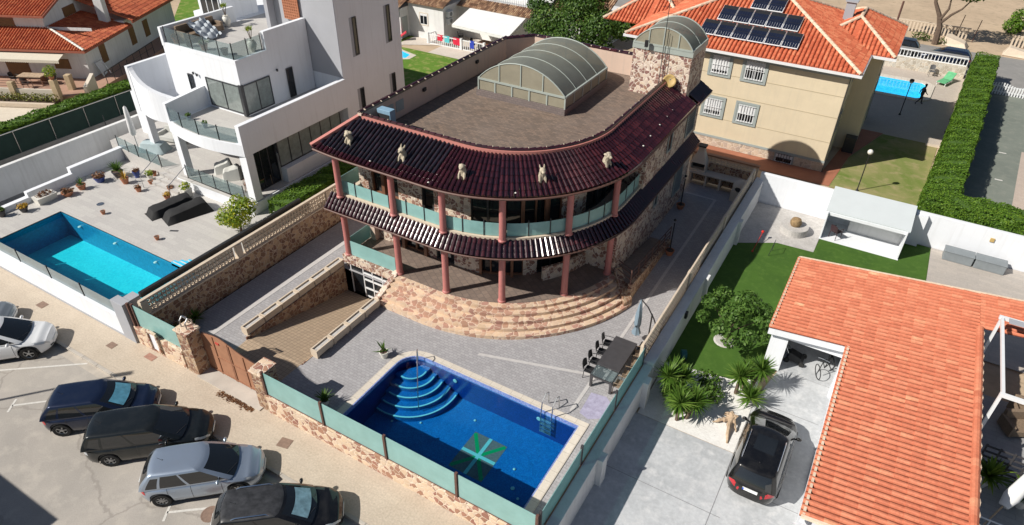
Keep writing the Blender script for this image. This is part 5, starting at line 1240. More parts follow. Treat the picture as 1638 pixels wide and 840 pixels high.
struct('terrace_grating',MB().obox((-30.6,17.1,1.205),(.45,.12,.01),.5),'frame_dark')
# lemon tree
tree('lemon_tree','bushy yellow green lemon tree at the corner of the turquoise pool terrace',(-27.5,18.9,1.2),[[(0,0,0),(.05,0,.6),(0,.05,1.0)],[(0,0,.6),(.3,.2,1.2)],[(0,0,.6),(-.3,.1,1.1)]],
 [(0,0,1.15,.95,.95,.7),(.35,.4,1.5,.6,.6,.5),(-.5,-.3,.95,.6,.6,.45),(.3,-.4,1.1,.6,.5,.5),(-.2,.4,1.6,.5,.5,.4)],'lemon',.1,5,dens=420,trunk_r=.07)
hedge_box('clipped_hedge','bright green clipped hedge strip between the white house and the openwork wall',[(-26.5,21.4),(-26.5,34)],1.4,1.0,2.35,11,.05,700)
# ---------------------------------------------------------------- red roofed white house, top left (its own rotated frame)
GZ=.4; HW=(-57.1,29.33); HA=radians(27)
def hx(x,y): return (HW[0]+x*cos(HA)-y*sin(HA), HW[1]+x*sin(HA)+y*cos(HA))
H=local('tiled_house','white house with red tiled roofs, wooden blinds and a cream awning at the top left','house',(*HW,0),HA)
MB().box(-30,0,0,2.2,GZ,2.8).build('wall','white2',H); MB().box(-9,-.02,2.2,6.5,GZ,2.7).build('wall','white2',H); MB().box(-9,0,6.5,15,GZ,3.25).build('wall','white2',H); MB().box(-30,-3.9,2.0,9,2.8,5.0).build('upper_wall','white2',H)
MB().hexa([(-3.95,2.0,5.0),(-3.9,2.0,5.0),(-3.9,9,5.0),(-3.95,9,5.0)],[(-3.95,5.4,6.1),(-3.9,5.4,6.1),(-3.9,5.6,6.1),(-3.95,5.6,6.1)]).build('gable','white2',H)
m=MB()
roof_plane(m,[(-30,-.45,2.85),(.45,-.45,2.85),(-3.6,2.0,3.85),(-30,2.0,3.85)],.24,.085)
roof_plane(m,[(.45,-.45,2.85),(.45,6.9,2.85),(-3.85,6.9,3.88),(-3.85,2.0,3.88)],.24,.085); m.build('lower_roof','orange2',H)
m=MB(); roof_plane(m,[(-30,1.35,4.98),(-3.3,1.35,4.98),(-3.3,5.6,6.3),(-30,5.6,6.3)],.26,.09); roof_plane(m,[(-3.3,9.6,4.98),(-30,9.6,4.98),(-30,5.6,6.3),(-3.3,5.6,6.3)],.26,.09); m.build('upper_roof','orange2',H)
m=MB(); roof_plane(m,[(.9,6.4,3.3),(.9,15.5,3.3),(-4.5,15.5,5.2),(-4.5,6.4,5.2)],.25,.09); m.build('side_roof','orange2',H)
m=MB(); ridge_row(m,(-3.7,2.0,3.92),(.45,-.45,2.93)); m.build('ridge_tiles','potwhite',H)
m=MB(); m.box(-30,.5,-.5,-.4,2.68,2.84); m.box(.4,.5,-.4,6.9,2.68,2.84); m.box(-30,-3.25,1.27,1.37,4.82,4.97); m.box(.84,.95,6.35,15.5,3.13,3.28)
m.bar((-3.28,1.35,4.92),(-3.28,5.6,6.24),.08,.16); m.bar((-3.28,5.6,6.24),(-3.28,9.6,4.92),.08,.16); m.build('eaves_board',plain('red_brown_board',(.33,.1,.06),.7,.1,4),H)
m=MB(); m.box(-3.9,.0,1.98,2.0,3.7,3.95); m.build('flashing','white2',H)
m=MB(); m.hexa([(-1.7,5.8,2.9),(-1.0,5.8,2.9),(-1.0,6.4,2.9),(-1.7,6.4,2.9)],[(-1.7,5.8,6.6),(-1.0,5.8,6.6),(-1.0,6.4,6.6),(-1.7,6.4,6.6)]); m.build('chimney','white2',H)
def shutter(par,x0,x1,y,z0,z1,axis='x'):
    w=MB(); f=MB()
    if axis=='x':
        w.box(x0,x1,y-.02,y+.1,z0,z1)
        for i in range(int((z1-z0)/.1)): f.box(x0+.04,x1-.04,y-.035,y-.021,z0+.1*i+.01,z0+.1*i+.085)
    else:
        w.box(y-.1,y+.02,x0,x1,z0,z1)
        for i in range(int((z1-z0)/.1)): f.box(y+.021,y+.035,x0+.04,x1-.04,z0+.1*i+.01,z0+.1*i+.085)
    o=w.build('window','frame_brown',par); f.build('roller_blind',plain('amber_wood_slats',(.20,.105,.035),.6,.15,4),o)
shutter(H,-6.9,-5.0,-.03,GZ,2.05); shutter(H,-2.75,-1.45,-.03,1.2,2.0); shutter(H,-9.0,-6.4,1.97,3.9,4.6)
for y0,y1 in ((2.05,2.9),(6.8,7.65),(9.25,10.1)): shutter(H,y0,y1,.02,1.0,2.45,'y')
shutter(H,4.7,6.35,-3.88,3.95,4.7,'y')
m=MB(); m.add([(-14,-.25,2.6),(-1.4,-.25,2.6),(-1.4,-1.25,2.3),(-14,-1.25,2.3)],[(0,1,2,3)]); n=80
for i in range(n): x=-14+12.6*i/n; m.add([(x,-1.25,2.3),(x+12.6/n,-1.25,2.3),(x+12.6/n,-1.26,2.1),(x+6.3/n,-1.26,2.05),(x,-1.26,2.1)],[(0,1,2,3,4)])
m.build('awning',plain('cream_canvas',(.6,.55,.45),.85,.04,3),H)
struct('patio_platform',MB().slab([hx(*p) for p in ((-30,-3.75),(.2,-3.75),(1.75,-2.2),(2.2,4),(1.5,15),(-30,15))],0,GZ-.005),plain('terracotta_paving',(.40,.24,.17),.8,.12,1.5))
t=local('patio_wall','low cream patio wall with stone piers and dark rails in front of the red roofed house','wall',(*HW,0),HA)
MB().box(-30,-.3,-3.95,-3.75,0,.95).build('wall_body','offwhite',t)
stn=plain('sand_stone',(.5,.38,.24),.85,.1,4)
for x,y,h in ((-3.9,-3.85,1.5),(-.45,-3.85,1.75),(-.3,-2.3,1.6)): MB().box(x-.22,x+.22,y-.22,y+.22,0,h).build('pier',stn,t,bevel=.02)
MB().hexa([(1.3,-3.2,0),(1.6,-3.2,0),(1.75,-2.1,0),(1.45,-2.1,0)],[(1.3,-3.2,1.0),(1.6,-3.2,1.0),(1.75,-2.1,1.7),(1.45,-2.1,1.7)]).build('pier','offwhite',t)
m=MB()
for z in (1.15,1.35,1.55): m.bar((-14,-3.85,z),(-.6,-3.85,z),.03,.03)
for x in (-12,-10,-8,-6,-2.2): m.bar((x,-3.85,.95),(x,-3.85,1.57),.03,.03)
m.build('rail','rustdark',t)
t=local('garden_rail','dark metal rail running along the shaded side of the red roofed house','railing',(*HW,0),HA); m=MB()
for i in range(8): m.cyl((1.9,-1.0+i*1.1,GZ),(1.9,-1.0+i*1.1,GZ+1),.03,n=5)
m.bar((1.9,-1,GZ+1),(1.9,6.7,GZ+1),.05,.05); m.bar((1.9,-1,GZ+.55),(1.9,6.7,GZ+.55),.03,.03); m.build('rail','frame_dark',t)
t=local('flower_bed','raised bed of yellowing leafy plants below the patio rail','flower bed',(*HW,0),HA); MB().box(-30,-.3,-5.0,-3.96,0,.25).build('soil','soil',t); MB().box(-30,-.1,-5.3,-5.02,0,.33).build('edging','coping',t)
lf=MB()
for i in range(34): leaves(lf,(-14+i*.41,-4.45,.5),(.33,.4,.4),60,.12,i)
lf.build('foliage','planterleaf',t)
px_,py_=hx(-.45,-3.85); pot(px_,py_,1.76,.2,.28,'terracotta','terracotta pot with a small green citrus bush on the patio pier','lemon',pn=200,ph=.8,spread=2.4,ps=.2)
t=local('patio_table','wooden patio table in the shade of the cream awning','table',(*hx(-3.9,-1.5),GZ),HA); MB().box(-1.0,1.0,-.45,.45,.7,.76).build('tabletop','driftwood',t)
for x in (-.9,.9): MB().box(x-.04,x+.04,-.35,.35,0,.7).build('leg','frame_brown',t)
pc=chair_a('patio_chair','dark patio chair at the left end of the wooden patio table',(*hx(-5.4,-1.5),GZ),HA+pi/2,'black','chairs at the shaded patio table')
dup(pc,(*hx(-3.9,-2.3),GZ),HA+pi,'dark patio chair on the garden side of the wooden patio table','chairs at the shaded patio table'); dup(pc,(*hx(-2.4,-1.4),GZ),HA-pi/2,'dark patio chair at the right end of the wooden patio table','chairs at the shaded patio table')
t=local('folded_chair','grey folded garden chair leaning on the shaded house wall','chair',(*hx(.15,1.0),GZ),HA); m=MB()
for i in range(8): m.bar((.55-.03*i,-.4+.12*i,.05),(.1,-.3+.12*i,1.1),.05,.02)
m.build('slats','frame_white',t); m=MB().tube([(.6,-.5,0),(.1,-.45,1.15),(.1,.55,1.1),(.6,.5,0)],.03,5); m.build('frame','steel',t)
hedge_box('clipped_hedge','long sunlit hedge running beside the green mesh fence at the far left',[(-51.6,14),(-51.9,33)],1.4,0,1.2,12,.085,260)
t=thing('mesh_fence','dark green mesh fence along the beige lane','fence',(-48.6,20,0))
MB().box(-48.62,-48.58,0,38,.35,1.85).build('mesh_panel',plain('dark_green_mesh',(.012,.035,.03),.9,.15,2),t)
MB().box(-48.7,-48.5,0,38,0,.36).build('fence_base','tarmac2',t)
for i in range(14): MB().cyl((-48.55,2+i*2.4,.3),(-48.55,2+i*2.4,1.9),.03,n=5).build('fence_post','steel',t)
m=MB().bar((-48.58,0,1.88),(-48.58,38,1.88),.05,.05); m.build('top_rail','steel',t)
t=tag(MB().cyl((-47.7,24.3,0),(-47.7,24.3,1.2),.03,n=5).build('lane_post','frame_dark'),'short thin dark post standing alone in the beige lane','post')
tree('garden_tree','dense bright green garden tree behind the red roofed house',(-58,51.5,0),[[(0,0,0),(0,0,2)]],[(0,0,1.8,3,2.5,1.7),(2.5,1.5,1.5,2,2,1.4),(-2,2,2,2.4,2,1.6),(4.5,-1,1.0,1.8,1.8,1.0)],'hedge',.22,8,dens=90)

# ---------------------------------------------------------------- white bungalow with awning at the top centre
B=thing('bungalow','low white bungalow with aged clay tile roofs and a grey green door','house',(-39,56,0))
MB().box(-52,-43.2,52.6,60,0,2.85).build('wall','white2',B); MB().box(-43.2,-39.0,53.9,62,0,3.3).build('wall','white2',B); MB().box(-39.0,-30.9,56.6,62,0,3.1).build('wall','white2',B)
m=MB(); roof_plane(m,[(-52,51.9,2.85),(-43.0,51.9,2.85),(-43.0,58,5.0),(-52,58,5.0)],.2,.075); roof_plane(m,[(-43.9,53.6,3.25),(-38.8,53.6,3.25),(-38.8,60,5.6),(-43.9,60,5.6)],.2,.075); roof_plane(m,[(-38.9,56.0,3.05),(-30.7,56.0,3.05),(-30.7,57.4,3.55),(-38.9,57.4,3.55)],.2,.075); m.build('roof','brown_tile',B)
MB().box(-38.8,-30.8,57.4,66,2.9,3.4).build('upper_terrace','white2',B)
MB().box(-38.8,-30.8,61,68,3.4,6.5).build('upper_wall','white2',B)
d=MB().box(-43.24,-43.17,52.75,53.65,.0,2.0).build('door','green_trim',B); 
m=MB().box(-43.95,-43.1,53.86,53.899,0,.02).build('doorstep','white2',B)
def bwin(par,x0,x1,y,z0,z1,fr,blind=.0,bars=0,mat='glass'):
    f=MB(); w=.09
    f.box(x0-w,x1+w,y-.03,y-.004,z0-w,z0); f.box(x0-w,x1+w,y-.03,y-.004,z1,z1+w); f.box(x0-w,x0,y-.031,y-.004,z0,z1); f.box(x1,x1+w,y-.031,y-.004,z0,z1)
    o=f.build('window',fr,par); MB().box(x0,x1,y-.012,y-.006,z0,z1).build('pane',mat,o)
    fr2=MB(); cx=(x0+x1)/2
    for x in (x0,cx-.03,x1-.05): fr2.box(x,x+.05,y-.02,y-.0125,z0,z1)
    for z in (z0,z1-.05): fr2.box(x0+.05,x1-.05,y-.0205,y-.0127,z,z+.05)
    fr2.build('sash','frame_white',o)
    if blind:
        b=MB(); n=max(1,int((z1-z0)*blind/.06))
        for i in range(n): b.box(x0+.05,x1-.05,y-.028,y-.0215,z1-.05-.06*(i+1)+.006,z1-.05-.06*i)
        b.build('blind','frame_white',o)
    if bars:
        b=MB(); n=int((x1-x0)/.16)
        for i in range(1,n): x=x0+(x1-x0)*i/n; b.box(x-.016,x+.016,y-.1,y-.075,z0-.03,z1+.03)
        for k in range(3): z=z0+(z1-z0)*k/2; b.box(x0-.02,x1+.02,y-.105,y-.08,z-.012,z+.012)
        b.build('window_bars',bars,o)
bwin(B,-45.3,-44.0,52.6,1.2,2.2,'offwhite',0,'frame_dark'); bwin(B,-41.8,-40.9,53.9,1.35,2.4,'offwhite',.2)
for z in (2.45,1.75): pass
t=thing('air_conditioner','pair of stacked air conditioner units on the bungalow side wall','air conditioner',(-38.8,54.6,1.7))
for z in (1.65,2.3): MB().box(-38.99,-38.65,54.3,55.1,z,z+.55).build('casing','frame_white',t,bevel=.02); MB().cyl((-38.64,54.7,z+.28),(-38.62,54.7,z+.28),.2,n=12).build('fan_grille','greybox',t)
t=thing('awning','large sloping white awning stretched out over the bungalow terrace','awning',(-34,54.5,2.3)); MB().hexa([(-37.2,52.7,2.28),(-30.8,52.2,2.28),(-31.2,56.3,3.02),(-37.3,56.0,3.02)],[(-37.2,52.7,2.31),(-30.8,52.2,2.31),(-31.2,56.3,3.05),(-37.3,56.0,3.05)]).build('canopy','canvas',t)
m=MB(); n=40
for i in range(n):
    x=-37.2+6.4*i/n; y=52.7-.5*i/n; d=6.4/n; m.add([(x,y,2.3),(x+d,y-.5/n,2.3),(x+d,y-.5/n,2.1),(x+d/2,y,2.03),(x,y,2.1)],[(0,1,2,3,4)])
m.build('valance','canvas',t)
for x in (-36.5,-31.2): MB().tube([(x,56,2.9),(x+.3,54.3,2.5),(x,52.6,2.25)],.03,5).build('awning_arm','frame_white',t)
def balusters(mb,a,b,z0,h,pitch=.22,th=.05,rail=.08,w=.09):
    a=Vector(a);b=Vector(b);n=int((b-a).length/pitch)
    for i in range(n+1): q=a.lerp(b,i/n); mb.lathe([(th*.6,z0),(th,z0+h*.35),(th*.5,z0+h*.6),(th*.7,z0+h*.95)],(q.x,q.y,0),6)
    mb.bar((a.x,a.y,z0+h),(b.x,b.y,z0+h),w,rail); mb.bar((a.x,a.y,z0+.03),(b.x,b.y,z0+.03),w,.07)
t=thing('white_fence','low white baluster fence with towels between the pale deck and the bungalow terrace','fence',(-37,53,0)); m=MB(); balusters(m,(-40.2,52.9,0),(-33.9,54.7-1.6,0),0,.9); balusters(m,(-40.2,52.9,0),(-40.0,54.2,0),0,.9); m.build('balusters','frame_white',t)
for x,y in ((-40.2,52.9),(-36.4,53.0),(-33.9,53.1)): MB().box(x-.1,x+.1,y-.1,y+.1,0,1.05).build('fence_post','frame_white',t)
for i,(x,c,nm,w_) in enumerate(((-38.8,(.6,.02,.05),'red',.6),(-38.0,(.1,.5,.55),'turquoise',.55),(-36.9,(.6,.015,.05),'wide red',.85),(-35.2,(.02,.05,.4),'dark blue',.45))):
    y=52.95+(x+40.2)*.03; m=MB().box(x-w_/2,x+w_/2,y-.09,y-.07,.95-.5-.05*i,.96); m.box(x-w_/2,x+w_/2,y-.09,y+.07,.96,.98); m.box(x-w_/2,x+w_/2,y+.07,y+.09,.6,.96)
    tag(m.build('towel',plain('towel_%d'%i,c,.9,.1,4)),f'{nm} towel hanging over the low white fence by the bungalow','towel')
t=thing('roof_balustrade','white balustrade around the flat roof above the awning','balustrade',(-34,57.6,3.4)); m=MB(); balusters(m,(-38.7,57.6,0),(-30.9,57.6,0),3.4,.95,.24); balusters(m,(-30.9,57.6,0),(-30.9,61,0),3.4,.95,.24); m.build('balusters','frame_white',t)
t=thing('terrace_table','dark outdoor table in the shade of the large white awning','table',(-33.8,53.9,0)); MB().box(-35,-32.4,53.5,54.6,.72,.78).build('tabletop','frame_brown',t)
for x in (-34.9,-32.5): MB().box(x-.05,x+.05,53.6,54.5,0,.72).build('leg','black',t)
b1=chair_a('terrace_chair','dark chair at the left end of the shaded terrace table',(-35.6,54.0,0),pi/2,'black','dark chairs under the big awning'); dup(b1,(-37.9,55.2,0),2.2,'dark chair near the bungalow wall below the air conditioners','dark chairs under the big awning')
def lounger(x,y,z,rz,label,mat):
    t=local('sun_lounger',label,'sun lounger',(x,y,z),rz); m=MB()
    m.box(-.35,.35,-1.0,.25,.26,.32); m.hexa([(-.35,.25,.26),(.35,.25,.26),(.35,.95,.72),(-.35,.95,.72)],[(-.35,.22,.32),(.35,.22,.32),(.35,.92,.78),(-.35,.92,.78)]); m.build('mattress',mat,t)
    f=MB(); 
    for a in (-.37,.37): f.box(a-.02,a+.02,-1.0,.5,.2,.26)
    f.build('frame','frame_white',t)
    for a in (-.34,.34):
        for b in (-.9,.4): MB().box(a-.02,a+.02,b-.02,b+.02,0,.2).build('leg','frame_white',t)
    return t
tq=plain('turquoise_sling',(.03,.45,.42),.7,.1,3); rd=plain('red_sling',(.5,.03,.05),.7,.3,3); gn=plain('green_towel_sling',(.12,.42,.2),.8,.2,5)
lounger(-44.7,51.6,.01,-.5,'turquoise sun lounger beside the light blue pool of the bungalow',tq); lounger(-43.3,52.0,.01,-.9,'grey sun lounger with a red towel in front of the bungalow door',rd)
P=thing('garden_pool','small light blue free form pool on the bungalow lawn','swimming pool',(-42,48.8,-.8)); basin(P,CP,-.8,.0,'mos_sky'); MB().sheet(CP,-.06).build('water','water_light',P)
# tall neighbours at the very top
B2=thing('rear_house','white house with a small clay tiled roof half hidden behind the conifer','house',(-29,62,0)); MB().box(-30.6,-25,59.5,66,0,2.6).build('wall','white2',B2); m=MB(); roof_plane(m,[(-30.8,59.2,2.6),(-25,59.2,2.6),(-25,63,4.0),(-30.8,63,4.0)],.24,.08); m.build('roof','brown_tile',B2); bwin(B2,-29.6,-28.4,59.5,.8,1.9,'white2')
t=thing('white_fence','white post fence behind the conifer at the top of the picture','fence',(-19,66,0)); m=MB(); balusters(m,(-24,66,0),(-14,66,0),.3,.8,.4); m.box(-24,-14,65.9,66.1,0,.3); m.build('balusters','frame_white',t); MB().box(-19.6,-19.0,65.7,66.3,0,2.4).build('fence_post','white2',t)

# ---------------------------------------------------------------- yellow apartment house
Y=thing('yellow_house','pale yellow apartment house with orange hipped roofs, grey green trim and roof solar panels','apartment house',(-8,52,0))
m=MB(); m.box(-16.5,-2.35,45.25,49.85,-.02,6.75); m.box(-16.5,-1.0,49.85,57.0,-.02,6.75); m.build('wall','yellow',Y,bevel=.01)
MB().box(-16.5,-2.33,45.23,45.249,0,.62).build('stone_plinth',crazy('pale_crazy_stone',(.36,.29,.24),(.58,.48,.38),(.62,.53,.43),3.2,.45,9),Y)
m=MB(); m.box(-16.5,-2.3,45.2,45.228,.62,.78); m.box(-16.5,-2.3,45.2,45.228,6.35,6.6)
m.build('trim_band','green_trim',Y)
m=MB()
for z in (2.06,3.75,5.15): m.box(-16.5,-2.36,45.238,45.249,z,z+.03); m.box(-2.349,-2.338,45.25,49.84,z,z+.03); m.box(-.999,-.988,49.86,56.99,z,z+.03)
m.build('wall_joint',plain('darker_yellow_joint',(.42,.35,.23),.85,.05,3),Y)
for (x0,x1,z0,z1,bl) in ((-10.8,-9.7,5.2,6.35,.8),(-8.6,-7.4,5.2,6.42,.4),(-10.8,-9.65,2.3,3.4,.75),(-8.5,-7.4,2.25,3.4,.5)):
    bwin(Y,x0,x1,45.24,z0,z1,'green_trim',bl,'frame_white'); m=MB()
    w=.14; m.box(x0-w-.09,x1+w+.09,45.19,45.208,z0-w-.09,z0-.09); m.box(x0-w-.09,x1+w+.09,45.19,45.208,z1+.09,z1+w+.09); m.box(x0-w-.09,x0-.09,45.19,45.2078,z0-.09,z1+.09); m.box(x1+.09,x1+w+.09,45.19,45.2078,z0-.09,z1+.09); m.build('window_surround','green_trim',Y)
bwin(Y,-5.4,-4.3,45.22,.0,.62,'green_trim',.4,'frame_dark')
for (xx,y0,y1,z0,z1) in ((-2.33,46.6,47.6,2.3,3.6),(-2.33,48.0,48.9,5.3,6.2),(-.98,51.0,52.0,2.2,3.5),(-.98,53.8,54.8,2.2,3.5),(-.98,51.2,53.0,5.0,6.2),(-.98,55.0,56.5,.3,2.2)):
    o=MB().box(xx-.01,xx+.03,y0,y1,z0,z1).build('window','green_trim',Y); MB().box(xx+.031,xx+.035,y0+.08,y1-.08,z0+.08,z1-.08).build('pane','glass',o)
MB().box(-2.32,-2.28,45.2,45.3,0,6.6).build('downpipe','frame_dark',Y); MB().box(-1.7,-.97,49.2,49.84,.0,1.1).build('meter_cupboard','frame_dark',Y)
def hip(m,x0,x1,y0,y1,ze,rise,ri=None):
    w=min(x1-x0,y1-y0)/2
    if (y1-y0)>(x1-x0): r0=((x0+x1)/2,y0+w,ze+rise); r1=((x0+x1)/2,y1-w,ze+rise)
    else: r0=(x0+w,(y0+y1)/2,ze+rise); r1=(x1-w,(y0+y1)/2,ze+rise)
    A,B,C,D=(x0,y0,ze),(x1,y0,ze),(x1,y1,ze),(x0,y1,ze)
    if (y1-y0)>(x1-x0): pl=[[A,B,r0],[B,C,r1,r0],[C,D,r1],[D,A,r0,r1]]; rl_=[(r0,A),(r0,B),(r1,C),(r1,D),(r1,r0)]
    else: pl=[[A,B,r1,r0],[B,C,r1],[C,D,r0,r1],[D,A,r0]]; rl_=[(r0,A),(r1,B),(r1,C),(r0,D),(r1,r0)]
    for p in pl: roof_plane(m,p,.27,.095,.42)
    return rl_
m=MB(); RL=hip(m,-17.0,-1.8,44.75,57.5,6.82,2.517); m.build('roof','orange3',Y)
m=MB(); RL2=hip(m,-6.0,-.35,49.3,57.5,6.8,1.5); m.build('roof','orange3',Y)
m=MB(); RL3=hip(m,-20.5,-14,49,57,6.3,2.0); m.build('roof','orange3',Y)
for rl3 in (RL,RL2,RL3):
    m=MB()
    for a,b in rl3: ridge_row(m,Vector(a)+Vector((0,0,.06)),Vector(b)+Vector((0,0,.05)),.12)
    m.build('ridge_tiles','ridge',Y)
m=MB(); m.box(-17.1,-1.7,44.66,44.8,6.66,6.82); m.box(-1.82,-1.68,44.8,49.3,6.66,6.82); m.box(-1.8,-.25,49.2,49.32,6.64,6.8); m.box(-.42,-.28,49.33,57.5,6.64,6.8); m.build('gutter','frame_white',Y)
MB().box(-17,-1.8,44.8,57.4,6.62,6.78).build('soffit','offwhite',Y); MB().box(-6,-.4,49.35,57.4,6.6,6.76).build('soffit','offwhite',Y)
m=MB(); m.box(-4.35,-3.75,52.6,53.1,7.6,9.05); c=m.build('chimney','greyrender',Y); MB().box(-4.45,-3.65,52.5,53.2,9.06,9.15).build('chimney_cap','greyrender',c)
MB().cyl((-1.1,57,7.2),(-1.1,57,8.6),.07,n=8).build('vent_pipe','rustdark',Y)
# solar array lies on the front hip slope (slope angle from the roof)
sl_=3.0/7.6; ths=math.atan(sl_)
def solar(x0,x1,y0,y1,nx,lab):
    t=thing('solar_panels',lab,'solar panels',((x0+x1)/2,y0,8),'solar arrays on the orange roof'); zf=lambda y: 6.82+(y-44.75)*sl_+.22
    for i in range(nx):
        a=x0+(x1-x0)*i/nx+.02; b=x0+(x1-x0)*(i+1)/nx-.02
        fr=MB().hexa([(a,y0,zf(y0)),(b,y0,zf(y0)),(b,y1,zf(y1)),(a,y1,zf(y1))],[(a,y0,zf(y0)+.035),(b,y0,zf(y0)+.035),(b,y1,zf(y1)+.035),(a,y1,zf(y1)+.035)]).build('panel_frame','frame_white',t)
        m=MB(); 
        for u in range(6):
            for v in range(2):
                xa=a+.03+(b-a-.06)*u/6+.005; xb=a+.03+(b-a-.06)*(u+1)/6-.005; ya=y0+.03+(y1-y0-.06)*v/2+.015; yb=y0+.03+(y1-y0-.06)*(v+1)/2-.015
                m.add([(xa,ya,zf(ya)+.039),(xb,ya,zf(ya)+.039),(xb,yb,zf(yb)+.039),(xa,yb,zf(yb)+.039)],[(0,1,2,3)])
        m.add([(a+.012,y0+.012,zf(y0)+.0365),(b-.012,y0+.012,zf(y0)+.0365),(b-.012,y1-.012,zf(y1)+.0365),(a+.012,y1-.012,zf(y1)+.0365)],[(0,1,2,3)],1)
        m.build('solar_cells',['solar',M['black']],fr)
solar(-12.25,-5.83,45.72,47.14,6,'lowest row of six dark blue solar panels near the roof gutter'); solar(-11.57,-6.27,47.29,48.76,5,'middle row of five dark blue solar panels'); solar(-9.88,-7.72,48.86,50.3,2,'topmost pair of solar panels near the ridge')
# pool garden behind the yellow house
P=thing('garden_pool','bright blue pool with a white rounded coping behind the yellow house','swimming pool',(-2,65,-1.1)); basin(P,YP,-1.1,.0,'mos_sky'); MB().sheet(YP,-.05).build('water','water_light',P)
m=MB(); out=[(-9,62.4),(2.3,62.4),(3.0,63.1),(3.2,66.9),(2.5,67.7),(-9,67.7)]; m.slab(out,.005,.08,[[(x,y) for x,y in YP]]); m.build('coping','poolcoping',P)
t=thing('garden_wall','low pale stone wall with a white balustrade and grey strip roof behind the blue pool','wall',(2,70,0)); MB().box(-9,5.2,70.4,70.7,0,1.05).build('stone_base',crazy('pale_rubble',(.36,.33,.28),(.55,.52,.46),(.6,.57,.5),3.5,.5,4),t)
m=MB(); balusters(m,(-9,70.55,0),(5.1,70.55,0),1.05,.65,.28); m.build('balusters','frame_white',t); MB().box(-9,5.1,70.9,71.7,1.5,1.62).build('strip_roof','tarmac2',t)
lounger(3.9,68.3,.01,-.35,'green sun lounger on the beige slabs beside the blue garden pool',gn)
chair_a('garden_chair','dark grey reclining garden chair against the pale stone wall behind the pool',(2.7,69.6,.01),.2,'metalgrey',None)
lamp(.1,43.75,0,2.7,'garden lamp with a pale globe on the dry lawn',r=.17); 
l2=lamp(1.2,58.6,0,2.7,'garden lamp with a black capped globe in front of the blue pool',r=.16); MB().lathe([(.17,2.72),(.15,2.85),(.0,2.9)],(1.2,58.6,0),10).build('lamp_cap','black',l2)
tag(MB().box(3.35,4.5,53.5,53.9,0,.05).obox((3.95,44,.06),(.15,.15,.1)).build('lawn_kerb','coping'),'short cream kerb piece at the corner of the dry lawn','kerb')
t=thing('garden_edging','long narrow cream kerb wall at the foot of the tall clipped hedge','edging',(4,50,0)); MB().hexa([(3.62,43.0,0),(3.78,43.0,0),(5.5,70.4,0),(5.35,70.4,0)],[(3.62,43.0,.3),(3.78,43.0,.3),(5.5,70.4,.3),(5.35,70.4,.3)]).build('edging','coping',t)
hedge_box('clipped_hedge','long tall dark green clipped hedge between the dry lawn and the green court',[(4.35,41.6),(5.2,53),(6.3,70)],1.7,0,2.3,13,.055,480)
hedge_box('clipped_hedge','clipped hedge running behind the white wall at the right edge of the court',[(4.2,40.6),(18,40.6)],1.7,0,2.4,14,.055,480)
t=thing('picket_fence','white picket fence closing the far end of the green court','fence',(9,67.9,0)); m=MB()
for i in range(30): m.box(7.2+i*.2,7.2+i*.2+.11,67.85,67.9,0,.9+.12*sin(i*.5))
m.box(7.2,13.2,67.91,67.95,.2,.3); m.box(7.2,13.2,67.91,67.95,.65,.75); m.build('pickets','frame_white',t)
t=thing('white_shed','white corner of a shed at the right edge beside the court','shed',(11,48,0)); MB().box(10.6,14,44,49,0,1.4).build('wall','white',t)
# fence, wasteland, trees along the back road
t=thing('roadside_fence','old concrete baluster fence along the sandy wasteland','fence',(0,83.5,0)); m=MB()
for i in range(34):
    x=-6+i*.33
    m.box(x,x+.16,83.6,83.72,0,1.0)
m.box(-6,5.2,83.58,83.74,1.0,1.1); m.box(8.9,15,83.5,83.7,1.0,1.1)
for i in range(18): m.box(8.9+i*.33,9.06+i*.33,83.5,83.62,0,1.0)
m.build('balusters','coping',t)
t=thing('concrete_block','broken pale concrete block lying beside the back road','concrete block',(3.5,81,0)); MB().hexa([(3.0,80.2,0),(5.2,79.6,0),(5.4,81.2,0),(3.2,81.8,0)],[(3.1,80.4,.8),(4.9,80.0,.45),(5.0,81.0,.5),(3.3,81.5,1.0)]).build('block','coping',t,bevel=.05)
t=thing('concrete_block','rounded pale concrete block at the kerb of the back road near the right edge','concrete block',(9.5,80.5,0)); MB().hexa([(8.2,79.9,0),(11,79.6,0),(11.2,80.9,0),(8.3,81.2,0)],[(8.6,80.1,.75),(10.8,79.9,.4),(11,80.6,.4),(8.7,80.9,.8)]).build('block','coping',t,bevel=.05)
for x,y in ((5.6,82.9),(4.1,84)): tag(MB().cyl((x,y,0),(x+.15,y,2.2),.04,n=5).build('thin_post','rustdark'),('leaning thin post by the wasteland fence' if x>5 else 'thin post half hidden by the roadside tree trunk'),'post')
tree('roadside_tree','leaning dark trunked tree with a thin crown beside the back road',(2.4,80.2,0),[[(0,0,0),(-.1,0,1.6),(-.5,.1,2.7),(-1.2,.2,3.8),(-1.5,.3,5.2)],[(-.2,0,2.0),(.5,.1,2.9),(1.2,.2,3.5),(1.6,.2,4.2)],[(-.3,0,2.4),(.1,0,3.4),(0,.1,4.4)]],
 [(-2.2,.4,5.6,1.6,1.3,.8),(.2,.2,5.0,1.3,1.1,.7),(1.6,.3,4.9,1.3,1.1,.7),(3.2,.4,5.3,1.2,1,.6),(-4.4,.6,5.6,1.6,1.1,.6),(.6,1.6,6.0,2.2,1.5,.8)],'treeB',.22,21,dens=130,trunk_r=.32)
tree('roadside_shrub','two lobed bright green shrub on the wasteland at the right edge',(9.9,89.5,0),[[(0,0,0),(0,0,.6)]],[(0,1.6,1.1,1.3,1.1,1.1),(-.9,-1.0,.8,1.0,.9,.8),(1.1,-1.2,.8,1.0,1.0,.8)],'hedge',.2,25,dens=190,cat='shrub')
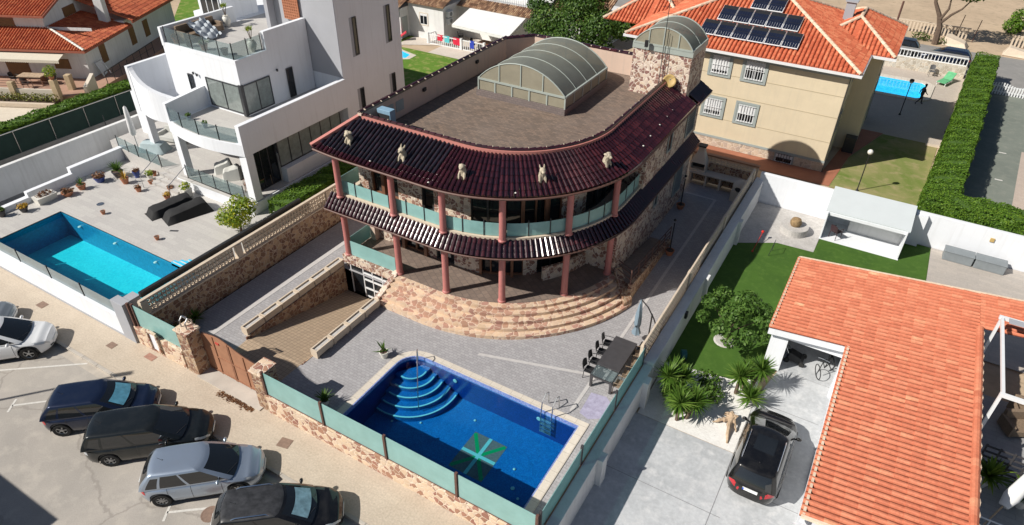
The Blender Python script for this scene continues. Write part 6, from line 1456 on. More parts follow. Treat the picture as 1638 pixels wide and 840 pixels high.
tree('shrub','small dark shrub beside the roadside tree',(1.0,80.8,0),[[(0,0,0),(0,0,.3)]],[(0,0,.4,1.0,.5,.45),(1.9,-.4,.3,.6,.4,.35)],'treeB',.14,26,dens=200,cat='shrub',trunk_r=.05)
# the big conifer behind the villa and greenery around it
tree('conifer','large bushy dark green conifer behind the villa roof wall',(-24.5,53.0,0),[[(0,0,0),(.1,0,3),(0,.1,6)],[(0,0,2.5),(1.5,-.5,4)],[(0,0,2.5),(-1.6,.3,4)]],
 [(0,0,3.6,2.6,2.2,2.6),(-2.6,.2,4.4,1.9,1.5,1.2),(2.4,-.3,4.6,2.0,1.6,1.3),(.3,.4,6.0,2.2,1.8,1.3),(-1.8,-.9,2.4,1.6,1.2,1.5),(2.3,-.8,2.4,1.7,1.2,1.5),(-3.9,.2,3.3,1.3,1,.8),(4.2,.3,4.7,1.4,1.2,1.2),(-.2,-1.2,1.6,2.6,1,1.4),(-4.0,.4,5.2,1.1,.9,.6),(1.2,1,7.0,1.8,1.4,.9),(-2.2,1.4,6.3,1.8,1.3,1.0)],'pine',.13,31,dens=420,elong=2.0)
tree('shrub','dense green shrub between the conifer and the orange roof corner',(-17.6,56.5,0),[[(0,0,0),(0,0,1)]],[(0,0,1.7,1.7,1.4,1.6),(-1.6,-1.6,1.2,1.4,1.2,1.1),(-2.2,-5.0,.7,1.6,1.6,.6)],'shrub',.16,33,dens=190,cat='shrub')
hedge_box('clipped_hedge','dark shaded hedge behind the villa roof wall below the conifer',[(-22,46.5),(-17.5,47.5)],1.6,0,1.9,15,.09,250)
tree('shrub','palm like green shrub at the upper corner of the orange roof',(-17.8,64.5,0),[[(0,0,0),(0,0,1)]],[(0,0,1.5,1.6,1.3,1.2)],'hedge',.2,34,dens=150,cat='shrub')
# ---------------------------------------------------------------- right hand plot: annexe with the big tiled roof
R=thing('annexe','white annexe with one large orange tiled roof and an open garage','house',(3,23,0))
rz_=lambda x: 2.42+.11*(x+1.35)
m=MB()
roof_plane(m,[(-1.38,30.1,rz_(-1.38)),(-1.38,24.15,rz_(-1.38)),(6.02,24.15,rz_(6.02)),(6.02,30.1,rz_(6.02))],.25,.088,.42,0,1)
roof_plane(m,[(1.55,24.15,rz_(1.55)),(1.55,15.25,rz_(1.55)),(6.02,15.25,rz_(6.02)),(6.02,24.15,rz_(6.02))],.25,.088,.42,0,1)
roof_plane(m,[(6.02,30.1,rz_(6.02)),(6.02,27.5,rz_(6.02)),(14,27.5,rz_(14)),(14,30.1,rz_(14))],.25,.088,.42,0,1)
m.build('roof',['orange','orange_valley_shade'],R)
m=MB(); ridge_row(m,(6.02,15.3,rz_(6.02)+.06),(6.02,27.4,rz_(6.02)+.06),.13); m.build('ridge_tiles','orange',R)
m=MB(); m.tube([(6.12+.03*(i%2),15.3+i*.25,rz_(6)+.08+.03*(i%2)) for i in range(49)],.035,5); m.build('ridge_mortar','ridge',R)
# pale mortar line along the verges and eaves
m=MB(); m.box(-1.36,-1.28,24.2,30.1,rz_(-1.3)+.02,rz_(-1.3)+.1); m.box(1.62,1.70,15.3,24.1,rz_(1.66)+.02,rz_(1.66)+.1)
m.bar((-1.3,30.1,rz_(-1.3)+.05),(14,30.1,rz_(14)+.05),.09,.1); m.bar((1.6,15.22,rz_(1.6)+.04),(6.0,15.22,rz_(6)+.04),.09,.1); m.build('verge_mortar','ridge',R)
m=MB(); m.hexa([(-1.36,24.2,2.05),(1.6,24.2,2.38),(1.6,24.35,2.38),(-1.36,24.35,2.05)],[(-1.36,24.2,2.4),(1.6,24.2,2.73),(1.6,24.35,2.73),(-1.36,24.35,2.4)])
m.hexa([(-1.34,24.36,2.05),(-1.2,24.36,2.05),(-1.2,30.0,2.05),(-1.34,30.0,2.05)],[(-1.34,24.36,2.38),(-1.2,24.36,2.38),(-1.2,30,2.38),(-1.34,30,2.38)])
m.hexa([(1.62,15.3,2.4),(1.75,15.3,2.4),(1.75,24.3,2.4),(1.62,24.3,2.4)],[(1.62,15.3,2.7),(1.75,15.3,2.7),(1.75,24.3,2.7),(1.62,24.3,2.7)]); m.build('fascia','white',R)
m=MB(); m.box(-1.2,-.5,24.5,24.75,0,2.05); m.box(-1.2,-1.0,24.75,29.9,0,2.1); m.box(-.5,1.72,24.5,24.7,1.85,2.35); m.box(-1.0,6,29.7,29.9,0,2.4); m.box(1.75,1.95,15.6,24.0,0,2.6); m.box(1.95,5.9,15.6,15.8,0,2.7); m.box(1.62,1.82,24.0,24.7,0,2.35); m.box(1.82,2.0,24.7,29.7,0,2.4); m.box(5.7,5.9,15.8,29.7,0,2.9); m.build('wall','white',R)
MB().hexa([(-1.2,24.5,2.06),(1.7,24.5,2.36),(1.7,29.8,2.36),(-1.2,29.8,2.06)],[(-1.2,24.5,2.2),(1.7,24.5,2.5),(1.7,29.8,2.5),(-1.2,29.8,2.2)]).build('ceiling','white2',R)
MB().sheet(rect(-1.0,1.8,24.6,29.7),.028).build('garage_floor','concrete',R)
MB().slab(rect(1.75,6.1,11.5,15.2),0,2.5).build('flat_roof',plain('pale_flat_roof',(.6,.6,.6),.8,.05,1),R)
# things in the garage
def wheel_ring(m,c,R_,ax):
    c=Vector(c); a=Vector(ax).normalized(); e=a.orthogonal().normalized(); f=a.cross(e)
    m.tube([c+e*R_*cos(2*pi*i/20)+f*R_*sin(2*pi*i/20) for i in range(21)],.02,5)
t=thing('bicycle','black bicycle leaning in the open garage doorway','bicycle',(1.1,25.2,.03)); m=MB(); wheel_ring(m,(1.0,24.95,.36),.33,(1,.5,.1)); m.build('wheel','rubber',t); m=MB(); wheel_ring(m,(1.4,25.9,.36),.33,(1,.5,.1)); m.build('wheel','rubber',t)
m=MB(); A=Vector((1.0,24.95,.36)); Bq=Vector((1.4,25.9,.36)); C=Vector((1.2,25.4,.32)); D=Vector((1.32,25.6,.85)); E_=Vector((1.07,25.1,.85))
for p,q in ((A,E_),(E_,C),(C,D),(D,Bq),(C,Bq),(E_,D)): m.tube([p,q],.02,5)
m.build('frame','black',t); m=MB().tube([E_+Vector((-.25,.05,.12)),E_+Vector((0,0,.15)),E_+Vector((.25,-.05,.12))],.015,5); m.build('handlebar','steel',t); MB().ball(D+Vector((0,0,.05)),(.06,.12,.03),7).build('saddle','black',t)
for k in range(8): pass
t=thing('lawn_mower','black garden machine on wheels inside the open garage','garden machine',(-.1,25.6,.03)); MB().hexa([(-.4,25.3,.1),(.35,25.3,.1),(.35,25.9,.1),(-.4,25.9,.1)],[(-.3,25.4,.5),(.2,25.4,.35),(.2,25.8,.35),(-.3,25.8,.5)]).build('body','black',t,bevel=.04)
for x in (-.35,.3):
    for y in (25.27,25.93): MB().cyl((x,y-.03,.13),(x,y+.03,.13),.12,n=12).build('wheel','rubber',t)
m=MB().tube([(-.35,25.4,.45),(-.7,25.5,1.0),(-.7,25.75,1.0),(-.35,25.8,.45)],.018,5); m.build('handle','steel',t)
t=thing('blue_cover','blue sheet hanging against the left wall of the open garage','sheet',(-.75,25.3,.1)); m=MB(); n=8; vs=[(-.98+.05*sin(j*2)+.06*k*.5,25.0+.9*j/n,.1+1.6*k/4) for j in range(n+1) for k in range(5)]; m.add(vs,[(j*5+k,(j+1)*5+k,(j+1)*5+k+1,j*5+k+1) for j in range(n) for k in range(4)]); m.build('sheet',plain('blue_sheet',(.03,.09,.33),.6,.2,3),t)
# white rear wall, kiosk, cactus ring, storage boxes
t=thing('rear_garden_wall','white garden wall behind the kiosk and the grey storage boxes','wall',(5,39,0)); MB().box(-5.2,16,38.95,39.2,0,1.95).build('wall_body','white',t,bevel=.015); MB().box(3.3,3.9,38.6,38.949,0,1.9).build('wall_pier','white',t); MB().box(7.0,7.2,38.88,38.95,1.3,1.5).build('wall_lamp','satyellow',t)
K=thing('garden_kiosk','white open fronted garden kiosk with a sloping pale roof','kiosk',(1.1,37.5,0))
MB().box(-.95,3.15,36.55,38.9,.0,.06).build('floor','white',K)
m=MB(); m.box(-.95,-.88,36.6,38.9,.06,1.75); m.build('side_wall','white',K); MB().box(3.05,3.12,36.6,38.9,.06,1.75).build('side_wall','white',K); MB().box(-.88,3.05,38.82,38.9,.06,2.1).build('back_wall','white',K)
MB().hexa([(-1.05,36.75,1.72),(3.22,36.75,1.72),(3.22,38.93,2.2),(-1.05,38.93,2.2)],[(-1.05,36.75,1.8),(3.22,36.75,1.8),(3.22,38.93,2.28),(-1.05,38.93,2.28)]).build('roof',plain('pale_roof_sheet',(.56,.6,.61),.55,.03,1,0),K)
MB().box(-.88,3.05,36.72,36.8,1.55,1.72).build('fascia','white',K)
MB().box(.3,3.04,38.2,38.8,.06,.85).build('counter','white2',K); MB().box(.28,3.046,38.15,38.81,.852,.9).build('counter_top','greyrender',K)
MB().box(-.8,.0,38.2,38.8,1.1,1.35).build('shelf_box','greybox',K); MB().box(1.9,2.4,38.79,38.82,1.3,1.5).build('screen','black',K)
chair_a('plastic_chair','brown plastic armchair standing alone on the floor of the white kiosk',(-.2,37.1,.06),2.6,plain('brown_plastic',(.05,.025,.03),.5,.1,4),None)
t=thing('cactus_ring','round pale stone planting ring in the gravel corner','planter',(-2.35,36.5,.04)); m=MB().lathe([(.62,.0),(.75,0),(.75,.42),(.25,.42),(.25,.2)],(-2.35,36.55,.04),28); m.build('ring','gravel2',t)
tag(MB().lathe([(.2,0),(.3,.15),(.32,.3),(.25,.48),(.1,.56),(0,.56)],(-2.35,36.55,.4),14).build('barrel_cactus','cactus',smooth=True),'brown barrel cactus growing out of the round pale ring','cactus')
for i,(x0,x1) in enumerate(((5.2,6.6),(6.68,8.1))):
    t=thing('storage_box',('left' if i==0 else 'right')+' one of two long grey storage boxes against the white wall','storage box',((x0+x1)/2,38.2,.04)); MB().box(x0,x1,37.95,38.6,.04,.55).build('body','greybox',t,bevel=.03); MB().box(x0-.03,x1+.03,37.92,38.64,.552,.62).build('lid','greybox',t,bevel=.03)
t=thing('red_toy','thin red and orange garden toy lying on the turf','toy',(-3.75,34,.04)); m=MB().tube([(-3.85,33.2,.06),(-3.8,34.0,.3),(-3.75,34.7,.55)],.018,6); m.ball((-3.75,34.7,.57),.09,6); m.ball((-3.85,33.2,.1),.06,6); m.build('rod',plain('red_plastic',(.6,.03,.02),.5,.1,5),t)
m=MB().tube([(-3.0,33.3,.05),(-2.9,33.3,.75),(-2.9,33.9,.78),(-2.95,33.9,.05)],.015,5); tag(m.build('wire_hoop','frame_dark'),'thin dark wire hoop standing on the turf near the red toy','hoop')
# pergola, deck furniture
t=thing('pergola','white metal pergola frame standing on the grey deck at the right','pergola',(9,25,.05)); 
for x,y in ((6.5,27.4),(6.45,22.6),(12,27.4),(12,22.6)): MB().box(x-.05,x+.05,y-.05,y+.05,.05,4.0).build('post','frame_white',t)
m=MB()
for y in (22.6,27.4): m.box(6.4,12.05,y-.06,y+.06,4.001,4.14)
for x in (6.5,7.35,8.9,12): m.box(x-.05,x+.05,22.67,27.33,4.01,4.13)
m.build('roof_beam','frame_white',t); MB().box(6.7,12,27.0,27.3,4.15,4.2).build('rolled_awning','greyrender',t)
m=MB(); m.box(6.3,6.34,22.9,27.3,.05,.1)
t=thing('trellis_screen','dark slatted trellis screen at the near edge of the pergola deck','trellis',(8,23.2,.05)); m=MB()
for z in (.3,.55,.8,1.05,1.3,1.55): m.box(6.9,10.5,22.7,22.74,z,z+.07)
for i in range(9): m.box(6.9+i*.44,6.96+i*.44,22.66,22.699,.05,1.7)
m.build('slats','charcoal',t); m=MB()
for z in (.4,.7,1.0,1.3,1.6): m.box(6.62,6.66,23.0,27.2,z,z+.07)
for i in range(11): m.box(6.661,6.69,23.0+i*.41,23.06+i*.41,.05,1.75)
m.build('slats','charcoal',t)
for z in (1,2): pass
a1=sofa('rattan_seat','grey rattan seat nearer the camera under the white pergola',8.6,26.0,.05,.5,'rattan',1.3); a2=sofa('rattan_seat','grey rattan seat farther back under the white pergola',8.9,28.2-1.3,.05,.2,'rattan',1.3)
a1['category']=a2['category']='seat'
t=thing('potted_palm','potted cycad with yellow fronds on the grey deck below the pergola','potted palm',(7.3,22.7-.4,.05)); MB().lathe([(.18,0),(.3,.35),(.32,.42),(.28,.42)],(7.25,22.3,.05),14).build('pot','potwhite',t,smooth=True); lf=MB(); rosette(lf,(7.35,22.3,.6),70,.85,.12,77,lo=.0,hi=1.3,droop=.5); lf.build('fronds','palm',t)
t=thing('potted_palm','second potted cycad half behind the closed white parasol','potted palm',(8.4,22.0,.05)); MB().lathe([(.18,0),(.28,.35),(.28,.42)],(8.5,22.0,.05),12).build('pot','potwhite',t); lf=MB(); rosette(lf,(8.5,22.0,.6),60,.8,.12,78,lo=0,hi=1.3,droop=.5); lf.build('fronds','palm',t)
t=thing('parasol','closed white parasol tilted on its wooden pole at the right edge','parasol',(7.6,20.6,.05)); MB().cyl((7.35,20.3,.05),(7.75,20.9,1.0),.03,n=6).build('pole','driftwood',t); m=MB().tube([(7.7,20.8,.9),(7.85,21.1,1.15),(8.2,21.7,1.9),(8.5,22.2,2.6)],[.16,.26,.2,.04],10); m.build('folded_canopy','canvas',t,smooth=True)
t=thing('white_railing','white square mesh railing near the closed parasol','railing',(7.5,19.8,.05)); m=MB()
for i in range(9): m.box(6.6+i*.35,6.64+i*.35,19.9,19.94,.05,.9)
for z in (.1,.5,.88): m.box(6.6,9.6,19.901,19.939,z,z+.04)
m.build('bars','frame_white',t); 
# garden plants
lf_=[('yucca_plant','large spiky yucca clump beside the white wall pier',[(-4.3,20.5,1.15),(-3.75,20.9,1.0),(-4.25,21.25,.85),(-3.9,20.3,.7)],85),('yucca_plant','large spiky yucca clump at the front edge of the white gravel',[(-3.4,19.5,1.0),(-2.9,19.95,.9),(-3.65,20.05,.75),(-3.1,20.4,.6)],85),('yucca_plant','spiky yucca clump at the corner of the open garage',[(-1.75,22.2,1.0),(-1.05,22.8,1.25),(-1.1,21.75,.5),(-1.5,22.9,.8)],85)]
for nm,lab,heads,n in lf_:
    t=thing(nm,lab,'yucca',(heads[0][0],heads[0][1],.03)); tr=MB(); lf=MB()
    for i,(x,y,z) in enumerate(heads): tr.tube([(heads[0][0]*.4+x*.6,heads[0][1]*.4+y*.6,.03),(x,y,z)],[.09,.06],6); rosette(lf,(x,y,z),int(n*1.7),.74,.06,i+int(x*9),lo=-.6,hi=1.5,droop=.15)
    tr.build('trunk','bark',t); lf.build('blades','yucca',t)
tree('flowering_shrub','low green shrub with pale flowers between the two left yucca clumps',(-2.9,21.9,.03),[[(0,0,0),(0,0,.3)]],[(0,0,.45,.6,.5,.4),(.4,-.6,.35,.5,.4,.35),(-.1,-1.2,.25,.4,.4,.3)],'shrub',.11,41,dens=420,cat='shrub',trunk_r=.04)
m=MB(); rg=random.Random(8)
t=thing('driftwood_piece','twisted pale driftwood stump on the white gravel','driftwood',(-1.5,20,.03)); m=MB(); rg=random.Random(4)
def prong(pts,r0,r1):
    P_=[]; R_=[]; n=len(pts)-1
    for i in range(n*4+1):
        u=i/4; k=min(n-1,int(u)); f=u-k; a_=Vector(pts[k]).lerp(Vector(pts[k+1]),f); P_.append(a_+Vector((rg.uniform(-.03,.03),rg.uniform(-.03,.03),rg.uniform(-.02,.02)))); R_.append((r0+(r1-r0)*i/(n*4))*rg.uniform(.65,1.25))
    m.tube(P_,R_,7)
prong([(-1.55,20.55,.2),(-1.8,20.3,.2),(-2.15,20.1,.06)],.13,.025); prong([(-1.5,20.5,.25),(-1.45,20.0,.2),(-1.33,19.35,.05)],.14,.05); prong([(-1.5,20.5,.25),(-1.3,20.35,.25),(-1.15,20.1,.08)],.1,.03); prong([(-1.7,20.6,.2),(-1.5,20.62,.34),(-1.35,20.55,.3)],.17,.12)
m.build('stump','driftwood',t)
tree('fig_tree','broad leafed green tree on the turf beside the white wall',(-3.0,25.3,.03),[[(0,0,0),(.05,0,.5),(0,.1,1.0)],[(0,0,.5),(.5,.1,1.0),(1.1,.3,1.5)],[(0,0,.5),(-.6,.2,1.1),(-1.0,.2,1.6)],[(0,0,.4),(.1,-.7,.9),(.4,-1.2,1.2)],[(0,0,.6),(.2,.9,1.3),(.1,1.4,1.7)]],
 [(0,.1,1.55,.7,.7,.4),(1.2,.4,1.5,.5,.55,.3),(-1.1,.3,1.65,.5,.5,.35),(.3,1.2,1.75,.65,.5,.35),(-.3,-.8,1.25,.55,.5,.3),(.9,-.7,1.15,.45,.5,.3),(-.8,1.1,1.7,.5,.5,.3),(.5,.4,1.9,.5,.4,.25),(1.5,-.2,1.1,.35,.4,.25),(-1.2,-.5,1.3,.35,.4,.3),(.3,-1.3,1.1,.4,.4,.25),(1.1,1.2,1.5,.4,.4,.25)],'fig',.115,51,dens=620,trunk_r=.08,elong=1.4)
tag(MB().lathe([(0,.0),(.5,0),(.42,.05),(0,.06)],(-3.1,25.2,.03),16).build('soil_patch','gravel2'),'pale stone patch around the foot of the broad leafed tree','soil patch')
t=thing('hose_reel','small dark green hose reel in the shaded corner by the wall','hose reel',(-4.4,23.1,.03)); m=MB().cyl((-4.45,23.0,.3),(-4.25,23.1,.3),.22,n=14); m.build('reel',plain('teal_plastic',(.02,.12,.12),.5,.1,4),t); m=MB().tube([(-4.5,23.2,.04),(-4.4,22.9,.35),(-4.15,22.95,.04)],.02,5); m.build('stand','black',t)

# ---------------------------------------------------------------- walking person by the far pool
def person():
    t=thing('person','person in dark clothes walking beside the blue garden pool','person',(2.3,61.75,0))
    P0={'pelvis':(0,0,.86),'waist':(.01,0,1.02),'chest':(.04,0,1.25),'neck':(.06,0,1.42),'head0':(.07,0,1.5),'head1':(.08,0,1.62),
        'hl':(0,.1,.82),'kl':(.16,.11,.47),'al':(.2,.11,.1),'tl':(.33,.11,.04),'hr':(0,-.1,.82),'kr':(-.08,-.11,.46),'ar':(-.34,-.11,.16),'tr':(-.26,-.11,.05),
        'sl':(.04,.2,1.34),'el':(-.1,.23,1.1),'wl':(-.14,.24,.87),'fl':(-.13,.24,.79),'sr':(.04,-.2,1.34),'er':(.14,-.23,1.1),'wr':(.3,-.22,.95),'fr':(.36,-.21,.9)}
    E_=[('pelvis','waist'),('waist','chest'),('chest','neck'),('neck','head0'),('head0','head1'),('pelvis','hl'),('hl','kl'),('kl','al'),('al','tl'),('pelvis','hr'),('hr','kr'),('kr','ar'),('ar','tr'),('chest','sl'),('sl','el'),('el','wl'),('wl','fl'),('chest','sr'),('sr','er'),('er','wr'),('wr','fr')]
    rad={'pelvis':.15,'waist':.13,'chest':.165,'neck':.055,'head0':.075,'head1':.085,'hl':.105,'kl':.065,'al':.042,'tl':.04,'hr':.105,'kr':.065,'ar':.035,'tr':.03,'sl':.06,'el':.04,'wl':.028,'fl':.022,'sr':.06,'er':.04,'wr':.028,'fr':.022}
    ks=list(P0); rz=radians(20); vs=[(P0[k][0]*cos(rz)-P0[k][1]*sin(rz),P0[k][0]*sin(rz)+P0[k][1]*cos(rz),P0[k][2]) for k in ks]
    me=bpy.data.meshes.new('person_body'); me.from_pydata(vs,[(ks.index(a),ks.index(b)) for a,b in E_],[]); o=bpy.data.objects.new('body',me); COL.objects.link(o); o.parent=t
    import bmesh
    b=bmesh.new(); b.from_mesh(me); ly=b.verts.layers.skin.verify(); b.verts.ensure_lookup_table()
    for i,k in enumerate(ks): b.verts[i][ly].radius=(rad[k],rad[k])
    b.verts[0][ly].use_root=True; b.to_mesh(me); b.free()
    md=o.modifiers.new('skin','SKIN'); md.use_smooth_shade=True; s=o.modifiers.new('sub','SUBSURF'); s.levels=2; s.render_levels=2
    me.materials.append(plain('dark_clothes',(.03,.028,.035),.8,.3,4))
    MB().ball((2.3+.06,61.75+.02,1.64),(.1,.095,.1),12).build('hair',plain('dark_hair',(.012,.01,.009),.7,.2,8),t,smooth=True)
try: person()
except Exception as ex: print('person failed',ex)
# ---------------------------------------------------------------- cars
def smooth(a,b,t): t=max(0,min(1,t)); t=t*t*(3-2*t); return a+(b-a)*t
def interp(tab,x):
    if x<=tab[0][0]: return tab[0][1]
    for (a,p),(b,q) in zip(tab[:-1],tab[1:]):
        if x<=b: return smooth(p,q,(x-a)/(b-a))
    return tab[-1][1]
def car(name,label,loc,rz,paintm,L=4.3,Wd=1.78,H=1.47,style='hatch',roof=None,rails=False,sunroof=False,arch=None,tail='red',plate=False,shade=None,group=None,spokes=5,rimr=.0):
    t=local(name,label,'car',loc,rz,group)
    hl=L/2; R_=.32 if H<1.55 else .345; xf=hl-.86; xr=-hl+.74 if style!='wagon' else -hl+.95
    bel=H*.625; 
    top=[(-hl,.62),(-hl+.03,bel*.9),(-hl+.12,bel+.0),(-hl+.6,bel+.02),(0,bel),(hl-1.35,bel-.0),(hl-1.15,bel-.03),(hl-.5,bel-.13),(hl-.15,bel-.24),(hl-.03,.56),(hl,.48)]
    def wdt(x):
        s=abs(x)/hl; return Wd/2*max(0.02,(1-s**(7 if x<0 else 5)))**(.28 if x<0 else .30)*(1-.03*s)
    def zb(x):
        z=.2+.12*max(0,(abs(x)-hl*.8)/(hl*.2))
        for xa in (xf,xr):
            d=abs(x-xa); Ra=R_+.055
            if d<Ra: z=max(z,R_+sqrt(Ra*Ra-d*d))
        return z
    NJ=10
    def sec(x,j):
        w=wdt(x); tp=interp(top,x); b=zb(x); sh=tp-.075
        f=[(.94,0),(1.0,.22),(1.008,.45),(1.0,.68),(.985,.88),(.955,1.0)]
        if j<=5:
            ww,ff=f[j]; return (x,w*ww,b+(sh-b)*ff)
        g=[(.90,sh+.05),(.70,tp-.005),(.36,tp+.012),(0,tp+.018)][j-6]
        return (x,w*g[0],g[1])
    xs=[-hl+L*i/84 for i in range(85)]; ex=[hl*v for v in (.985,.993,.999)]; xs=sorted(set(xs+ex+[-e for e in ex]))
    body=MB(); vs=[];cols_=2*NJ-1
    for x in xs:
        row=[sec(x,j) for j in range(NJ)]; full=row+[(a,-b,c) for a,b,c in reversed(row[:-1])]; vs+=full
    fs=[];ms=[]
    for i in range(len(xs)-1):
        for j in range(cols_-1):
            fs.append((i*cols_+j,i*cols_+j+1,(i+1)*cols_+j+1,(i+1)*cols_+j))
    body.add(vs,fs,0,.5)
    body.add([vs[j] for j in range(cols_)],[tuple(range(cols_))],0); k=(len(xs)-1)*cols_; body.add([vs[k+j] for j in range(cols_)],[tuple(range(cols_-1,-1,-1))],0)
    # door seams and sills in dark
    def patch(m,x0,x1,j0,j1,off=.006,n=6,sides=(1,-1),mi=0):
        for sg in sides:
            q=[];nj=max(1,int(round((j1-j0)*2)))
            for a in range(n+1):
                x=x0+(x1-x0)*a/n
                for b in range(nj+1):
                    j=j0+(j1-j0)*b/nj; ja=int(min(NJ-2,math.floor(j))); fr=j-ja; A=Vector(sec(x,ja)); B_=Vector(sec(x,ja+1)); p=A.lerp(B_,fr)
                    nx=Vector((0,1,0)) if j<5 else Vector((0,.3,1)); 
                    if abs(x)>hl*.93: nx=nx+Vector((1.2 if x>0 else -1.2,0,0))
                    nx.normalize(); p=p+nx*off; q.append((p.x,p.y*sg,p.z))
            f=[(a*(nj+1)+b,(a+1)*(nj+1)+b,(a+1)*(nj+1)+b+1,a*(nj+1)+b+1) for a in range(n) for b in range(nj)]
            m.add(q,f if sg<0 else [z[::-1] for z in f],mi,.5)
    dx=(.72,-.28,-1.05) if style!='wagon' else (.75,-.25,-1.1)
    for d in dx: patch(body,d,d+.014,.6,5.4,.003,1,mi=1)
    patch(body,-1.0 if True else 0,.7,.0,.35,.004,4,mi=1)
    for x0,x1 in ((hl-1.27,hl-1.24),): patch(body,x0,x1,6,9,.003,1,mi=1)
    o=body.build('body',[paintm,'black'],t,smooth=True)
    # cabin
    xwb=hl-.98; xwt=xwb-1.0
    xrb={'hatch':-hl+.12,'wagon':-hl+.10,'suv':-hl+.16}[style]; xrt=xrb+{'hatch':.42,'wagon':.30,'suv':.38}[style]
    wb=Wd/2*.925; wt=Wd/2*.735; zb0=bel-.03; zr=H-.055
    NF,NS,NR=12,30,10; NT_=11
    def ring(tt):
        e=tt; f=xwb+(xwt-xwb)*e; b=xrb+(xrt-xrb)*(e**1.2); w=wb+(wt-wb)*(e**1.25); z=zb0+(zr-zb0)*(e**.93); pts=[]
        for i in range(NF): y=-w+2*w*i/NF; pts.append((f+.16*(1-(y/w)**2)-(.05 if i==0 else 0),y*(.985 if i==0 else 1),z+.01*(1-(y/w)**2)))
        for i in range(NS): u=i/NS; pts.append((f+(b-f)*u-(.05*(1-u) if i==0 else 0),w*(1-.10*max(0,u-.5)**2*2)*(.985 if i==0 else 1)*(1+.012*sin(pi*u)),z))
        w2=w*(1-.05)
        for i in range(NR): y=w2-2*w2*i/NR; pts.append((b-.09*(1-(y/w2)**2),y,z))
        for i in range(NS): u=1-i/NS; pts.append((f+(b-f)*u,-w*(1-.10*max(0,u-.5)**2*2)*(1+.012*sin(pi*u)),z))
        return pts
    N_=NF+NS+NR+NS; rings=[ring(k/NT_) for k in range(NT_+1)]
    parts={k:MB() for k in ('shell','windscreen','rear_window')}; sw=[]
    for key in ('fl','rl','ql','fr','rr','qr'): parts[key]=MB()
    B0=[.05,.44]; B1=[.47,.77]; B2=[.795,.94]
    for k in range(NT_):
        for i in range(N_):
            q=[rings[k][i],rings[k][(i+1)%N_],rings[k+1][(i+1)%N_],rings[k+1][i]]; key='shell'
            if i<NF:
                if 0<=k<NT_-1 and 0<i<NF-1: key='windscreen'
            elif i<NF+NS or i>=NF+NS+NR:
                u=((i-NF)+.5)/NS if i<NF+NS else 1-((i-NF-NS-NR)+.5)/NS; sd='l' if i<NF+NS else 'r'
                if 1<=k<NT_-1:
                    if B0[0]<u<B0[1]: key='f'+sd
                    elif B1[0]<u<B1[1]: key='r'+sd
                    elif B2[0]<u<B2[1] and k<NT_-2: key='q'+sd
            else:
                if 1<=k<NT_-1 and NF+NS<i<NF+NS+NR-1: key='rear_window'
            parts[key].add(q,[(0,1,2,3)],0,.5)
    def weld(m): return m
    # roof cap
    cap=parts['shell']; last=rings[-1]; cx=sum(p[0] for p in last)/N_; prev=last
    for sc,dz in ((.94,.03),(.8,.047),(.55,.055),(.25,.058)):
        cur=[(cx+(p[0]-cx)*sc,p[1]*sc,zr+dz) for p in last]
        for i in range(N_): cap.add([prev[i],prev[(i+1)%N_],cur[(i+1)%N_],cur[i]],[(0,1,2,3)],1 if roof else 0,.5)
        prev=cur
    cap.add(prev,[tuple(range(N_))],1 if roof else 0,.5)
    def bw(m,nm,mt):
        if not m.f: return
        o=m.build(nm,mt,t,smooth=True); import bmesh; b=bmesh.new(); b.from_mesh(o.data); bmesh.ops.remove_doubles(b,verts=b.verts,dist=.0008); b.to_mesh(o.data); b.free()
        for p in o.data.polygons: p.use_smooth=True
        return o
    bw(parts['shell'],'roof',[paintm,roof or paintm]); ws=bw(parts['windscreen'],'windscreen','carglass'); bw(parts['rear_window'],'rear_window','carglass')
    for k in ('fl','rl','ql','fr','rr','qr'): bw(parts[k],'side_window','carglass')
    if shade:
        m=MB(); a=.18;b=.62
        for (u0,u1,v0,v1) in ((.14,.86,.18,.66),):
            r0=ring(v0);r1=ring(v1); n=8
            def wp(u,r): y=u*NF; i=int(min(NF-1,y)); p=Vector(r[i]).lerp(Vector(r[i+1]),y-i); return p
            vs=[]; 
            for i in range(n+1):
                u=u0+(u1-u0)*i/n; p=wp(u,r0);q=wp(u,r1); d=Vector((.012,0,.012)); vs+= [p+d,q+d]
            m.add(vs,[(2*i,2*i+2,2*i+3,2*i+1) for i in range(n)])
        m.build('sun_shade',shade,t)
    m=MB(); m.box(-hl+.25,hl-.35,-Wd/2+.22,Wd/2-.22,.17,.6); m.build('underbody','black',t)
    # wheels
    for xa in (xf,xr):
        for sg in (1,-1):
            y=sg*(Wd/2-.115); tw=.105
            wm=MB(); prof=[(R_*.62,-tw),(R_*.93,-tw),(R_,-tw*.7),(R_,tw*.7),(R_*.93,tw),(R_*.62,tw)]; n=22
            vs=[(xa+r*cos(2*pi*j/n),y+o_,R_+r*sin(2*pi*j/n)) for r,o_ in prof for j in range(n)]
            wm.add(vs,[(i*n+j,i*n+(j+1)%n,(i+1)*n+(j+1)%n,(i+1)*n+j) for i in range(5) for j in range(n)]); wo=wm.build('wheel','rubber',t)
            rm=MB(); yo=y+sg*tw*.55; rm.cyl((xa,yo-sg*.06,R_),(xa,yo-sg*.05,R_),R_*.62,n=20,m=1)
            for q in range(spokes*1):
                a=2*pi*q/spokes; e=Vector((cos(a),0,sin(a))); rm.bar(Vector((xa,yo,R_)),Vector((xa,yo,R_))+e*R_*.62,.05,.025,upv=(0,1,0))
            rm.lathe([(0,0),(0,0)],(0,0,0),3) if False else None
            ring_=[Vector((xa+R_*.62*cos(2*pi*j/20),yo,R_+R_*.62*sin(2*pi*j/20))) for j in range(21)]; rm.tube(ring_,.018,5); rm.cyl((xa,yo-.02,R_),(xa,yo+.02,R_),.06,n=10)
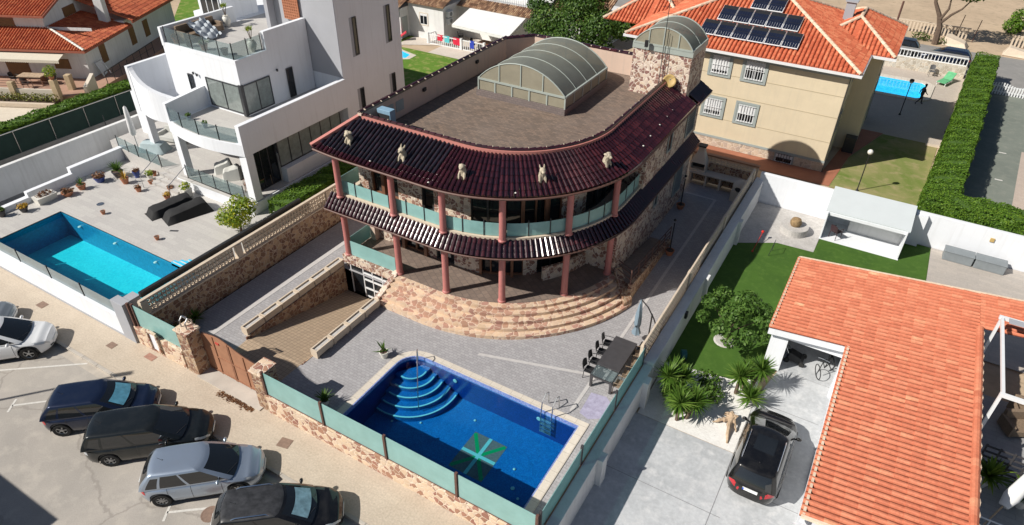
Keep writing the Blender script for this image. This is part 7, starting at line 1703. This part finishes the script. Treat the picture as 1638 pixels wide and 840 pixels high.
            rm.build('rim',['alloy','black'],wo)
            
    for xa in (xf,xr):
        for sg in (1,-1): 
            m=MB(); n=12; Ra=R_+.054; A=[(xa+Ra*cos(pi*j/n),R_+Ra*sin(pi*j/n)) for j in range(n+1)]
            vs=[(x,sg*(Wd/2-.01-.0),z) for x,z in A]+[(x,sg*(Wd/2-.3),z) for x,z in A]; m.add(vs,[(j,j+1,n+2+j,n+1+j) for j in range(n)]); m.build('wheel_arch','black',t)
    # lights, grille, mirrors, handles
    for sg in (1,-1):
        m=MB(); patch(m,hl-.52,hl-.07,4.1,5.6,.006,6,(sg,)); m.build('headlight','lamp_clear',t,smooth=True)
        m=MB(); patch(m,-hl+.015,-hl+.27,2.9,5.4,.006,5,(sg,)); m.build('tail_light','lamp_red' if tail=='red' else 'lamp_clear',t,smooth=True)
        m=MB(); m.ball((xwb-.42,sg*(Wd/2+.07),bel+.08),(.07,.11,.075),8); m.bar((xwb-.42,sg*(Wd/2-.08),bel+.02),(xwb-.42,sg*(Wd/2+.04),bel+.05),.05,.04); m.build('mirror',paintm,t,smooth=True)
        for x in (.0,-.85): 
            p=sec(x,4.0 if False else 4); MB().box(x-.1,x+.06,sg*p[1]-.012,sg*p[1]+.018,p[2]-.06,p[2]-.03).build('door_handle',paintm,t)
    m=MB(); patch(m,hl*.965,hl*.9985,.9,2.6,.01,5); m.build('grille','black',t,smooth=True)
    m=MB(); m.box(hl+.0,hl+.012,-.26,.26,.42,.53); m.build('front_plate','plate',t)
    if plate or True:
        m=MB(); m.box(-hl-.012,-hl+.03,-.26,.26,.7,.81); rp=m.build('rear_plate','plate',t); m=MB(); m.box(-hl-.0135,-hl+.0,.21,.259,.702,.808); m.build('plate_band','platebl',rp)
    if rails:
        for sg in (1,-1):
            m=MB(); m.tube([(xwt-.25,sg*wt*.9,zr+.02),(xwt-.35,sg*wt*.9,zr+.09),(xrt+.45,sg*wt*.9,zr+.09),(xrt+.3,sg*wt*.9,zr+.03)],.02,6); m.build('roof_rail','chrome',t,smooth=True)
    if sunroof: m=MB(); m.box(xwt-1.15,xwt-.35,-.36,.36,zr+.055,zr+.062); m.build('sunroof','glass',t)
    m=MB(); m.cyl((xrt+.35,0,zr+.04),(xrt+.2,0,zr+.2),.006,n=4); m.ball((xrt+.35,0,zr+.055),(.03,.02,.015),6); m.build('aerial','black',t)
    # wipers and dash line
    m=MB()
    for y in (-.15,.4): m.bar((xwb+.11,y,bel+.02),(xwb-.14,y-.48,bel+.10),.015,.01)
    m.build('wiper','black',t)
    return t
shd=plain('silver_blue_sunshade',(.12,.36,.5),.35,.3,5,.3,bsc=9); shd2=plain('foil_sunshade',(.25,.42,.5),.3,.5,4,.4,bsc=7)
A=radians
car('parked_car','white small crossover car with a black windscreen at the left edge',(-30.35,7.88,0),A(45),'p_white',4.15,1.8,1.55,'hatch')
car('parked_car','pale silver car whose nose just shows at the far left edge',(-33.4,7.8,0),A(45),'p_silver2',4.2,1.75,1.45,'hatch')
car('parked_car','navy blue hatchback with a light blue sunshade in its windscreen',(-23.15,7.9,0),A(42),'p_blue',4.15,1.78,1.43,'hatch',shade=shd)
car('parked_car','charcoal grey estate car between the navy and the silver cars',(-20.3,7.97,0),A(42),'p_grey',4.5,1.8,1.47,'wagon',spokes=6,tail='clear')
car('parked_car','silver blue hatchback beside the round manhole cover',(-17.15,7.85,0),A(42),'p_silver',4.15,1.77,1.46,'hatch',spokes=8)
car('parked_car','black car with a foil sunshade and roof rails at the bottom edge',(-13.5,7.92,0),A(40),'p_black',4.25,1.8,1.5,'hatch',rails=True,shade=shd2,roof=plain('streaked_black_roof',(.035,.036,.04),.45,.7,5,.1))
car('parked_car','dark bronze car with silver roof rails and a sunroof on the grey drive',(.02,19.2,.02),A(90),'p_bronze',4.4,1.88,1.5,'wagon',rails=True,sunroof=True,roof='p_black',spokes=5)
car('far_car','dark car roof showing behind the grey strip roof on the back road',(3.5,74.3,0),A(178),'p_blue',4.2,1.75,1.4,'hatch')
car('far_car','dark car half hidden by the corner of the orange roof on the back road',(-.9,75.3,0),A(178),'p_black',4.2,1.75,1.4,'hatch')
# off-frame street lamp whose long thin shadow crosses the parking bays
t=thing('street_pole','slim grey street lamp pole standing across the road from the parking bays','street lamp',(-32.6,.3,0)); MB().cyl((-32.6,.3,0),(-32.6,.3,10.3),.08,.05,8).build('pole','steel',t); MB().obox((-32.3,.5,10.3),(.7,.25,.1),.8).build('lamp_head','steel',t)

t=thing('corner_house','plain white house across the road from the parking bays','house',(-32,-6,0)); MB().box(-40,-25,-12,-1.4,0,6).build('wall','white2',t); MB().box(-40.2,-24.9,-12.2,-1.3,6.001,6.1).build('roof_slab','greyrender',t)
for x in (-37,-33,-29): MB().box(x,x+1.2,-1.4,-1.38,3.6,4.8).build('window','glass',t)
